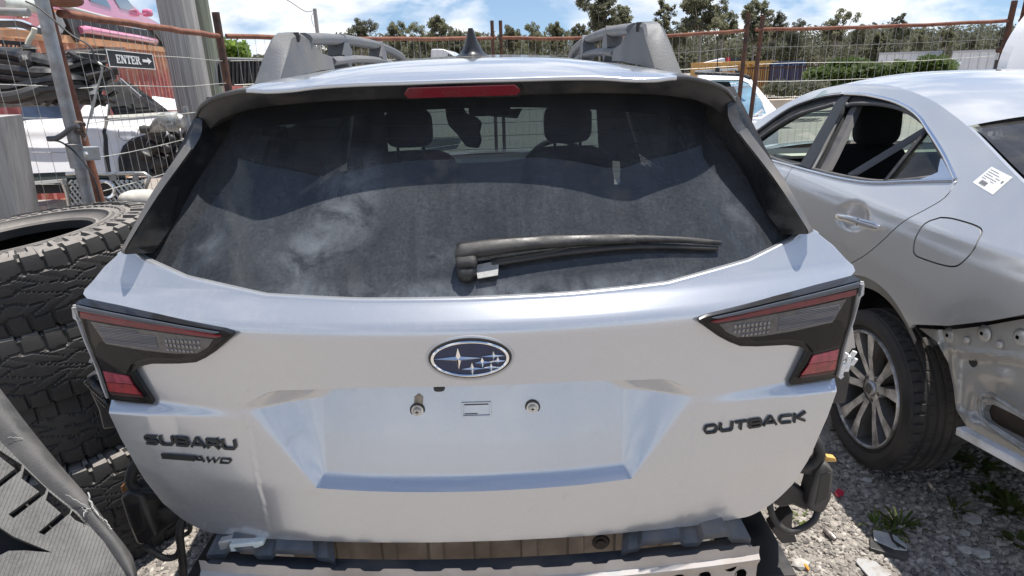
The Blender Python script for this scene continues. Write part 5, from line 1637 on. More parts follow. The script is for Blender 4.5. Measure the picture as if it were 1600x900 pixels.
# plane of the panel: through three real points
A_, B_, C_ = atY(0, 610, 1.17), atY(205, 880, 1.02), atY(-160, 930, .86)
PN = (B_ - A_).cross(C_ - A_).normalized()
if PN.y > 0: PN = -PN
def on_panel(px, py, off=0.0):
    d = ray(px, py); t = (A_ - CP).dot(PN) / d.dot(PN)
    return CP + d * t + PN * off
PANEL = thing('slotted_bumper', 'black ribbed plastic panel with chevron slots leaning in front of the tyre stack', 'bumper', (-1.0, .9, 0))
inner = [zp(*p) for p in ((-140, 160), (-140, 1300), (640, 1300), (625, 1000), (560, 880), (470, 745), (420, 690), (350, 612), (212, 500), (100, 390), (0, 290))]
slots = [[(-110, 268), (0, 333), (100, 398), (95, 425), (0, 500), (-110, 575), (-110, 545), (0, 468), (68, 415), (0, 362), (-110, 300)],
         [(112, 412), (212, 506), (204, 530), (62, 640), (38, 622), (178, 520), (98, 460)],
         [(220, 518), (322, 600), (316, 618), (200, 716), (174, 704), (276, 616), (208, 558)],
         [(330, 606), (416, 680), (392, 672), (340, 648), (318, 625)],
         [(-110, 660), (0, 682), (60, 722), (238, 796), (110, 786), (40, 788), (0, 808), (-110, 840)]]
mb = MB(); mb.sheet(inner, 8, 8, lambda u, v: on_panel(u, v, .004), holes=[[zp(*q) for q in s] for s in slots], thick=tuple(-PN * .02))
mb.build('ribbed_face', RIBM, PANEL, smooth=30, recalc=True)
mb = MB()
oe = [zp(*p) for p in ((-140, -128), (-70, -40), (0, 42), (130, 212), (270, 385), (400, 535), (500, 668), (590, 785), (612, 850), (622, 1000), (640, 1300))]
ie = [zp(*p) for p in ((-140, 160), (-70, 222), (0, 290), (100, 390), (212, 500), (350, 612), (420, 690), (470, 745), (560, 880), (625, 1000), (640, 1300))]
OE = cspline([on_panel(a, b, -.004) for a, b in oe], 4); IE = cspline([on_panel(a, b, .004) for a, b in ie], 4)
mb.grid(lambda u, v: IE[round(u * (len(IE) - 1))].lerp(OE[round(u * (len(OE) - 1))], v) + PN * (.016 * math.sin(v * math.pi) - .03 * max(0, v - .75)), len(IE), 9)
mb.grid(lambda u, v: OE[round(u * (len(OE) - 1))] + PN * (-.0075 - .09 * v) + Vector((.012 * v, 0, 0)), len(OE), 3)
mb.build('side_flange', SMOOTHP, PANEL, smooth=50)
mb = MB(); mb.sheet([zp(-138, 200), zp(-138, 1300), zp(600, 1300), zp(500, 860), zp(330, 640), zp(0, 340)], 60, 60, lambda u, v: on_panel(u, v, -.05))
mb.build('back_plate', M('back_grey', (.05, .05, .05), .8), PANEL, smooth=30)
mb = MB()
low = [on_panel(*zp(-140, 1300), .003), on_panel(*zp(640, 1300), .003)]
l0, l1 = low
mb.grid(lambda u, v: l0.lerp(l1, u) + Vector((0, .10 * v, 0)) * 0 - Vector((0, 0, (l0.lerp(l1, u).z) * v)), 4, 4)
l2, l3 = on_panel(*zp(-140, 160), -.03), l0
mb.grid(lambda u, v: Vector((lerp(l2.x, l3.x, u), lerp(l2.y, l3.y, u), lerp(l2.z, l3.z, u) * (1 - v))), 4, 4)
mb.build('lower_skin', SMOOTHP, PANEL, smooth=30)
mb = MB()
SCUFF = M('white_scuff', (.45, .45, .43), .8)
rs = random.Random(5)
for (x0, y0, x1, y1, w) in ((398, 535, 418, 600, .0022), (415, 590, 450, 640, .0014), (400, 602, 375, 640, .0014), (418, 600, 470, 660, .0010), (470, 650, 510, 700, .0014), (300, 545, 400, 600, .0007), (330, 560, 412, 610, .0008), (40, 283, 110, 292, .0007), (365, 600, 395, 620, .0008)):
    a, b = zp(x0, y0), zp(x1, y1); P0, P1 = on_panel(*a, .020), on_panel(*b, .020)
    k = 7
    pts = [P0.lerp(P1, i / (k - 1)) + Vector((rs.uniform(-.002, .002), 0, rs.uniform(-.002, .002))) for i in range(k)]
    mb.tube(pts, w * .6, 4)
mb.build('scuff', SCUFF, PANEL, smooth=0, kind='stuff')

# ================================================================== wire fence panels
RUST = M('rusty_pipe', (.15, .050, .032), .75, var=.35, vscale=24, dirt=(.26, .12, .075), dirt_amt=.55, dscale=18, bump_s=.3, bscale=180)
RUSTD = M('dark_rusty_post', (.055, .034, .028), .75, var=.35, vscale=24, dirt=(.16, .07, .04), dirt_amt=.4, dscale=14, bump_s=.3, bscale=180)
GALV = M('galvanised_pipe', (.36, .38, .40), .48, .55, var=.2, vscale=14, dirt=(.30, .28, .26), dirt_amt=.4, dscale=12, bump_s=.2, bscale=120)
WIRE = M('fence_wire', (.46, .46, .42), .5, .35, var=.25, vscale=6)
def fence_panel(a, b, ha, hb, label, rail_mat, posts, wire_r=.0013, vs_sp=.065, hs_sp=.15, sag=0.0, z0=.12, rail_r=.0165, lean=0.0, hskip=0.0):
    a, b = Vector(a), Vector(b)
    F = thing('fence_panel', label, 'fence', (a.x, a.y, 0), 0, 'wire mesh fence panels round the yard')
    Ld = (b - a); L_ = Ld.length; d = Ld / L_
    def pt(t, z): 
        p = a.lerp(b, t); return Vector((p.x, p.y, z))
    def top(t): return lerp(ha, hb, t) - sag * 4 * t * (1 - t)
    mb = MB(); mb.tube([pt(t / 12, top(t / 12) + .0025 * math.sin(t * 2.1)) for t in range(13)], rail_r, 10)
    mb.build('top_rail', rail_mat, F, smooth=60)
    mb = MB(); mb.tube([pt(0, z0), pt(1, z0)], rail_r, 8); mb.build('bottom_rail', rail_mat, F, smooth=60)
    for (t, z1, r, mat, lx, ly) in posts:
        p = pt(t, 0); mb = MB(); mb.tube([p, p.lerp(Vector((p.x + lx, p.y + ly, z1)), .5) , Vector((p.x + lx, p.y + ly, z1))], r, 10)
        mb.build('post', mat, F, smooth=60)
    mb = MB()
    n = int(L_ / vs_sp)
    rn_ = random.Random(int(a.x * 100))
    for i in range(1, n):
        t = i / n; j = rn_.uniform(-.006, .006)
        mb.tube([pt(t, z0), pt(t, lerp(z0, top(t), .5)) + d * j, pt(t, top(t))], wire_r, 4, caps=False)
    k = 0; z = top(.5) - hs_sp + hskip
    while z > z0 + .05:
        off = rn_.uniform(-.008, .008)
        mb.tube([Vector((p.x, p.y, p.z)) for p in [pt(i / 6, z + (top(i / 6) - top(.5)) * (z / 1.9) + off * math.sin(i * 1.3)) + Vector((.003, -.004, 0)) for i in range(7)]], wire_r * 1.5, 4, caps=False)
        z -= hs_sp
    mb.build('wire_mesh', WIRE, F, smooth=60, kind='stuff')
    return F
J1 = (-1.885, 2.97, 0); J2 = (-1.845, 4.47, 0); J3 = (-.085, 6.36, 0); J4 = (2.21, 6.30, 0); J5 = (4.57, 6.20, 0)
fA = fence_panel((-4.2, 2.75, 0), (-1.98, 2.92, 0), 2.02, 1.865, 'wire mesh fence panel on grey pipe at the far left edge behind the tyre stack', GALV, [])
fB = fence_panel(J1, J2, 1.862, 1.822, 'rusty framed wire mesh panel beside the tyre stack carrying the arrow sign', RUST, [(0.0, 1.90, .023, RUST, -.03, -.03), (1.0, 1.965, .024, RUSTD, 0, 0), (.62, 1.42, .014, GALV, -.02, 0)])
fC = fence_panel((J2[0] + .03, J2[1] + .03, 0), J3, 1.822, 1.822, 'wire mesh panel with rusty rail behind the left roof rail of the wagon', RUST, [(.985, 1.97, .017, RUSTD, 0, 0)], sag=.012)
fD = fence_panel((J3[0] + .04, J3[1], 0), J4, 1.822, 1.822, 'wire mesh panel with rusty rail behind the wagon roof between the two middle post pairs', RUST, [(.005, 1.97, .017, RUSTD, 0, 0), (.985, 1.97, .020, RUSTD, .05, 0)], sag=.03)
fE = fence_panel((J4[0] + .09, J4[1], 0), J5, 1.825, 1.835, 'wire mesh panel with rusty rail above the sedan roof', RUST, [(.0, 1.95, .020, RUSTD, .06, 0), (.985, 2.0, .026, RUSTD, .03, 0)], sag=.012)
fF = fence_panel((J5[0] + .075, J5[1], 0), (6.95, 6.1, 0), 1.835, 1.83, 'wire mesh panel at the right edge beside the white bonnet', RUST, [(.0, 2.0, .026, RUSTD, .03, 0)])
mb = MB(); mb.tube([Vector((J5[0] - .09, J5[1] - .03, 1.585)), Vector((J5[0] + .15, J5[1] - .03, 1.60))], .024, 8); mb.build('clamp', RUSTD, fE, smooth=60)
# leaning galvanised post with its clamps
GP = thing('galvanised_post', 'leaning grey galvanised post with clamps in front of the rusty corner post', 'post', (-1.93, 2.75, 0))
g0, g1 = atY(146, 345, 2.78), atY(58, -30, 2.72)
gd = (g0 - g1).normalized()
mb = MB(); mb.tube([g1, g1.lerp(g0, .5), g0, g0 + gd * ((g0.z) / -gd.z)], .0245, 12); mb.build('pipe', GALV, GP, smooth=60)
mb = MB(); mb.bar(atY(112, 241, 2.745), atY(151, 239, 2.84), .052, .058)
bevel(mb.build('clamp_plate', GALV, GP, smooth=0), .004)
mb = MB(); mb.lathe([(.0001, .012), (.012, .012), (.014, 0)], atY(133, 241, 2.75), yrot(), 8); mb.build('clamp_bolt', STEEL, GP, smooth=30)
mb = MB(); mb.tube([atY(119, 243, 2.74) + gd * k for k in (-.05, .0, .05)], .031, 12); mb.build('clamp_collar', GALV, GP, smooth=60)
mb = MB()
for (x0, y0, x1, y1) in ((116, 196, 134, 194), (117, 204, 134, 212), (124, 190, 131, 214), (118, 190, 126, 200)): mb.bar(atY(x0, y0, 2.74), atY(x1, y1, 2.76), .016, .016)
bevel(mb.build('latch', M('rusty_latch', (.12, .09, .075), .6, .4, var=.4, vscale=60), GP, smooth=0), .002)
mb = MB(); mb.tube(cspline([atY(x, y, 2.70) for x, y in ((75, 217), (88, 216), (100, 209), (112, 199), (122, 196))], 5), .011, 8); mb.build('latch_handle', M('latch_dark', (.10, .10, .11), .45, .5), GP, smooth=60)
mb = MB(); mb.tube(cspline([atY(x, y, 2.70) for x, y in ((76, 219), (95, 222), (115, 236), (132, 255), (148, 282), (158, 320))], 5), .0035, 6); mb.build('tie_wire', M('tie_wire', (.05, .05, .05), .5, .5), GP, smooth=60)
mb = MB(); mb.tube(cspline([atY(x, y, 2.66) for x, y in ((40, 2), (60, 12), (85, 32), (112, 55), (140, 72), (152, 98), (172, 108), (178, 122))], 5), .0035, 6)
tag(mb.build('tie_cable', M('tie_black', (.03, .03, .03), .6), smooth=60), 'black tie cable slung across the two posts at the upper left', 'cable')
mb = MB(); mb.tube(cspline([atY(x, y, 2.9) for x, y in ((149, 147), (143, 170), (136, 200), (133, 220))], 5), .003, 6)
mb.tube(cspline([atY(x, y, 2.9) for x, y in ((153, 97), (160, 106), (152, 140), (142, 186))], 5), .004, 6)
mb.build('hanging_wire', M('pale_wire', (.45, .45, .42), .5, .3), GP, smooth=60, kind='stuff')
mb = MB(); mb.sell(atY(98, -2, 2.95), (.075, .075, .032), .6, 1.0, 24, 12)
tag(mb.build('rusty_cap', RUST, smooth=60), 'round rusty cap on top of the rusty corner post', 'post cap')
# ENTER sign on the panel
SG = thing('sign', 'black sign with white word ENTER and an arrow hung on the rusty fence panel', 'sign')
sa, sb = atX(163, 90, -1.885), atX(236, 97, -1.868)
Z00, Z10, Z01, Z11 = atX(165, 104.5, -1.885).z, atX(236, 109, -1.868).z, atX(162, 77, -1.885).z, atX(235, 84.5, -1.868).z
def sgp(u, v, off=0.012):                         # u 0..1 along, v 0..1 up
    p = sa.lerp(sb, u); n = Vector((sb.y - sa.y, -(sb.x - sa.x), 0)).normalized()
    z = lerp(lerp(Z00, Z10, u), lerp(Z01, Z11, u), v)
    return Vector((p.x, p.y, z)) + n * (off + .010)
SG.location = sgp(.5, 0)
mb = MB(); mb.prism([(0, 0), (1, 0), (1, 1), (0, 1)], .004, lambda u, v, w: sgp(u, v, w)); mb.build('board', M('sign_black', (.020, .020, .020), .5), SG, smooth=0, recalc=True)
mb = MB()
for (u0, v0, u1, v1) in ((0, 0, 1, .045), (0, .955, 1, 1), (0, .045, .012, .955), (.988, .045, 1, .955)):
    mb.prism([(u0, v0), (u1, v0), (u1, v1), (u0, v1)], .002, lambda u, v, w: sgp(u, v, .0045 + w))
SWH = M('sign_white', (.80, .80, .78), .5)
mb.build('border', SWH, SG, smooth=0, recalc=True)
def slab(ch):
    st, se = .21, .12       # stem, serif thickness
    R = []
    if ch in 'E':
        R = [[(.06, 0), (.06 + st, 0), (.06 + st, 1), (.06, 1)], [(0, 0), (.74, 0), (.74, se), (0, se)], [(0, 1 - se), (.72, 1 - se), (.72, 1), (0, 1)], [(.2, .44), (.52, .44), (.52, .56), (.2, .56)], [(.64, 0), (.76, 0), (.76, .30), (.64, .30)], [(.62, .70), (.74, .70), (.74, 1), (.62, 1)], [(.46, .34), (.55, .34), (.55, .66), (.46, .66)]]; w = .78
    elif ch == 'N':
        R = [[(.08, 0), (.20, 0), (.20, 1), (.08, 1)], [(.66, 0), (.78, 0), (.78, 1), (.66, 1)], [(.06, 1), (.30, 1), (.80, 0), (.56, 0)], [(0, 0), (.30, 0), (.30, se), (0, se)], [(.56, 1 - se), (.88, 1 - se), (.88, 1), (.56, 1)], [(0, 1 - se), (.2, 1 - se), (.2, 1), (0, 1)]]; w = .90
    elif ch == 'T':
        R = [[(.27, 0), (.27 + st, 0), (.27 + st, 1), (.27, 1)], [(0, 1 - se), (.75, 1 - se), (.75, 1), (0, 1)], [(0, .68), (.12, .68), (.12, 1), (0, 1)], [(.63, .68), (.75, .68), (.75, 1), (.63, 1)], [(.15, 0), (.60, 0), (.60, se), (.15, se)]]; w = .78
    else:
        R = [[(.06, 0), (.06 + st, 0), (.06 + st, 1), (.06, 1)], [(0, 0), (.38, 0), (.38, se), (0, se)], [(0, 1 - se), (.52, 1 - se), (.62, .94), (.62, .84), (0, .86)], [(.48, .52), (.70, .60), (.70, .88), (.56, 1), (.48, .95)], [(.2, .46), (.55, .46), (.62, .56), (.2, .56)], [(.36, .50), (.56, .50), (.84, .06), (.62, 0)], [(.6, 0), (.88, 0), (.88, se), (.6, se)]]; w = .90
    return R, w
x = 0; letters = []
for ch in 'ENTER':
    R, w = slab(ch); letters.append((R, x)); x += w + .07
tot = x - .07
for R, ox in letters:
    mb = MB()
    for qi, r in enumerate(R):
        mb.prism([((.17 + (ox + a) / tot * .52), .25 + b * .50) for a, b in r], .0016 + .00015 * qi, lambda u, v, w: sgp(u, v, .0042 + w))
    mb.build('sign_letter', SWH, SG, smooth=0, recalc=True)
mb = MB(); mb.prism([(.735, .43), (.86, .43), (.86, .30), (.945, .52), (.86, .73), (.86, .60), (.735, .60)], .002, lambda u, v, w: sgp(u, v, .0042 + w)); mb.build('sign_arrow', SWH, SG, smooth=0, recalc=True)

# ================================================================== things behind the left fence
def wood(name, c0, c1, sc=14):
    mt, t, b = nodemat(name); oc = obj_coord(t)
    mp = t.nodes.new('ShaderNodeMapping'); mp.inputs['Scale'].default_value = (sc, sc, .5); t.links.new(oc, mp.inputs[0])
    n = noise_node(t, 2.0, 8.0, .65, mp.outputs[0], .4)
    t.links.new(ramp(t, n, [(.32, c0), (.68, c1)]), b.inputs['Base Color']); b.inputs['Roughness'].default_value = .9
    bump(t, b, n, .4, .01); return mt
WOODG = wood('weathered_grey_timber', (.20, .19, .18), (.44, .42, .40))
mb = MB()
pb = atY(302, 150, 6.3); 
for i in range(1):
    mb.tube([Vector((pb.x, pb.y, z)) for z in (0, 1, 2, 3, 5)], [.165, .163, .16, .157, .15], 10)
tag(mb.build('utility_pole', WOODG, smooth=30), 'thick grey weathered timber pole just left of the wagon roof', 'pole')
mb = MB(); pb = atY(318, 60, 11.0); mb.tube([Vector((pb.x, pb.y, z)) for z in (0, 2, 4, 6.5)], [.17, .165, .16, .15], 10)
tag(mb.build('utility_pole', wood('green_grey_timber', (.10, .12, .09), (.23, .25, .19)), smooth=30), 'greenish timber pole standing behind the thick grey pole', 'pole')
mb = MB(); pb = atY(496, 50, 42.0); mb.tube([Vector((pb.x, pb.y, z)) for z in (0, 2, 4.9)], [.14, .13, .115], 8); 
PPOLE = mb.build('power_pole', WOODG, smooth=30); tag(PPOLE, 'slim distant power pole with a wire above the left roof rail', 'pole')
mb = MB(); tp = Vector((pb.x, pb.y, 4.8))
mb.tube(cspline([tp, atY(478, 18, 36), atY(452, 2, 30), atY(425, -12, 25), atY(380, -40, 20)], 6), .018, 5)
mb.tube(cspline([tp, tp + Vector((-.25, 0, -.35)), tp + Vector((-.2, 0, -.8)), tp + Vector((-.05, 0, -.95))], 5), .014, 5)
mb.build('power_line', BLACKSATIN, PPOLE, smooth=60, kind='stuff')
mb = MB(); p0 = Vector((-2.42, 2.62, 0)); 
mb.add([], [])
bx0 = [atY(-60, 186, 2.62), atY(17, 182, 2.62), atY(50, 345, 2.62), atY(-60, 350, 2.62)]
mb.prism([(-90, 184), (-20, 183), (-2, 183), (30, 345), (46, 440), (-90, 440)], .13, lambda u, v, w: atY(u, v, 2.62) + Vector((0, w, 0)))
tag(bevel(mb.build('timber_post', WOODG, smooth=0, recalc=True), .01), 'broad grey timber stump at the left edge behind the tyres', 'post')

# shipping containers
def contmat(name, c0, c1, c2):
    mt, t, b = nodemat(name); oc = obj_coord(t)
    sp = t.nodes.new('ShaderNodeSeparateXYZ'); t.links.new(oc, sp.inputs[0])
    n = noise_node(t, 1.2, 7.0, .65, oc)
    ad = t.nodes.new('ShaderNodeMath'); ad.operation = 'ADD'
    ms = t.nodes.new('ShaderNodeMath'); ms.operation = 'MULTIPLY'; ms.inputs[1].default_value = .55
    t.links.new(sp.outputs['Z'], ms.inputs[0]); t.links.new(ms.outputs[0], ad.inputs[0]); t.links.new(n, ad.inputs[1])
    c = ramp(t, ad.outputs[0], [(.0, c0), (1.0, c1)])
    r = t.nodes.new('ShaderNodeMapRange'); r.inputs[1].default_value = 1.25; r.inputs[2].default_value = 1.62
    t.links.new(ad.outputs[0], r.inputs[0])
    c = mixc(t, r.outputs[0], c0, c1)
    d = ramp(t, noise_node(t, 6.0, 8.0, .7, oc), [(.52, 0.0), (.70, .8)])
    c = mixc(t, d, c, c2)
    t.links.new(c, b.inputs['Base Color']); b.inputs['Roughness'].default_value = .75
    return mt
def container(o0, d, L_, zt, hgt, dep, pitch, mat, railmat, label, side=-1):
    """corrugated box: long side starts at o0 and runs along d; dep reaches away to the left (side=-1)"""
    o0 = Vector(o0); d = Vector(d).normalized(); nrm = Vector((d.y, -d.x, 0)) * (-side)   # points to us
    C_ = thing('shipping_container', label, 'container', (o0.x, o0.y, zt - hgt))
    def pt(s, z, off): return o0 + d * s + nrm * off + Vector((0, 0, z))
    n = int(L_ / pitch); mb = MB(); xs = []
    for i in range(n):
        s = .12 + i * pitch * (L_ - .24) / (n * pitch)
        st = (L_ - .24) / n
        xs += [(s, 0), (s + st * .26, 0), (s + st * .44, -.11), (s + st * .82, -.11)]
    xs.append((L_ - .12, 0))
    vs = []
    for s, off in xs: vs += [pt(s, zt - hgt + .15, off - .01), pt(s, zt - .10, off - .01)]
    mb.add(vs, [(i * 2, i * 2 + 2, i * 2 + 3, i * 2 + 1) for i in range(len(xs) - 1)])
    mb.build('corrugated_side', mat, C_, smooth=0)
    mb = MB(); mb.bar(pt(0, zt - .05, -.03), pt(L_, zt - .05, -.03), .06, .10); mb.build('top_rail', railmat, C_, smooth=0)
    mb = MB(); mb.bar(pt(0, zt - hgt + .08, -.03), pt(L_, zt - hgt + .08, -.03), .06, .16); mb.build('bottom_rail', railmat, C_, smooth=0)
    for s in (.06, L_ - .06):
        mb = MB(); mb.bar(pt(s, zt - hgt, -.04), pt(s, zt, -.04), .13, .09, up=tuple(nrm)); mb.build('corner_post', railmat, C_, smooth=0)
    mb = MB()
    a, b, c, e = pt(.03, zt - .02, -.06), pt(L_ - .03, zt - .02, -.06), pt(L_ - .03, zt - .02, -dep), pt(.03, zt - .02, -dep)
    dn = Vector((0, 0, -(hgt - .05)))
    mb.add([a, b, c, e, a + dn, b + dn, c + dn, e + dn], [(0, 1, 2, 3), (1, 2, 6, 5), (2, 3, 7, 6), (3, 0, 4, 7)])
    mb.build('roof_and_ends', mat, C_, smooth=0)
    return C_
D0 = 6.3
def lineD(px, top_y, z):     # a point at height z seen at this pixel
    return atZ(px, top_y, z)
c0_, c1_ = atZ(0, 42, 2.11), atZ(272, 75.5, 2.11)
cdir = (c1_ - c0_); cdir.z = 0; clen = cdir.length; cdir.normalize()
ORG = contmat('faded_orange_container', (.42, .13, .12), (.60, .31, .19), (.62, .45, .31))
ORGR = M('orange_rail', (.56, .30, .16), .7, var=.2, vscale=3)
container((c0_.x - cdir.x * 3.2, c0_.y - cdir.y * 3.2, 0), cdir, clen + 3.25, 2.11, 2.11, 2.44, .335, ORG, ORGR, 'faded orange corrugated container carrying the pink limousine')
c2_, c3_ = atZ(300, 78, 2.55), atZ(372, 86, 2.55)
cd2 = c3_ - c2_; cd2.z = 0
container((c2_.x, c2_.y, 0), cd2, cd2.length, 2.55, 2.55, 2.44, .50, ORG, ORGR, 'second orange container beyond the grey timber pole under the bush')
# ---- pink limousine on the container -----------------------------------------------
SCRAPB = M('scrap_black', (.011, .011, .012), .38, dirt=(.05, .047, .043), dirt_amt=.3, dscale=9)
PINKP = paint('pink_paint', (.74, .22, .36), metal=.0, rough=.35, dust=.25, coat=.8)
nrmC = Vector((cdir.y, -cdir.x, 0))                      # towards us
def on_cont(s, n, z): return c0_ + cdir * s + nrmC * n + Vector((0, 0, z))      # z above the container top
LIMO = thing('limousine', 'pink limousine without its wheels sitting on top of the orange container', 'car', tuple(on_cont(3.5, -.9, 0)))
def s_at(px):      # distance along the container for a pixel column
    lo, hi = -3.0, clen + 2
    for _ in range(50):
        m_ = (lo + hi) / 2; p = on_cont(m_, 0, 0) - CP
        x = 800 + FOC * p.dot(RT) / p.dot(FW)
        if x < px: lo = m_
        else: hi = m_
    return lo
def limo_pt(px, z, n=0.0): return on_cont(s_at(px), n, z)
def zpx(px, py, n=0.0):
    s = s_at(px)
    lo, hi = -1.0, 3.0
    for _ in range(40):
        m_ = (lo + hi) / 2; p = on_cont(s, n, m_) - CP
        y = 450 - FOC * p.dot(UP) / p.dot(FW)
        if y > py: lo = m_
        else: hi = m_
    return lo
def LP(px, py, n=0.0): return on_cont(s_at(px), n, zpx(px, py, n))
def side_piece(name, poly, mat, parent, n0=0.0, th=.03, **k):
    mb = MB(); mb.prism(poly, th, lambda u, v, w: LP(u, v, n0) - nrmC * w)
    return mb.build(name, mat, parent, smooth=30, recalc=True, **k)
body = [(98, -60), (104, 8), (120, 20), (160, 30), (200, 38), (236, 44), (255, 48), (259, 40), (250, 34), (232, 22), (215, 2), (196, -60)]
side_piece('body_side', [(72, -60), (80, 12), (104, 14), (150, 26), (200, 37), (250, 47), (262, 42), (252, 36), (234, 23), (214, 2), (190, -60)], PINKP, LIMO, 0, .05)
mb = MB()
p = [on_cont(s_at(x), 0, zpx(x, y)) for x, y in ((75, 10), (190, -60), (214, 2), (234, 23), (262, 42))]
bk = [q - nrmC * 1.7 for q in p]
mb.add(p + bk, [(i, i + 1, 6 + i, 5 + i) for i in range(4)]); mb.build('bonnet_and_roof', PINKP, LIMO, smooth=30)
DKGL = M('dark_car_glass', (.05, .065, .075), .08, coat=1.0)
for poly in ([(149, -14), (175, -14), (184, 13), (154, 2)], [(187, -14), (206, -14), (224, 20), (198, 13)], [(108, -14), (138, -14), (140, 2), (112, -4)]):
    side_piece('side_window', poly, DKGL, LIMO, .012, .02)
side_piece('body_crease', [(105, 20), (150, 27), (205, 38), (252, 47), (252, 49), (205, 40.5), (150, 30), (105, 23)], M('pink_shade_trim', (.50, .14, .24), .4), LIMO, .006, .03)
side_piece('lower_trim', [(106, 24), (150, 32), (205, 42), (255, 50), (264, 56), (268, 76), (230, 71.5), (180, 66), (116, 57.5), (104, 54)], SCRAPB, LIMO, -.02, .05)
mb = MB(); mb.tube([LP(119, 47, .06), LP(124, 46, .10), LP(160, 52, .10), LP(205, 59, .10), LP(236, 64.5, .10), LP(239, 66, .06)], .052, 10)
mb.build('side_step', PINKP, LIMO, smooth=60)
mb = MB(); q_ = LP(262, 68, .02); rc = Matrix.Rotation(math.atan2(nrmC.y, nrmC.x), 3, 'Z') @ Matrix.Rotation(math.radians(90), 3, 'Y')
mb.lathe([(.17, -.12), (.30, -.12), (.325, -.09), (.33, 0), (.325, .09), (.30, .12), (.17, .12)], q_, rc, 28)
LWH = mb.build('front_tyre', TYRE, LIMO, smooth=40)
side_piece('wheel_arch', [(238, 40), (250, 40), (266, 50), (273, 70), (268, 86), (250, 62)], BLACKDUST, LIMO, .02, .10)
mb = MB(); mb.sell(LP(230, 20, .12), (.09, .07, .07), .6, .6); mb.bar(LP(226, 22, .0), LP(229, 21, .12), .03, .03); mb.build('mirror', PINKP, LIMO, smooth=50)
mb = MB(); mb.tube([LP(104, 9, .03), LP(150, 22, .03), LP(180, 30, .03)], .030, 8); mb.build('side_rail', M('grey_rail', (.48, .48, .46), .5), LIMO, smooth=60)
side_piece('arch_guard', [(106, 18), (116, 24), (121, 52), (115, 66), (108, 52), (104, 30)], BLACKSATIN, LIMO, .05, .08)
side_piece('rear_wing', [(70, -20), (78, 14), (100, 22), (104, 40), (95, 52), (84, 48), (76, 30), (66, 14)], M('bare_grey_wing', (.24, .245, .25), .5, var=.3, vscale=6), LIMO, .02, .06)
PTAIL = thing('car_bumper', 'pink bumper and rear end of another car at the top left on the container', 'bumper', tuple(limo_pt(20, 0)))
mb = MB()
def tl(u, v):
    px = lerp(-40, 64, u); y = lerp(8, 32, v) + 16 * sstep(u, .55, 1) * v - 4 * (1 - u)
    n = .10 * math.sin(v * math.pi) - .25 * sstep(u, .8, 1)
    return LP(px, y, n + .1)
mb.grid(tl, 30, 10); mb.build('bumper_skin', PINKP, PTAIL, smooth=60)
mb = MB(); mb.grid(lambda u, v: LP(lerp(-40, 66, u), lerp(32, 43, v) + 12 * sstep(u, .6, 1), .02), 14, 4); mb.build('lower_valance', BLACKSATIN, PTAIL, smooth=50)
for (px, py) in ((4, 25), (9, 25)):
    mb = MB(); mb.sell(LP(px, py, .20), (.05, .03, .025), .8, .8, 12, 8); mb.build('reversing_lamp', CHROME, PTAIL, smooth=50)
mb = MB(); mb.tube([LP(-30, 3, .2), LP(0, 7, .2), LP(40, 12, .2), LP(58, 17, .15)], .07, 10); 
tag(mb.build('grey_pipe', M('grey_green_pipe', (.42, .44, .40), .55, var=.15, vscale=5), smooth=60), 'thick pale grey pipe lying above the pink bumper at the top left corner', 'pipe')

# ---- white ute ---------------------------------------------------------------------------
WPAINT = paint('white_ute_paint', (.78, .78, .80), metal=0.0, rough=.3, dust=.35, coat=.9)
UTE = thing('ute', 'stripped white ute body behind the wire fence with an open black wheel arch', 'car', (-3.3, 5.6, 0))
def yu(px): return lerp(5.3, 6.2, px / 280.0)
def U(px, py, off=0.0): return atY(px, py, yu(px) + off + .34 * (285 - py) / 120.0)
def upiece(name, poly, mat, off=0.0, th=.03, du=None, holes=None):
    mb = MB()
    def fn(u, v): 
        p = U(u, v, off); p.y += .10 * ((v - 225) / 60.0) ** 2 * .5 - .03 * math.exp(-((v - 205) / 6.0) ** 2); return p
    mb.sheet(poly, 8, 6, fn, holes=holes, thick=(0, th, 0))
    return mb.build(name, mat, UTE, smooth=40, recalc=True)
upiece('front_door', [(18, 193), (40, 188), (100, 185), (118, 180), (126, 166), (132, 162), (160, 162), (162, 190), (161, 240), (163, 272), (130, 268), (40, 272), (22, 230)], WPAINT)
upiece('tub_side', [(165.5, 190), (165, 183), (200, 181), (279, 176), (283, 190), (290, 200), (300, 215), (240, 212), (225, 214), (205, 218), (193, 230), (187, 250), (187, 268), (167, 272)], WPAINT)
upiece('rear_pillar', [(126, 166), (140, 160), (163, 160), (164, 182), (126, 182)], WPAINT, -.012)
upiece('cab_window', [(28, 162), (124, 160), (116, 178), (98, 186), (30, 190)], M('dark_blue_glass', (.035, .05, .085), .12, var=.5, vscale=4), .02)
upiece('tub_rail', [(166, 181), (205, 179), (280, 174), (280, 177), (205, 183), (166, 185)], M('pale_rail', (.55, .55, .50), .6), -.015)
fl = [(184.5, 199), (190, 197.5), (210, 197.5), (216, 203), (214, 214), (208, 219), (192, 219.5), (186, 214)]
mb = MB(); mb.tube([U(a, b, -.035) for a, b in fl], .0035, 5, closed=True); mb.build('fuel_lid_edge', M('panel_gap', (.25, .25, .27), .6), UTE, smooth=60)
upiece('door_gap', [(161.5, 162), (165, 162), (170, 270), (166, 272), (163, 240)], BLACKSATIN, -.006)
upiece('wheel_arch', [(187, 268), (187, 248), (195, 228), (208, 219), (225, 214), (250, 212), (300, 215), (300, 276), (200, 276)], BLACKDUST, .12)
upiece('arch_trim', [(184, 270), (184, 248), (192, 228), (206, 216), (226, 211), (226, 216), (209, 221), (198, 230), (190, 249), (190, 272)], BLACKSATIN, -.02)
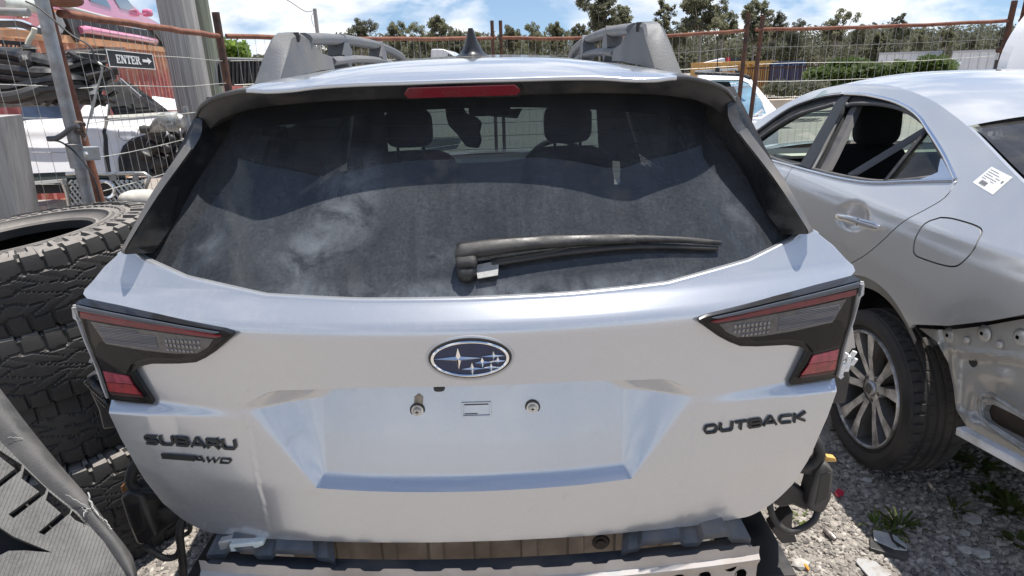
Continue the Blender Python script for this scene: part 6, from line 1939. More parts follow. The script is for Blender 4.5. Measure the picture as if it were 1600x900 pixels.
upiece('sill', [(38, 272), (130, 267), (163, 271), (190, 270), (190, 280), (130, 284), (40, 285)], M('dark_green_sill', (.04, .05, .048), .5), .01)
upiece('under_rail', [(40, 286), (110, 280), (110, 286), (40, 290)], M('grey_rail2', (.40, .40, .39), .6), .0)
upiece('under_dark', [(40, 290), (190, 280), (190, 306), (100, 304), (44, 306)], BLACKSATIN, .15)
mb = MB(); mb.box(U(150, 225, .95), (1.5, 1.3, .42)); mb.build('far_body', WPAINT, UTE, smooth=0)
for (x0, y0) in ((60, 300), (255, 290)):
    p = U(x0, y0, .3); mb = MB(); mb.box((p.x, p.y, p.z / 2 - .05), (.3, .3, p.z - .1)); mb.build('support_block', WOODG, UTE, smooth=0)
# open tub frame with slanted struts
mb = MB(); mb.bar(U(-30, 164, -.15), U(228, 157, -.15), .05, .05); mb.bar(U(228, 157, -.15), U(246, 170, -.15), .03, .03)
tag(mb.build('steel_beam', M('grey_steel_beam', (.20, .20, .195), .6, dirt=(.14, .11, .09), dirt_amt=.4, dscale=6), smooth=0), 'grey steel beam lying across the white ute cab', 'beam')
FRM = thing('canopy_frame', 'black sloping canopy frame with a silver strut above the white ute tub', 'frame', tuple(U(210, 180, .2)))
mb = MB(); mb.prism([(160, 128), (196, 126), (212, 134), (262, 172), (262, 176), (244, 176), (186, 140), (164, 142)], .06, lambda u, v, w: U(u, v, .1 + w)); mb.build('frame_side', SCRAPB, FRM, smooth=0, recalc=True)
mb = MB(); mb.prism([(164, 142), (186, 140), (238, 172), (238, 178), (178, 180), (170, 160)], .02, lambda u, v, w: U(u, v, .25 + w)); mb.build('frame_panel', M('dark_inner', (.025, .027, .028), .7), FRM, smooth=0, recalc=True)
mb = MB(); mb.bar(U(187, 124, .05), U(219, 152, .05), .03, .03); mb.build('strut', GALV, FRM, smooth=0)
for a, b in (((180, 172), (240, 168)), ((180, 178), (242, 174)), ((206, 160), (212, 178))):
    mb = MB(); mb.bar(U(*a, .12), U(*b, .12), .02, .02); mb.build('frame_bar', BLACKSATIN, FRM, smooth=0)
mb = MB(); mb.grid(lambda u, v: U(lerp(238, 282, u), lerp(150, 172, v) + 6 * u * (1 - v), .5 - .2 * v), 8, 6)
tag(mb.build('car_wing', WPAINT, smooth=50), 'small white body panel between the canopy frame and the grey timber pole', 'car part')
# black bumper covers and scrap piled on the beam
def sweep(mb, path, prof, up=Vector((0, 0, 1))):
    """open profile (a across, b up) carried along a path"""
    k = len(prof); vs = []
    for i, p in enumerate(path):
        t = (path[min(i + 1, len(path) - 1)] - path[max(i - 1, 0)]).normalized()
        x = t.cross(up).normalized(); y = x.cross(t)
        vs += [p + x * a + y * b for a, b in prof]
    mb.add(vs, [(i * k + j, i * k + j + 1, (i + 1) * k + j + 1, (i + 1) * k + j) for i in range(len(path) - 1) for j in range(k - 1)])
def bumper(name, pts, r, mat, label, Y, sx=1.0, cat='bumper'):
    c = cspline([atY(x, y, Y + dy) for x, y, dy in pts], 7)
    mb = MB()
    if cat == 'duct': mb.tube(c, r, 8)
    else:
        sweep(mb, c, [(-r * 1.2, r * .9), (-r * .4, r * 1.05), (r * .3, r * .8), (r * .55, r * .45), (r * .25, r * .38), (r * .2, r * .05), (r * .7, -.05 * r), (r * .75, -r * .35), (r * .3, -r * .5), (r * .25, -r * .95), (-r * .6, -r * 1.15), (-r * 1.1, -r)])
    return tag(mb.build(name, mat, smooth=25), label, cat, 'black plastic scrap piled above the white ute')
bumper('bumper_cover', [(-20, 88, 0), (30, 95, -.1), (60, 104, -.15), (100, 112, -.1), (150, 108, .1)], .075, SCRAPB, 'uppermost long black bumper cover of the scrap pile', 5.0)
bumper('bumper_cover', [(-20, 112, 0), (30, 118, -.1), (70, 122, -.15), (120, 120, 0), (160, 112, .1)], .080, BLACKSATIN, 'middle black bumper cover of the scrap pile', 4.95)
bumper('bumper_cover', [(-20, 140, 0), (20, 146, -.1), (60, 138, -.15), (110, 132, -.1), (150, 138, .1)], .075, SCRAPB, 'lowest black bumper cover of the scrap pile lying on the steel beam', 4.9)
bumper('plastic_duct', [(-10, 152, 0), (20, 150, -.1), (50, 142, -.1), (75, 130, 0)], .035, M('faded_black', (.06, .06, .06), .7), 'bent faded black duct at the foot of the scrap pile', 4.8, cat='duct')
bumper('plastic_duct', [(45, 72, 0), (46, 84, 0), (40, 96, -.1), (58, 104, 0)], .040, BLACKSATIN, 'short upright black duct beside the small black cage', 4.9, cat='duct')
mb = MB(); mb.grid(lambda u, v: atY(lerp(58, 196, u), lerp(84, 74, u) - 4 * math.sin(u * 3.1) + lerp(0, 8, v), 5.2 + .5 * v * (1 - v) + .4 * v), 20, 6)
tag(mb.build('bonnet_edge', WPAINT, smooth=60), 'white curved bonnet edge lying on top of the black scrap pile', 'car part')
mb = MB(); mb.prism([(60, 90), (104, 86), (106, 96), (90, 97), (58, 98)], .3, lambda u, v, w: atY(u, v, 5.15 + w)); 
tag(mb.build('crumpled_sheet', M('pale_blue_panel', (.62, .66, .70), .4, var=.2, vscale=5), smooth=0, recalc=True), 'pale crumpled panel under the white bonnet edge', 'car part')
mb = MB(); mb.prism([(112, 84), (165, 76), (166, 108), (150, 112), (116, 112)], .35, lambda u, v, w: atY(u, v, 5.1 + w))
bevel(tag(mb.build('black_case', BLACKDUST, smooth=0, recalc=True), 'black plastic case beside the rusty post next to the sign', 'case'), .02)
mb = MB(); mb.prism([(84, 98), (101, 103), (100, 110), (86, 108)], .02, lambda u, v, w: atY(u, v, 4.8 + w)); tag(mb.build('white_scrap', WPAINT, smooth=0, recalc=True), 'small white scrap between the two leaning posts', 'scrap')
mb = MB(); mb.prism([(128, 136), (152, 130), (154, 146), (140, 148), (132, 144)], .1, lambda u, v, w: atY(u, v, 4.9 + w)); tag(mb.build('white_scrap', WPAINT, smooth=0, recalc=True), 'white broken plastic piece right of the rusty post above the beam', 'scrap')
rs = random.Random(11)
mb = MB()
for i in range(130):
    x, y = rs.uniform(-15, 164), rs.uniform(90, 155)
    c = atY(x, y, 4.85 + rs.uniform(0, .6))
    mb.box(c, (rs.uniform(.04, .30), rs.uniform(.03, .10), rs.uniform(.008, .035)), Euler((rs.uniform(-.6, .6), rs.uniform(-.6, .6), rs.uniform(-.6, .6))).to_matrix())
tag(mb.build('plastic_scrap', SCRAPB, smooth=0, kind='stuff'), 'heap of small black plastic scrap behind the bumper covers', 'scrap')
CG = thing('wire_cage', 'small black wire cage at the left edge in front of the orange container', 'cage', tuple(atY(15, 85, 5.2)))
mb = MB()
for i in range(9): mb.bar(atY(-15 + i * 6.5, 66, 5.2), atY(-16 + i * 6.6, 86, 5.2), .008, .008)
for y in (66, 73, 79, 86): mb.bar(atY(-15, y - .6, 5.19), atY(40, y + 3, 5.19), .010, .010)
mb.build('cage_bars', BLACKSATIN, CG, smooth=0, kind='stuff')
mb = MB(); mb.bar(atY(-16, 64, 5.18), atY(43, 69, 5.18), .03, .03); mb.build('cage_rim', BLACKSATIN, CG, smooth=0)
mb = MB(); mb.tube(cspline([atY(x, y, 5.0) for x, y in ((54, 44), (52, 52), (46, 62), (43, 70))], 4), .018, 6)
tag(mb.build('pale_strap', M('pale_strap', (.66, .62, .50), .8), smooth=60), 'pale strap hanging down in front of the orange container', 'strap')
# gearbox casting with rubber ends and dark engine parts
GBX = thing('gearbox', 'silver gearbox casting with black rubber boots beside the grey timber pole', 'car part', tuple(atY(258, 220, 5.4)))
ALU = M('cast_aluminium', (.42, .45, .45), .45, .7, dirt=(.22, .20, .18), dirt_amt=.45, dscale=20, bump_s=.3, bscale=60)
mb = MB(); mb.tube(cspline([atY(x, y, 5.35) for x, y in ((232, 203), (245, 198), (258, 190), (272, 188), (287, 190))], 5), [.022, .025, .03, .036, .042, .05, .055, .06, .062, .066, .07, .07, .07, .068, .066, .065, .06, .06, .06, .055, .05], 12); mb.build('casting', ALU, GBX, smooth=50)
mb = MB(); mb.tube([atY(220, 203, 5.33), atY(227, 202, 5.33), atY(234, 201, 5.34)], [.030, .034, .022], 12); mb.build('rubber_boot', RUBBER, GBX, smooth=50)
mb = MB(); mb.tube([atY(262, 178, 5.33), atY(266, 184, 5.34), atY(268, 188, 5.34)], [.028, .024, .03], 12); mb.build('rubber_boot', RUBBER, GBX, smooth=50)
mb = MB(); mb.sell(atY(268, 196, 5.33), (.06, .05, .05), .7, .7, 16, 10); mb.build('casing', ALU, GBX, smooth=50)
mb = MB()
for i in range(60):
    x, y = rs.uniform(232, 300), rs.uniform(204, 278)
    mb.sell(atY(x, y, 5.6 + rs.uniform(0, .3)), (rs.uniform(.02, .09), rs.uniform(.03, .07), rs.uniform(.02, .05)), .6, .6, 10, 6, Euler((rs.uniform(-.6, .6), rs.uniform(-.9, .9), rs.uniform(-.6, .6))).to_matrix())
tag(mb.build('engine_scrap', SCRAPB, smooth=50, kind='stuff'), 'heap of black engine parts below the silver gearbox casting', 'scrap')
# radiator grille leaning behind the fence
GRL = thing('radiator_grille', 'chrome diamond mesh radiator grille with an oval badge standing behind the corner posts', 'grille', tuple(atY(165, 330, 3.25)))
def gp(u, v, o=0.0): return atY(u, v, 3.25 + o)
mb = MB(); mb.tube([gp(*p) for p in ((104, 272), (130, 270), (165, 272), (200, 271), (226, 271), (234, 276), (228, 292), (222, 318))], .010, 8); mb.tube([gp(*p) for p in ((98, 280), (106, 300), (112, 332))], .016, 8)
mb.build('grille_frame', M('dull_chrome', (.55, .54, .50), .3, .9), GRL, smooth=60)
mb = MB()
def clipx(a, b):
    return a, b
for i in range(-4, 22):
    for sg in (1, -1):
        x0 = 108 + i * 8.0
        pts = []
        for k in range(13):
            y = 282 + k * 4.2; x = x0 + sg * (k * 4.2) * .80 + (0 if sg > 0 else 20)
            if 108 < x < 226 and y < 333: pts.append(gp(x, y, -.004 * sg))
        if len(pts) > 1: mb.tube(pts, .0062, 5)
mb.build('diamond_mesh', M('dull_chrome', (.55, .54, .50), .3, .9), GRL, smooth=60, kind='stuff')
mb = MB(); mb.sheet([(104, 278), (226, 278), (224, 333), (112, 335)], 30, 30, lambda u, v: gp(u, v, .05)); mb.build('grille_back', M('back_black', (.012, .012, .012), .8), GRL, smooth=0)
mb = MB(); ce = gp(166, 296, -.012); mb.lathe([(.034, .0), (.034, .008), (.044, .010), (.048, .006), (.050, 0)], ce, yrot(), 30); mb.build('oval_badge', CHROME, GRL, smooth=50)
mb = MB(); mb.lathe([(.0001, .004), (.035, .004)], ce, yrot(), 24); mb.build('badge_field', BLACKGLOSS, GRL, smooth=0)
for x in (143, 177, 212):
    mb = MB(); mb.prism([(x - 5, 276), (x - 2, 272), (x + 2, 272), (x + 5, 276), (x + 5, 283), (x - 5, 283)], .02, lambda u, v, w: gp(u, v, -.01 + w)); mb.build('mount_tab', M('grey_tab', (.30, .30, .29), .6), GRL, smooth=0, recalc=True)
mb = MB(); mb.sell(atY(218, 312, 3.0), (.085, .07, .045), .7, .7, 20, 12)
tag(mb.build('white_lump', M('dirty_white', (.50, .47, .42), .85, var=.25, vscale=20), smooth=60), 'rounded dirty white lump between the grille and the wagon', 'scrap')
mb = MB(); mb.prism([(232, 300), (240, 296), (243, 306), (240, 316), (233, 314)], .05, lambda u, v, w: atY(u, v, 3.1 + w)); tag(mb.build('white_scrap', WPAINT, smooth=0, recalc=True), 'white broken bracket beside the wagon rear fin', 'scrap')
# black slatted panel behind the fence
BSP = thing('slatted_panel', 'black slatted plastic panel with a rounded corner left of the wagon roof', 'panel', tuple(atY(365, 128, 5.9)))
mb = MB(); o_ = [(338, 134), (337, 100), (341, 93), (350, 91), (412, 93), (412, 134)]
mb.prism(o_, .05, lambda u, v, w: atY(u, v, 5.9 + w)); mb.build('panel_back', M('slat_black', (.018, .019, .02), .6), BSP, smooth=0, recalc=True)
for i in range(10):
    x = 346 + i * 6.2
    mb = MB(); mb.bar(atY(x, 95, 5.885), atY(x + .6, 133, 5.885), .018, .02); mb.build('slat', BLACKDUST, BSP, smooth=0)
mb = MB(); mb.tube([atY(x, y, 5.88) for x, y in ((339, 134), (338, 101), (342, 94), (350, 92), (412, 94))], .014, 8); mb.build('panel_rim', M('grey_rim', (.22, .22, .22), .5), BSP, smooth=60)

# ================================================================== foliage
def leafmat(name, c0, c1, c2):
    mt, t, b = nodemat(name)
    oc = obj_coord(t)
    n = noise_node(t, .9, 4.0, .6, oc); n2 = noise_node(t, 9.0, 2.0, .6, oc)
    c = ramp(t, n, [(.3, c0), (.6, c1)])
    c = mixc(t, ramp(t, n2, [(.5, 0.0), (.75, .8)]), c, c2)
    t.links.new(c, b.inputs['Base Color']); b.inputs['Roughness'].default_value = .6
    b.inputs['Specular IOR Level'].default_value = .3
    tr = t.nodes.new('ShaderNodeBsdfTranslucent'); t.links.new(mixc(t, 1.0, c, (1.7, 1.7, 1.5), 'MULTIPLY'), tr.inputs[0])
    mx_ = t.nodes.new('ShaderNodeMixShader'); mx_.inputs[0].default_value = .58
    t.links.new(b.outputs[0], mx_.inputs[1]); t.links.new(tr.outputs[0], mx_.inputs[2]); t.links.new(mx_.outputs[0], t.nodes['Material Output'].inputs[0])
    return mt
LEAF_G = leafmat('gum_leaves', (.105, .112, .072), (.14, .142, .10), (.15, .14, .11))
LEAF_D = leafmat('dark_gum_leaves', (.095, .10, .066), (.13, .132, .092), (.14, .13, .10))
LEAF_H = leafmat('hedge_leaves', (.055, .085, .022), (.095, .135, .038), (.16, .19, .07))
BARK = M('gum_bark', (.24, .215, .19), .9, var=.4, vscale=3)
def leaf_quads(mb, c, rad, n, size, rn, flat=.75):
    for _ in range(n):
        u = Vector((rn.gauss(0, 1), rn.gauss(0, 1), rn.gauss(0, 1)))
        u = u.normalized() * (rn.random() ** .45)
        p = c + Vector((u.x * rad[0], u.y * rad[1], u.z * rad[2]))
        a = Vector((rn.uniform(-1, 1), rn.uniform(-1, 1), rn.uniform(-1, 1))).normalized()
        b = a.orthogonal().normalized()
        s = size * rn.uniform(.6, 1.4)
        a = a * s; b = b * s * .45
        i = len(mb.v)
        mb.v += [p - a, p + b, p + a, p - b]; mb.f.append((i, i + 1, i + 2, i + 3))
def gum_tree(h, spread, rn, dense=1.0, leaf=.16):
    """limbs with tufts of leaves at their ends; returns (trunk builder, crown builder)"""
    t, cw = MB(), MB()
    lean = Vector((rn.uniform(-.12, .12), rn.uniform(-.1, .1), 0))
    tops = []
    base = Vector((0, 0, 0)); hf = h * rn.uniform(.34, .46)
    fork = Vector((lean.x * hf, lean.y * hf, hf))
    t.tube(cspline([base, fork * .5 + Vector((rn.uniform(-.1, .1), 0, 0)), fork], 3), [.022 * h, .02 * h, .018 * h, .017 * h, .016 * h, .015 * h, .014 * h][:7], 7)
    nl = rn.randint(4, 6)
    for i in range(nl):
        a = 2 * math.pi * i / nl + rn.uniform(-.4, .4)
        r = spread * rn.uniform(.35, 1.0); z = h * rn.uniform(.60, .97) if i else h * .97
        if i == 0: r *= .3
        e = Vector((r * math.cos(a), r * math.sin(a), z))
        mid = fork.lerp(e, .5) + Vector((0, 0, rn.uniform(-.02, .05) * h))
        c = cspline([fork, mid, e], 3)
        t.tube(c, [lerp(.011 * h, .003 * h, k / (len(c) - 1)) for k in range(len(c))], 5)
        tops.append((e, 1.0))
        for q in range(rn.randint(2, 4)):
            b = c[rn.randint(2, len(c) - 1)]
            e2 = b + Vector((rn.uniform(-1, 1), rn.uniform(-1, 1), rn.uniform(.1, .9))) * spread * .42
            t.tube([b, b.lerp(e2, .55) + Vector((0, 0, .02 * h)), e2], [.004 * h, .003 * h, .0015 * h], 4)
            tops.append((e2, .8))
    for e, k in tops:
        for q in range(rn.randint(3, 5)):
            c = e + Vector((rn.gauss(0, .22), rn.gauss(0, .22), rn.gauss(0, .17))) * spread
            leaf_quads(cw, c, (spread * .27 * k, spread * .27 * k, spread * .20 * k), int(85 * dense * k), leaf, rn)
    return t, cw
VAR = []
for i in range(6):
    rn = random.Random(100 + i)
    t, cw = gum_tree(10.0, (2.5, 3.0, 2.2, 3.4, 2.7, 2.0)[i], rn, (1.1, 1.2, .8, 1.3, .9, .7)[i], .20)
    VAR.append((t, cw))
ptree = {}
def plant_tree(px, top_py, D, v, sx, label, mat=LEAF_G, grp='gum trees along the far edge of the yard'):
    """tree whose top reaches this pixel when it stands at distance D"""
    p = atY(px, top_py, D)
    h = p.z
    key = (v, mat.name)
    r = thing('gum_tree', label, 'tree', (p.x, p.y, 0), random.uniform(0, 6.28), grp)
    if key not in ptree:
        t, cw = VAR[v]
        a = MB(); a.v = list(t.v); a.f = list(t.f); b = MB(); b.v = list(cw.v); b.f = list(cw.f)
        ptree[key] = (a.build('trunk', BARK, r, smooth=60, local=True), b.build('crown', mat, r, smooth=0, local=True))
    else:
        for o in ptree[key]:
            c = o.copy(); COL.objects.link(c); c.parent = r
    k = h / 10.0
    r.scale = (k * sx, k * sx, k)
    return r
random.seed(21)
spec = [(560, 40, 62, 1, .9), (618, 38, 60, 0, .8), (655, 46, 64, 3, .9), (684, 36, 60, 1, .85), (712, 50, 66, 2, .9), (745, 58, 62, 3, .7), (800, 44, 64, 0, .8), (835, 46, 60, 3, .8), (870, 44, 66, 1, .8),
        (905, 40, 62, 2, .8), (940, -6, 58, 0, 1.0), (975, 12, 60, 2, .9), (1036, 2, 58, 5, .9), (1062, 40, 64, 3, .8), (1100, -2, 57, 1, 1.0), (1135, 12, 60, 4, .8), (1184, 4, 58, 2, 1.05), (1215, 22, 62, 0, .8),
        (1245, 40, 66, 3, .8), (1310, 24, 60, 4, 1.0), (1345, 46, 62, 1, .8), (1375, 52, 66, 0, .8), (1410, 22, 64, 5, .9), (1440, 50, 60, 3, .8), (1484, 50, 58, 1, .8), (1520, 58, 62, 0, .8), (1575, 40, 60, 2, .9), (1625, 35, 60, 4, .9)]
looks = ['broad gum tree with a rounded crown', 'open gum tree with a forked crown', 'thin gum tree with sparse leaves', 'bushy low gum tree', 'tall loose gum tree', 'slender gum tree with a small crown']
ORD = 'first second third fourth fifth sixth seventh eighth ninth tenth eleventh twelfth thirteenth fourteenth fifteenth sixteenth seventeenth eighteenth nineteenth twentieth twenty-first twenty-second twenty-third twenty-fourth twenty-fifth twenty-sixth twenty-seventh twenty-eighth'.split()
for i, (px, py, D, v, sx) in enumerate(spec):
    plant_tree(px, py, D, v, sx, f'{looks[v]}, {ORD[i]} from the left in the far tree line', LEAF_G if i % 3 else LEAF_D)
# second rank fills the gaps low down
random.seed(5)
rn = random.Random(77)
mb = MB()
for i in range(420):
    px = rn.uniform(-60, 1760); D = rn.uniform(66, 90)
    top = 60 - (px - 800) * .020 + rn.uniform(-14, 12)
    if px < 520: top += 25
    p = atY(px, top, D)
    h = max(1.5, p.z)
    for q in range(5):
        leaf_quads(mb, Vector((p.x + rn.gauss(0, 1.2), p.y + rn.gauss(0, 1), h * rn.uniform(.08, .90))), (1.8, 1.4, h * .18), 80, .22, rn)
mb.build('bushland', LEAF_D, smooth=0, kind='stuff')
mb = MB()
for i in range(120):
    px = rn.uniform(-60, 1760); p = atY(px, 80, rn.uniform(62, 88)); hh = rn.uniform(2.0, 3.4)
    mb.tube([Vector((p.x, p.y, 0)), Vector((p.x + rn.uniform(-.4, .4), p.y, hh))], [.10, .05], 5)
mb.build('bushland_stems', BARK, smooth=60, kind='stuff')
# hedge
def leafy(name, boxes, mat, n, size, label, cat, seed=1, top=True):
    rn = random.Random(seed); mb = MB()
    for (px0, py0, px1, py1, Y, dep) in boxes:
        for _ in range(n):
            px = rn.uniform(px0, px1); py = lerp(py0, py1, rn.random() ** 1.3) + rn.gauss(0, 1.4)
            p = atY(px, py, Y + rn.uniform(0, dep))
            leaf_quads(mb, p, (.14, .14, .12), 7, size, rn)
    o = mb.build(name, mat, smooth=0)
    return tag(o, label, cat)
leafy('hedge', [(1262, 112, 1345, 136, 17.6, 1.2), (1330, 104, 1420, 132, 17.6, 1.2), (1400, 101, 1490, 128, 17.6, 1.2), (1440, 94, 1475, 112, 17.6, 1.0), (1300, 98, 1350, 116, 18.2, 1.0)], LEAF_H, 520, .085, 'long leafy green hedge beyond the fence above the sedan roof', 'hedge', 4)
leafy('bush', [(312, 68, 352, 90, 13.5, 1.0), (335, 72, 384, 94, 13.5, 1.0)], leafmat('light_bush_leaves', (.07, .12, .02), (.13, .20, .04), (.20, .26, .08)), 260, .075, 'bright green bush above the second orange container', 'bush', 9)

# ================================================================== far right: containers, trailers, car
YEL = contmat('yellow_container', (.50, .27, .07), (.62, .36, .10), (.55, .40, .2)); YRAIL = M('yellow_rail', (.55, .32, .09), .7)
def straight_container(px0, px1, ytop, ybot, D, mat, rail, label, D1=None, pitch=.28):
    a = atY(px0, ytop, D); zt = a.z
    b = atZ(px1, ytop - (px1 - px0) * .0297 + (0), zt) if D1 is None else atY(px1, ytop, D1)
    if D1 is None: b = atY(px1, ytop, D)
    d = Vector((b.x - a.x, b.y - a.y, 0)); L_ = d.length
    zb_ = atY(px0, ybot, D).z
    return container((a.x, a.y, 0), d, L_, zt, zt - max(0, zb_), 2.4, pitch, mat, rail, label, side=-1)
straight_container(1131, 1215, 97, 150, 24.0, YEL, YRAIL, 'yellow corrugated container beyond the fence right of the wagon roof', 24.5)
straight_container(1220, 1259, 96, 150, 24.0, contmat('blue_container', (.05, .085, .19), (.07, .12, .25), (.10, .12, .16)), M('blue_rail', (.05, .08, .17), .7), 'blue corrugated container beside the yellow one', 24.4)
SHED = thing('shed', 'white shed with a red and black stripe beyond the yellow container', 'shed', tuple(atY(1120, 110, 34)))
mb = MB(); a, b, c, e = atY(1098, 99, 40), atY(1133, 91, 31), atY(1133, 140, 31), atY(1098, 140, 40)
c.z = e.z = 0
mb.add([a, b, c, e, a + Vector((.8, 3, 0)), b + Vector((.8, 3, 0)), c + Vector((.8, 3, 0)), e + Vector((.8, 3, 0))], [(0, 1, 2, 3), (1, 5, 6, 2), (0, 4, 5, 1), (4, 7, 6, 5)])
mb.build('wall', M('pale_grey_sheet', (.62, .62, .66), .6), SHED, smooth=0)
mb = MB(); mb.add([atY(1135, 89.5, 30.9), atY(1141, 89.5, 30.9), atY(1141, 99, 30.9), atY(1135, 99, 30.9)], [(0, 1, 2, 3)]); mb.build('red_stripe', M('red_sheet', (.55, .03, .05), .5), SHED, smooth=0)
mb = MB(); mb.add([atY(1141, 90, 30.95), atY(1157, 90, 30.95), atY(1157, 99, 30.95), atY(1141, 99, 30.95)], [(0, 1, 2, 3)]); mb.build('black_stripe', M('black_sheet', (.03, .03, .035), .5), SHED, smooth=0)
WSHEET = M('white_trailer_sheet', (.66, .66, .67), .55, var=.08, vscale=1.5)
def trailer(px0, px1, y0, y1, D0_, D1_, label, ybot):
    T = thing('trailer', label, 'trailer', tuple(atZ((px0 + px1) / 2, 140, 0)) if False else (atY(px0, y0, D0_).x, D0_, 0), 0, 'white box trailers parked beyond the hedge')
    a, b = atY(px0, y0, D0_), atY(px1, y1, D1_)
    b.z = a.z
    lo = atY(px0, ybot, D0_).z
    q = [a, b, Vector((b.x, b.y, lo)), Vector((a.x, a.y, lo))]
    bk = [p + Vector((p.x, p.y, 0)).normalized() * 2.5 for p in q]
    mb = MB(); mb.add(q + bk, [(0, 1, 2, 3), (0, 4, 5, 1), (1, 5, 6, 2), (3, 7, 4, 0)]); mb.build('box', WSHEET, T, smooth=0)
    n = 8
    for i in range(1, n):
        p = q[0].lerp(q[1], i / n); r = q[3].lerp(q[2], i / n); mb = MB(); mb.bar(p + Vector((0, -.02, -.05)), r + Vector((0, -.02, .05)), .05, .03); mb.build('seam_rib', WSHEET, T, smooth=0)
    mb = MB(); mb.bar(q[0] + Vector((0, -.02, 0)), q[1] + Vector((0, -.02, 0)), .06, .10); mb.build('roof_edge', M('grey_edge', (.45, .45, .46), .6), T, smooth=0)
    mb = MB(); mb.box(((a.x + b.x) / 2, (a.y + b.y) / 2 + 1, .5), (abs(b.x - a.x) * .9, 1.6, .9)); mb.build('chassis', BLACKSATIN, T, smooth=0)
trailer(1374, 1472, 84, 82, 34, 36, 'white box trailer left of the twin posts beyond the hedge', 120)
trailer(1489, 1600, 81, 79, 34, 36, 'white box trailer behind the twin rusty posts', 120)
mb = MB(); mb.sell(atY(1484, 103, 19.5), (.20, .25, .14), .4, .4); mb.bar(atY(1475, 96.5, 19.4), atY(1494, 96, 19.4), .4, .03)
tag(mb.build('bin', M('pale_green_bin', (.55, .62, .56), .5), smooth=50), 'pale bin on the hedge in front of the trailers', 'bin')
PF = thing('picket_fence', 'dark vertical bar fence at the right end of the hedge', 'fence', tuple(atZ(1520, 140, 0)))
for i in range(26):
    x = 1488 + i * 4.0; mb = MB(); p0, p1 = atY(x, 104 + (0), 18.5), atY(x, 136, 18.5); p0.z = 1.02; p1.z = 0
    mb.bar(p1, p0, .022, .022); mb.build('picket', BLACKSATIN, PF, smooth=0)
for z in (.98, .2):
    a, b = atY(1486, 110, 18.5), atY(1592, 110, 18.5); a.z = b.z = z; mb = MB(); mb.bar(a, b, .03, .04); mb.build('fence_rail', BLACKSATIN, PF, smooth=0)
mb = MB(); a, b = atY(1150, 141, 15.0), atY(1245, 139, 15.0); a.z = b.z = .45; mb.bar(a, b, .3, .35); 
tag(mb.build('low_wall', M('beige_block', (.55, .46, .36), .8, var=.15, vscale=4), smooth=0), 'low beige wall between the white car and the sedan beyond the fence', 'wall')
RF = thing('picket_fence', 'dark bar fence in front of the yellow and blue containers', 'fence', tuple(atZ(1200, 160, 0)))
for i in range(36):
    x = 1168 + i * 3.3; p = atY(x, 120, 19.5); mb = MB(); mb.bar((p.x, p.y, 0), (p.x, p.y, 1.25), .02, .02); mb.build('picket', RUSTD, RF, smooth=0)
a, b = atY(1166, 116, 19.5), atY(1288, 116, 19.5); a.z = b.z = 1.22; mb = MB(); mb.bar(a, b, .03, .05); mb.build('fence_rail', RUSTD, RF, smooth=0)
leafy('shrub', [(1195, 132, 1290, 146, 16.2, .8)], LEAF_D, 160, .07, 'dark twiggy shrub along the bar fence below the containers', 'shrub', 14)
# white wagon facing us beyond the fence
WC = thing('hatchback', 'white car with roof bars and an aerial facing us beyond the fence', 'car', (2.35, 8.6, 0))
def wc(px, py, Y=8.0): return atY(px, py, Y)
rl = [(1090, 132), (1092, 118), (1110, 115.5), (1140, 115), (1162, 117), (1172, 122), (1192, 146), (1212, 170), (1216, 200), (1216, 230), (1080, 232)]
wsO = [(1094, 126), (1120, 125), (1158, 125), (1170, 130), (1192, 160), (1200, 179), (1150, 185), (1090, 186)]
mb = MB(); mb.sheet(rl, 8, 8, lambda u, v: wc(u, v, 8.0 + (.02 * max(0, 185 - v)) - .004 * abs(u - 1140)), holes=[wsO], thick=(0, .06, 0)); mb.build('body', WPAINT, WC, smooth=40, recalc=True)
mb = MB(); mb.sheet(wsO, 8, 8, lambda u, v: wc(u, v, 8.03 + (.02 * max(0, 185 - v)) - .004 * abs(u - 1140))); mb.build('windscreen', M('blue_windscreen', (.16, .27, .33), .06, coat=1.0, var=.4, vscale=2.5), WC, smooth=50)
mb = MB(); mb.grid(lambda u, v: wc(lerp(1085, 1216, u), lerp(186, 198, v), 8.0 - .9 * v), 12, 5); mb.grid(lambda u, v: wc(lerp(1085, 1216, u), 198, 7.1) - Vector((0, .1 * v, v * .75)), 12, 4); mb.build('bonnet', WPAINT, WC, smooth=50)
mb = MB(); q = wc(1092, 118, 9.3); mb.box((q.x + .10, 10.0, .72), (1.1, 2.2, 1.0)); mb.build('rear_body', WPAINT, WC, smooth=0)
for a, b in (((1086, 112), (1152, 108)),):
    mb = MB(); mb.bar(wc(*a, 9.0), wc(*b, 9.0), .05, .03); mb.build('roof_bar', M('silver_bar', (.72, .72, .72), .3, .6), WC, smooth=0)
mb = MB(); mb.tube([wc(1086, 114, 8.8), wc(1140, 116, 8.8), wc(1160, 117, 8.7), wc(1172, 122, 8.5)], .022, 8); mb.build('roof_rail', BLACKSATIN, WC, smooth=60)
for x, y in ((1124, 113), (1152, 112)):
    mb = MB(); mb.prism([(x - 4, y - 3), (x + 1, y - 1), (x + 4, y - 3), (x + 4, y + 4), (x - 3, y + 5)], .06, lambda u, v, w: wc(u, v, 8.85 + w)); mb.build('bar_foot', BLACKSATIN, WC, smooth=0, recalc=True)
mb = MB(); mb.tube([wc(1121, 110, 8.9), wc(1121.5, 60, 8.9)], .007, 5); mb.tube([wc(1121, 112, 8.9), wc(1121, 104, 8.9)], .03, 8); mb.build('aerial', BLACKSATIN, WC, smooth=60)
mb = MB(); mb.tube([wc(1178, 182, 7.9), wc(1184, 178, 7.9), wc(1192, 172, 7.9)], .02, 6); mb.build('wiper_arm', M('pale_arm', (.5, .52, .54), .4), WC, smooth=60)
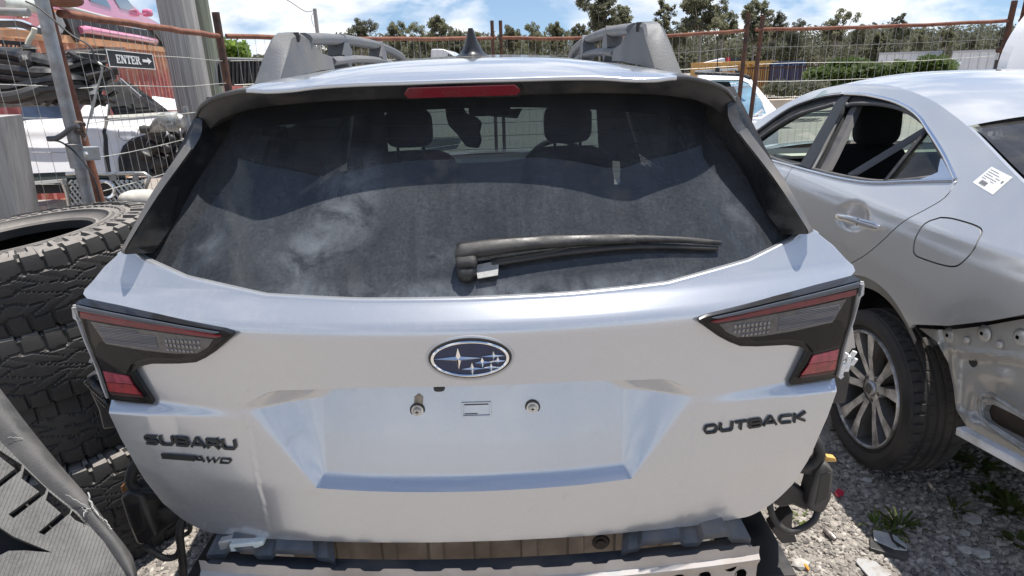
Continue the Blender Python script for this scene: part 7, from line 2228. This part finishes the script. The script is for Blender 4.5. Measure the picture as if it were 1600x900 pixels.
# white bonnet standing up behind the sedan, van roof beyond the aerial fin
mb = MB()
def wb(u, v):
    x = lerp(3.72, 5.0, u); z = lerp(.55, 1.93, v)
    e = 1.0 - .55 * (1 - sstep(u, 0, .30)) * sstep(abs(v - .50), .12, .5) 
    px_off = .28 * (abs(v - .50) * 2) ** 2.2 * (1 - u) * (1.0 if v > .5 else .35)
    return Vector((x + px_off, 4.70 + .30 * sstep(v, .0, 1.0) - .14 * math.sin(u * 2.2) + .10 * (1 - sstep(u, 0, .12)), z))
mb.grid(wb, 26, 30)
mb.grid(lambda u, v: wb(0, u) + Vector((.03 * v, .14 * v, 0)), 30, 3)
tag(mb.build('car_bonnet', M('white_bonnet_paint', (.78, .78, .78), .35, coat=.6), smooth=60), 'white car bonnet standing on edge behind the sedan at the right edge', 'car part')
VAN = thing('van', 'white van whose rounded roof shows left of the aerial fin', 'van', tuple((atY(693, 90, 13).x, 13, 0)))
def vn(px, py, Y=13.0): return atY(px, py, Y)
mb = MB()
vp = [(673, 92), (673.5, 78), (676, 76.5), (690, 76.5), (700, 79.5), (716, 90), (722, 100), (724, 160), (673, 160)]
mb.prism(vp, 2.0, lambda u, v, w: vn(u, v) + Vector((0, w, 0))); bevel(mb.build('body', WPAINT, VAN, smooth=30, recalc=True), .05)
mb = MB(); mb.prism([(700, 84), (706, 86), (716, 97), (700, 97)], .03, lambda u, v, w: vn(u, v, 12.985) + Vector((0, w, 0))); mb.build('window', DKGL, VAN, smooth=0, recalc=True)
# van with black top behind left roof rail
# ================================================================== gravel, stones, weeds, debris
rn = random.Random(42)
STONE = None
def stonemat():
    mt, t, b = nodemat('gravel_stones')
    at = t.nodes.new('ShaderNodeAttribute'); at.attribute_name = 'tone'; at.attribute_type = 'GEOMETRY'
    c = ramp(t, at.outputs['Fac'], [(0, (.10, .092, .085)), (.35, (.22, .20, .178)), (.7, (.34, .305, .268)), (1, (.48, .44, .39))])
    n = ramp(t, noise_node(t, 120, 4, .7), [(.3, .75), (.7, 1.0)])
    t.links.new(mixc(t, 1.0, c, n, 'MULTIPLY'), b.inputs['Base Color']); b.inputs['Roughness'].default_value = .9
    return mt
STONE = stonemat()
# a few rock shapes
def rock_shape(seed):
    r = random.Random(seed); bm = bmesh.new(); bmesh.ops.create_icosphere(bm, subdivisions=1, radius=1.0)
    vs = [Vector((v.co.x * r.uniform(.72, 1.2), v.co.y * r.uniform(.72, 1.2), v.co.z * r.uniform(.5, .85))) for v in bm.verts]
    bm.verts.index_update(); fs = [tuple(v.index for v in f.verts) for f in bm.faces]; bm.free(); return vs, fs
ROCKS = [rock_shape(i) for i in range(8)]
import numpy as np
RA = [(np.array([tuple(v) for v in vs]), np.array(fs)) for vs, fs in ROCKS]
allv, allf, tone = [], [], []
off = 0
def scatter(n, region, smin, smax, pw=2.6):
    global off
    for _ in range(n):
        for _t in range(20):
            px, py = rn.uniform(region[0], region[2]), rn.uniform(region[1], region[3])
            p = atZ(px, py, 0)
            break
        s = smin + (smax - smin) * rn.random() ** pw
        V, Fc = RA[rn.randrange(8)]
        R_ = np.array(Euler((rn.uniform(-.5, .5), rn.uniform(-.5, .5), rn.uniform(0, 6.28))).to_matrix())
        q = (V * s * np.array([rn.uniform(.8, 1.3), rn.uniform(.8, 1.2), rn.uniform(.7, 1.0)])) @ R_.T + np.array([p.x, p.y, s * rn.uniform(.0, .35)])
        allv.append(q); allf.append(Fc + off); off += len(V); tone.append(np.full(len(V), min(1, max(0, rn.gauss(.55, .24)))))
scatter(30000, (1120, 690, 1680, 960), .0025, .0155, 3.6)
scatter(5000, (180, 800, 330, 960), .003, .016, 3.0)
scatter(1500, (1300, 640, 1480, 720), .005, .02)
scatter(1500, (-20, 290, 130, 340), .01, .04)
V = np.concatenate(allv); Fc = np.concatenate(allf); T = np.concatenate(tone)
me = bpy.data.meshes.new('gravel'); me.from_pydata(V.tolist(), [], Fc.tolist()); me.materials.append(STONE)
at = me.attributes.new('tone', 'FLOAT', 'POINT'); at.data.foreach_set('value', T.astype(np.float32)); me.update()
go = bpy.data.objects.new('gravel', me); COL.objects.link(go); go['kind'] = 'stuff'
# single larger stones
PALE = M('pale_rock', (.40, .38, .35), .9, var=.3, vscale=30, bump_s=.3, bscale=60)
for i, (px, py, s, lab) in enumerate(((1518, 815, .032, 'flat pale stone right of the shaded weeds'), (1506, 836, .022, 'small pale stone below the flat pale stone'), (1532, 868, .030, 'round pale stone beside the dark pebble at the lower right'), (1505, 862, .026, 'angular pale stone left of the round one at the lower right'),
        (1483, 878, .018, 'small light stone below the angular stone'), (1352, 752, .020, 'pale stone in front of the sedan rear wheel'), (1476, 842, .014, 'small round stone in the shade below the weeds'), (1250, 885, .030, 'broken white stone in the sunlit gravel by the bumper beam'))):
    p = atZ(px, py, 0); vs, fs = ROCKS[i % 8]; mb = MB(); mb.add([Vector((v.x * s * 1.2, v.y * s, v.z * s * .7)) + p + Vector((0, 0, s * .35)) for v in vs], fs)
    tag(mb.build('stone', PALE, smooth=25), lab, 'stone')
# weeds
WEED = leafmat('weed_leaves', (.10, .15, .03), (.17, .22, .05), (.26, .30, .09))
WEEDD = leafmat('shade_weed_leaves', (.06, .09, .02), (.10, .13, .035), (.14, .16, .06))
def weed(px, py, n, L0, w, mat, label, up=.9, seed=1):
    r = random.Random(seed); c = atZ(px, py, 0); mb = MB()
    for i in range(n):
        a = r.uniform(0, 6.28); l = L0 * r.uniform(.55, 1.15); e = r.uniform(.35, 1.15) * up
        d = Vector((math.cos(a), math.sin(a), 0)); b = Vector((-d.y, d.x, 0))
        st = c + d * .006
        pts = [st + (d * math.cos(e) + Vector((0, 0, math.sin(e)))) * (l * t) + Vector((0, 0, -.35 * l * t * t)) for t in (0, .35, .7, 1.0)]
        ws = [w * .6, w, w * .75, .0005]
        i0 = len(mb.v)
        for p, ww in zip(pts, ws): mb.v += [p - b * ww, p + Vector((0, 0, -.001)), p + b * ww]
        for k in range(3):
            q = i0 + k * 3; mb.f += [(q, q + 1, q + 4, q + 3), (q + 1, q + 2, q + 5, q + 4)]
    return tag(mb.build('weed', mat, smooth=0), label, 'weed', 'weeds growing in the gravel')
weed(1366, 822, 16, .085, .0040, WEED, 'sunlit pale green weed at the shadow edge', 1.0, 1)
weed(1405, 826, 34, .11, .0042, WEEDD, 'bushy weed in the shade behind the broken lamp cover', 1.0, 2)
weed(1394, 838, 14, .085, .0042, WEED, 'bright sunlit weed beside the broken lamp cover', .7, 3)
weed(1490, 798, 14, .115, .0036, WEEDD, 'spindly weed alone in the shade right of the bushy weed', 1.15, 4)
weed(1250, 812, 14, .055, .0035, WEED, 'small weed under the right sensor box', .8, 6)
for i, (px, py, n, L0, lab) in enumerate(((1545, 775, 40, .10, 'leafy dark weed below the white sill strip'), (1580, 800, 40, .11, 'dark weed at the right edge in the shade'), (1475, 715, 30, .09, 'dark weed tucked behind the sedan rear tyre'), (1530, 730, 34, .10, 'dark weed under the sedan rear corner'), (1590, 850, 30, .08, 'low dark weed at the right edge near the stones'))):
    weed(px, py, n, L0, .008, WEEDD, lab, .8, 20 + i)
# debris
def ground_plate(name, poly, th, mat, label, cat, z0=.004, tilt=0.0):
    mb = MB(); mb.prism(poly, th, lambda u, v, w: atZ(u, v, 0) + Vector((0, 0, z0 + w))); return tag(bevel(mb.build(name, mat, smooth=0, recalc=True), .002), label, cat)
LC = thing('lamp_cover', 'grey and black broken lamp cover lying on the sunlit gravel beside the weeds', 'car part', tuple(atZ(1388, 860, 0)))
mb = MB(); mb.prism([(1358, 846), (1362, 838), (1378, 842), (1396, 848), (1416, 866), (1420, 876), (1414, 880), (1392, 874), (1358, 864)], .016, lambda u, v, w: atZ(u, v, 0) + Vector((0, 0, .006 + w))); bevel(mb.build('cover_base', BLACKDUST, LC, smooth=0, recalc=True), .002)
mb = MB(); mb.prism([(1362, 838), (1378, 841), (1397, 847), (1414, 862), (1415, 870), (1396, 868), (1364, 854)], .006, lambda u, v, w: atZ(u, v, 0) + Vector((0, 0, .023 + w))); bevel(mb.build('cover_top', M('grey_lamp_shell', (.36, .37, .37), .4, dirt=(.5, .48, .45), dirt_amt=.4, dscale=30), LC, smooth=0, recalc=True), .002)
mb = MB(); mb.tube([atZ(1388, 844) + Vector((0, 0, .033)), atZ(1392, 856) + Vector((0, 0, .034)), atZ(1402, 866) + Vector((0, 0, .033))], .004, 6); mb.tube([atZ(1394, 858) + Vector((0, 0, .034)), atZ(1412, 869) + Vector((0, 0, .031))], .0035, 6); mb.build('cover_rib', BLACKSATIN, LC, smooth=60, kind='stuff')
ground_plate('metal_plate', [(1336, 884), (1338, 878), (1354, 880), (1368, 884), (1392, 905), (1360, 912)], .006, M('scratched_plate', (.42, .43, .44), .4, .4, dirt=(.3, .28, .26), dirt_amt=.5, dscale=40), 'flat scratched metal plate half out of the frame on the sunlit gravel', 'plate', .012)
ground_plate('red_fragment', [(1303, 776), (1308, 770), (1316, 774), (1318, 778), (1308, 782)], .012, M('red_fragment', (.50, .03, .06), .3), 'small red lens fragment beside the orange clip on the gravel', 'fragment', .012)
ground_plate('orange_fragment', [(1254, 889), (1258, 888), (1264, 896), (1262, 899)], .008, M('orange_fragment', (.60, .25, .03), .4), 'small orange fragment in the gravel at the bottom edge', 'fragment', .014)
mb = MB(); c = atZ(1294, 840, 0); mb.tube([c + Vector((-.004, .02, .02)), c + Vector((.0, 0, .02)), c + Vector((.012, -.025, .014))], [.010, .012, .009], 8)
tag(mb.build('small_bulb', M('old_bulb', (.25, .22, .2), .3, .3, var=.6, vscale=90), smooth=60), 'small dirty bulb lying in the sunlit gravel', 'bulb')
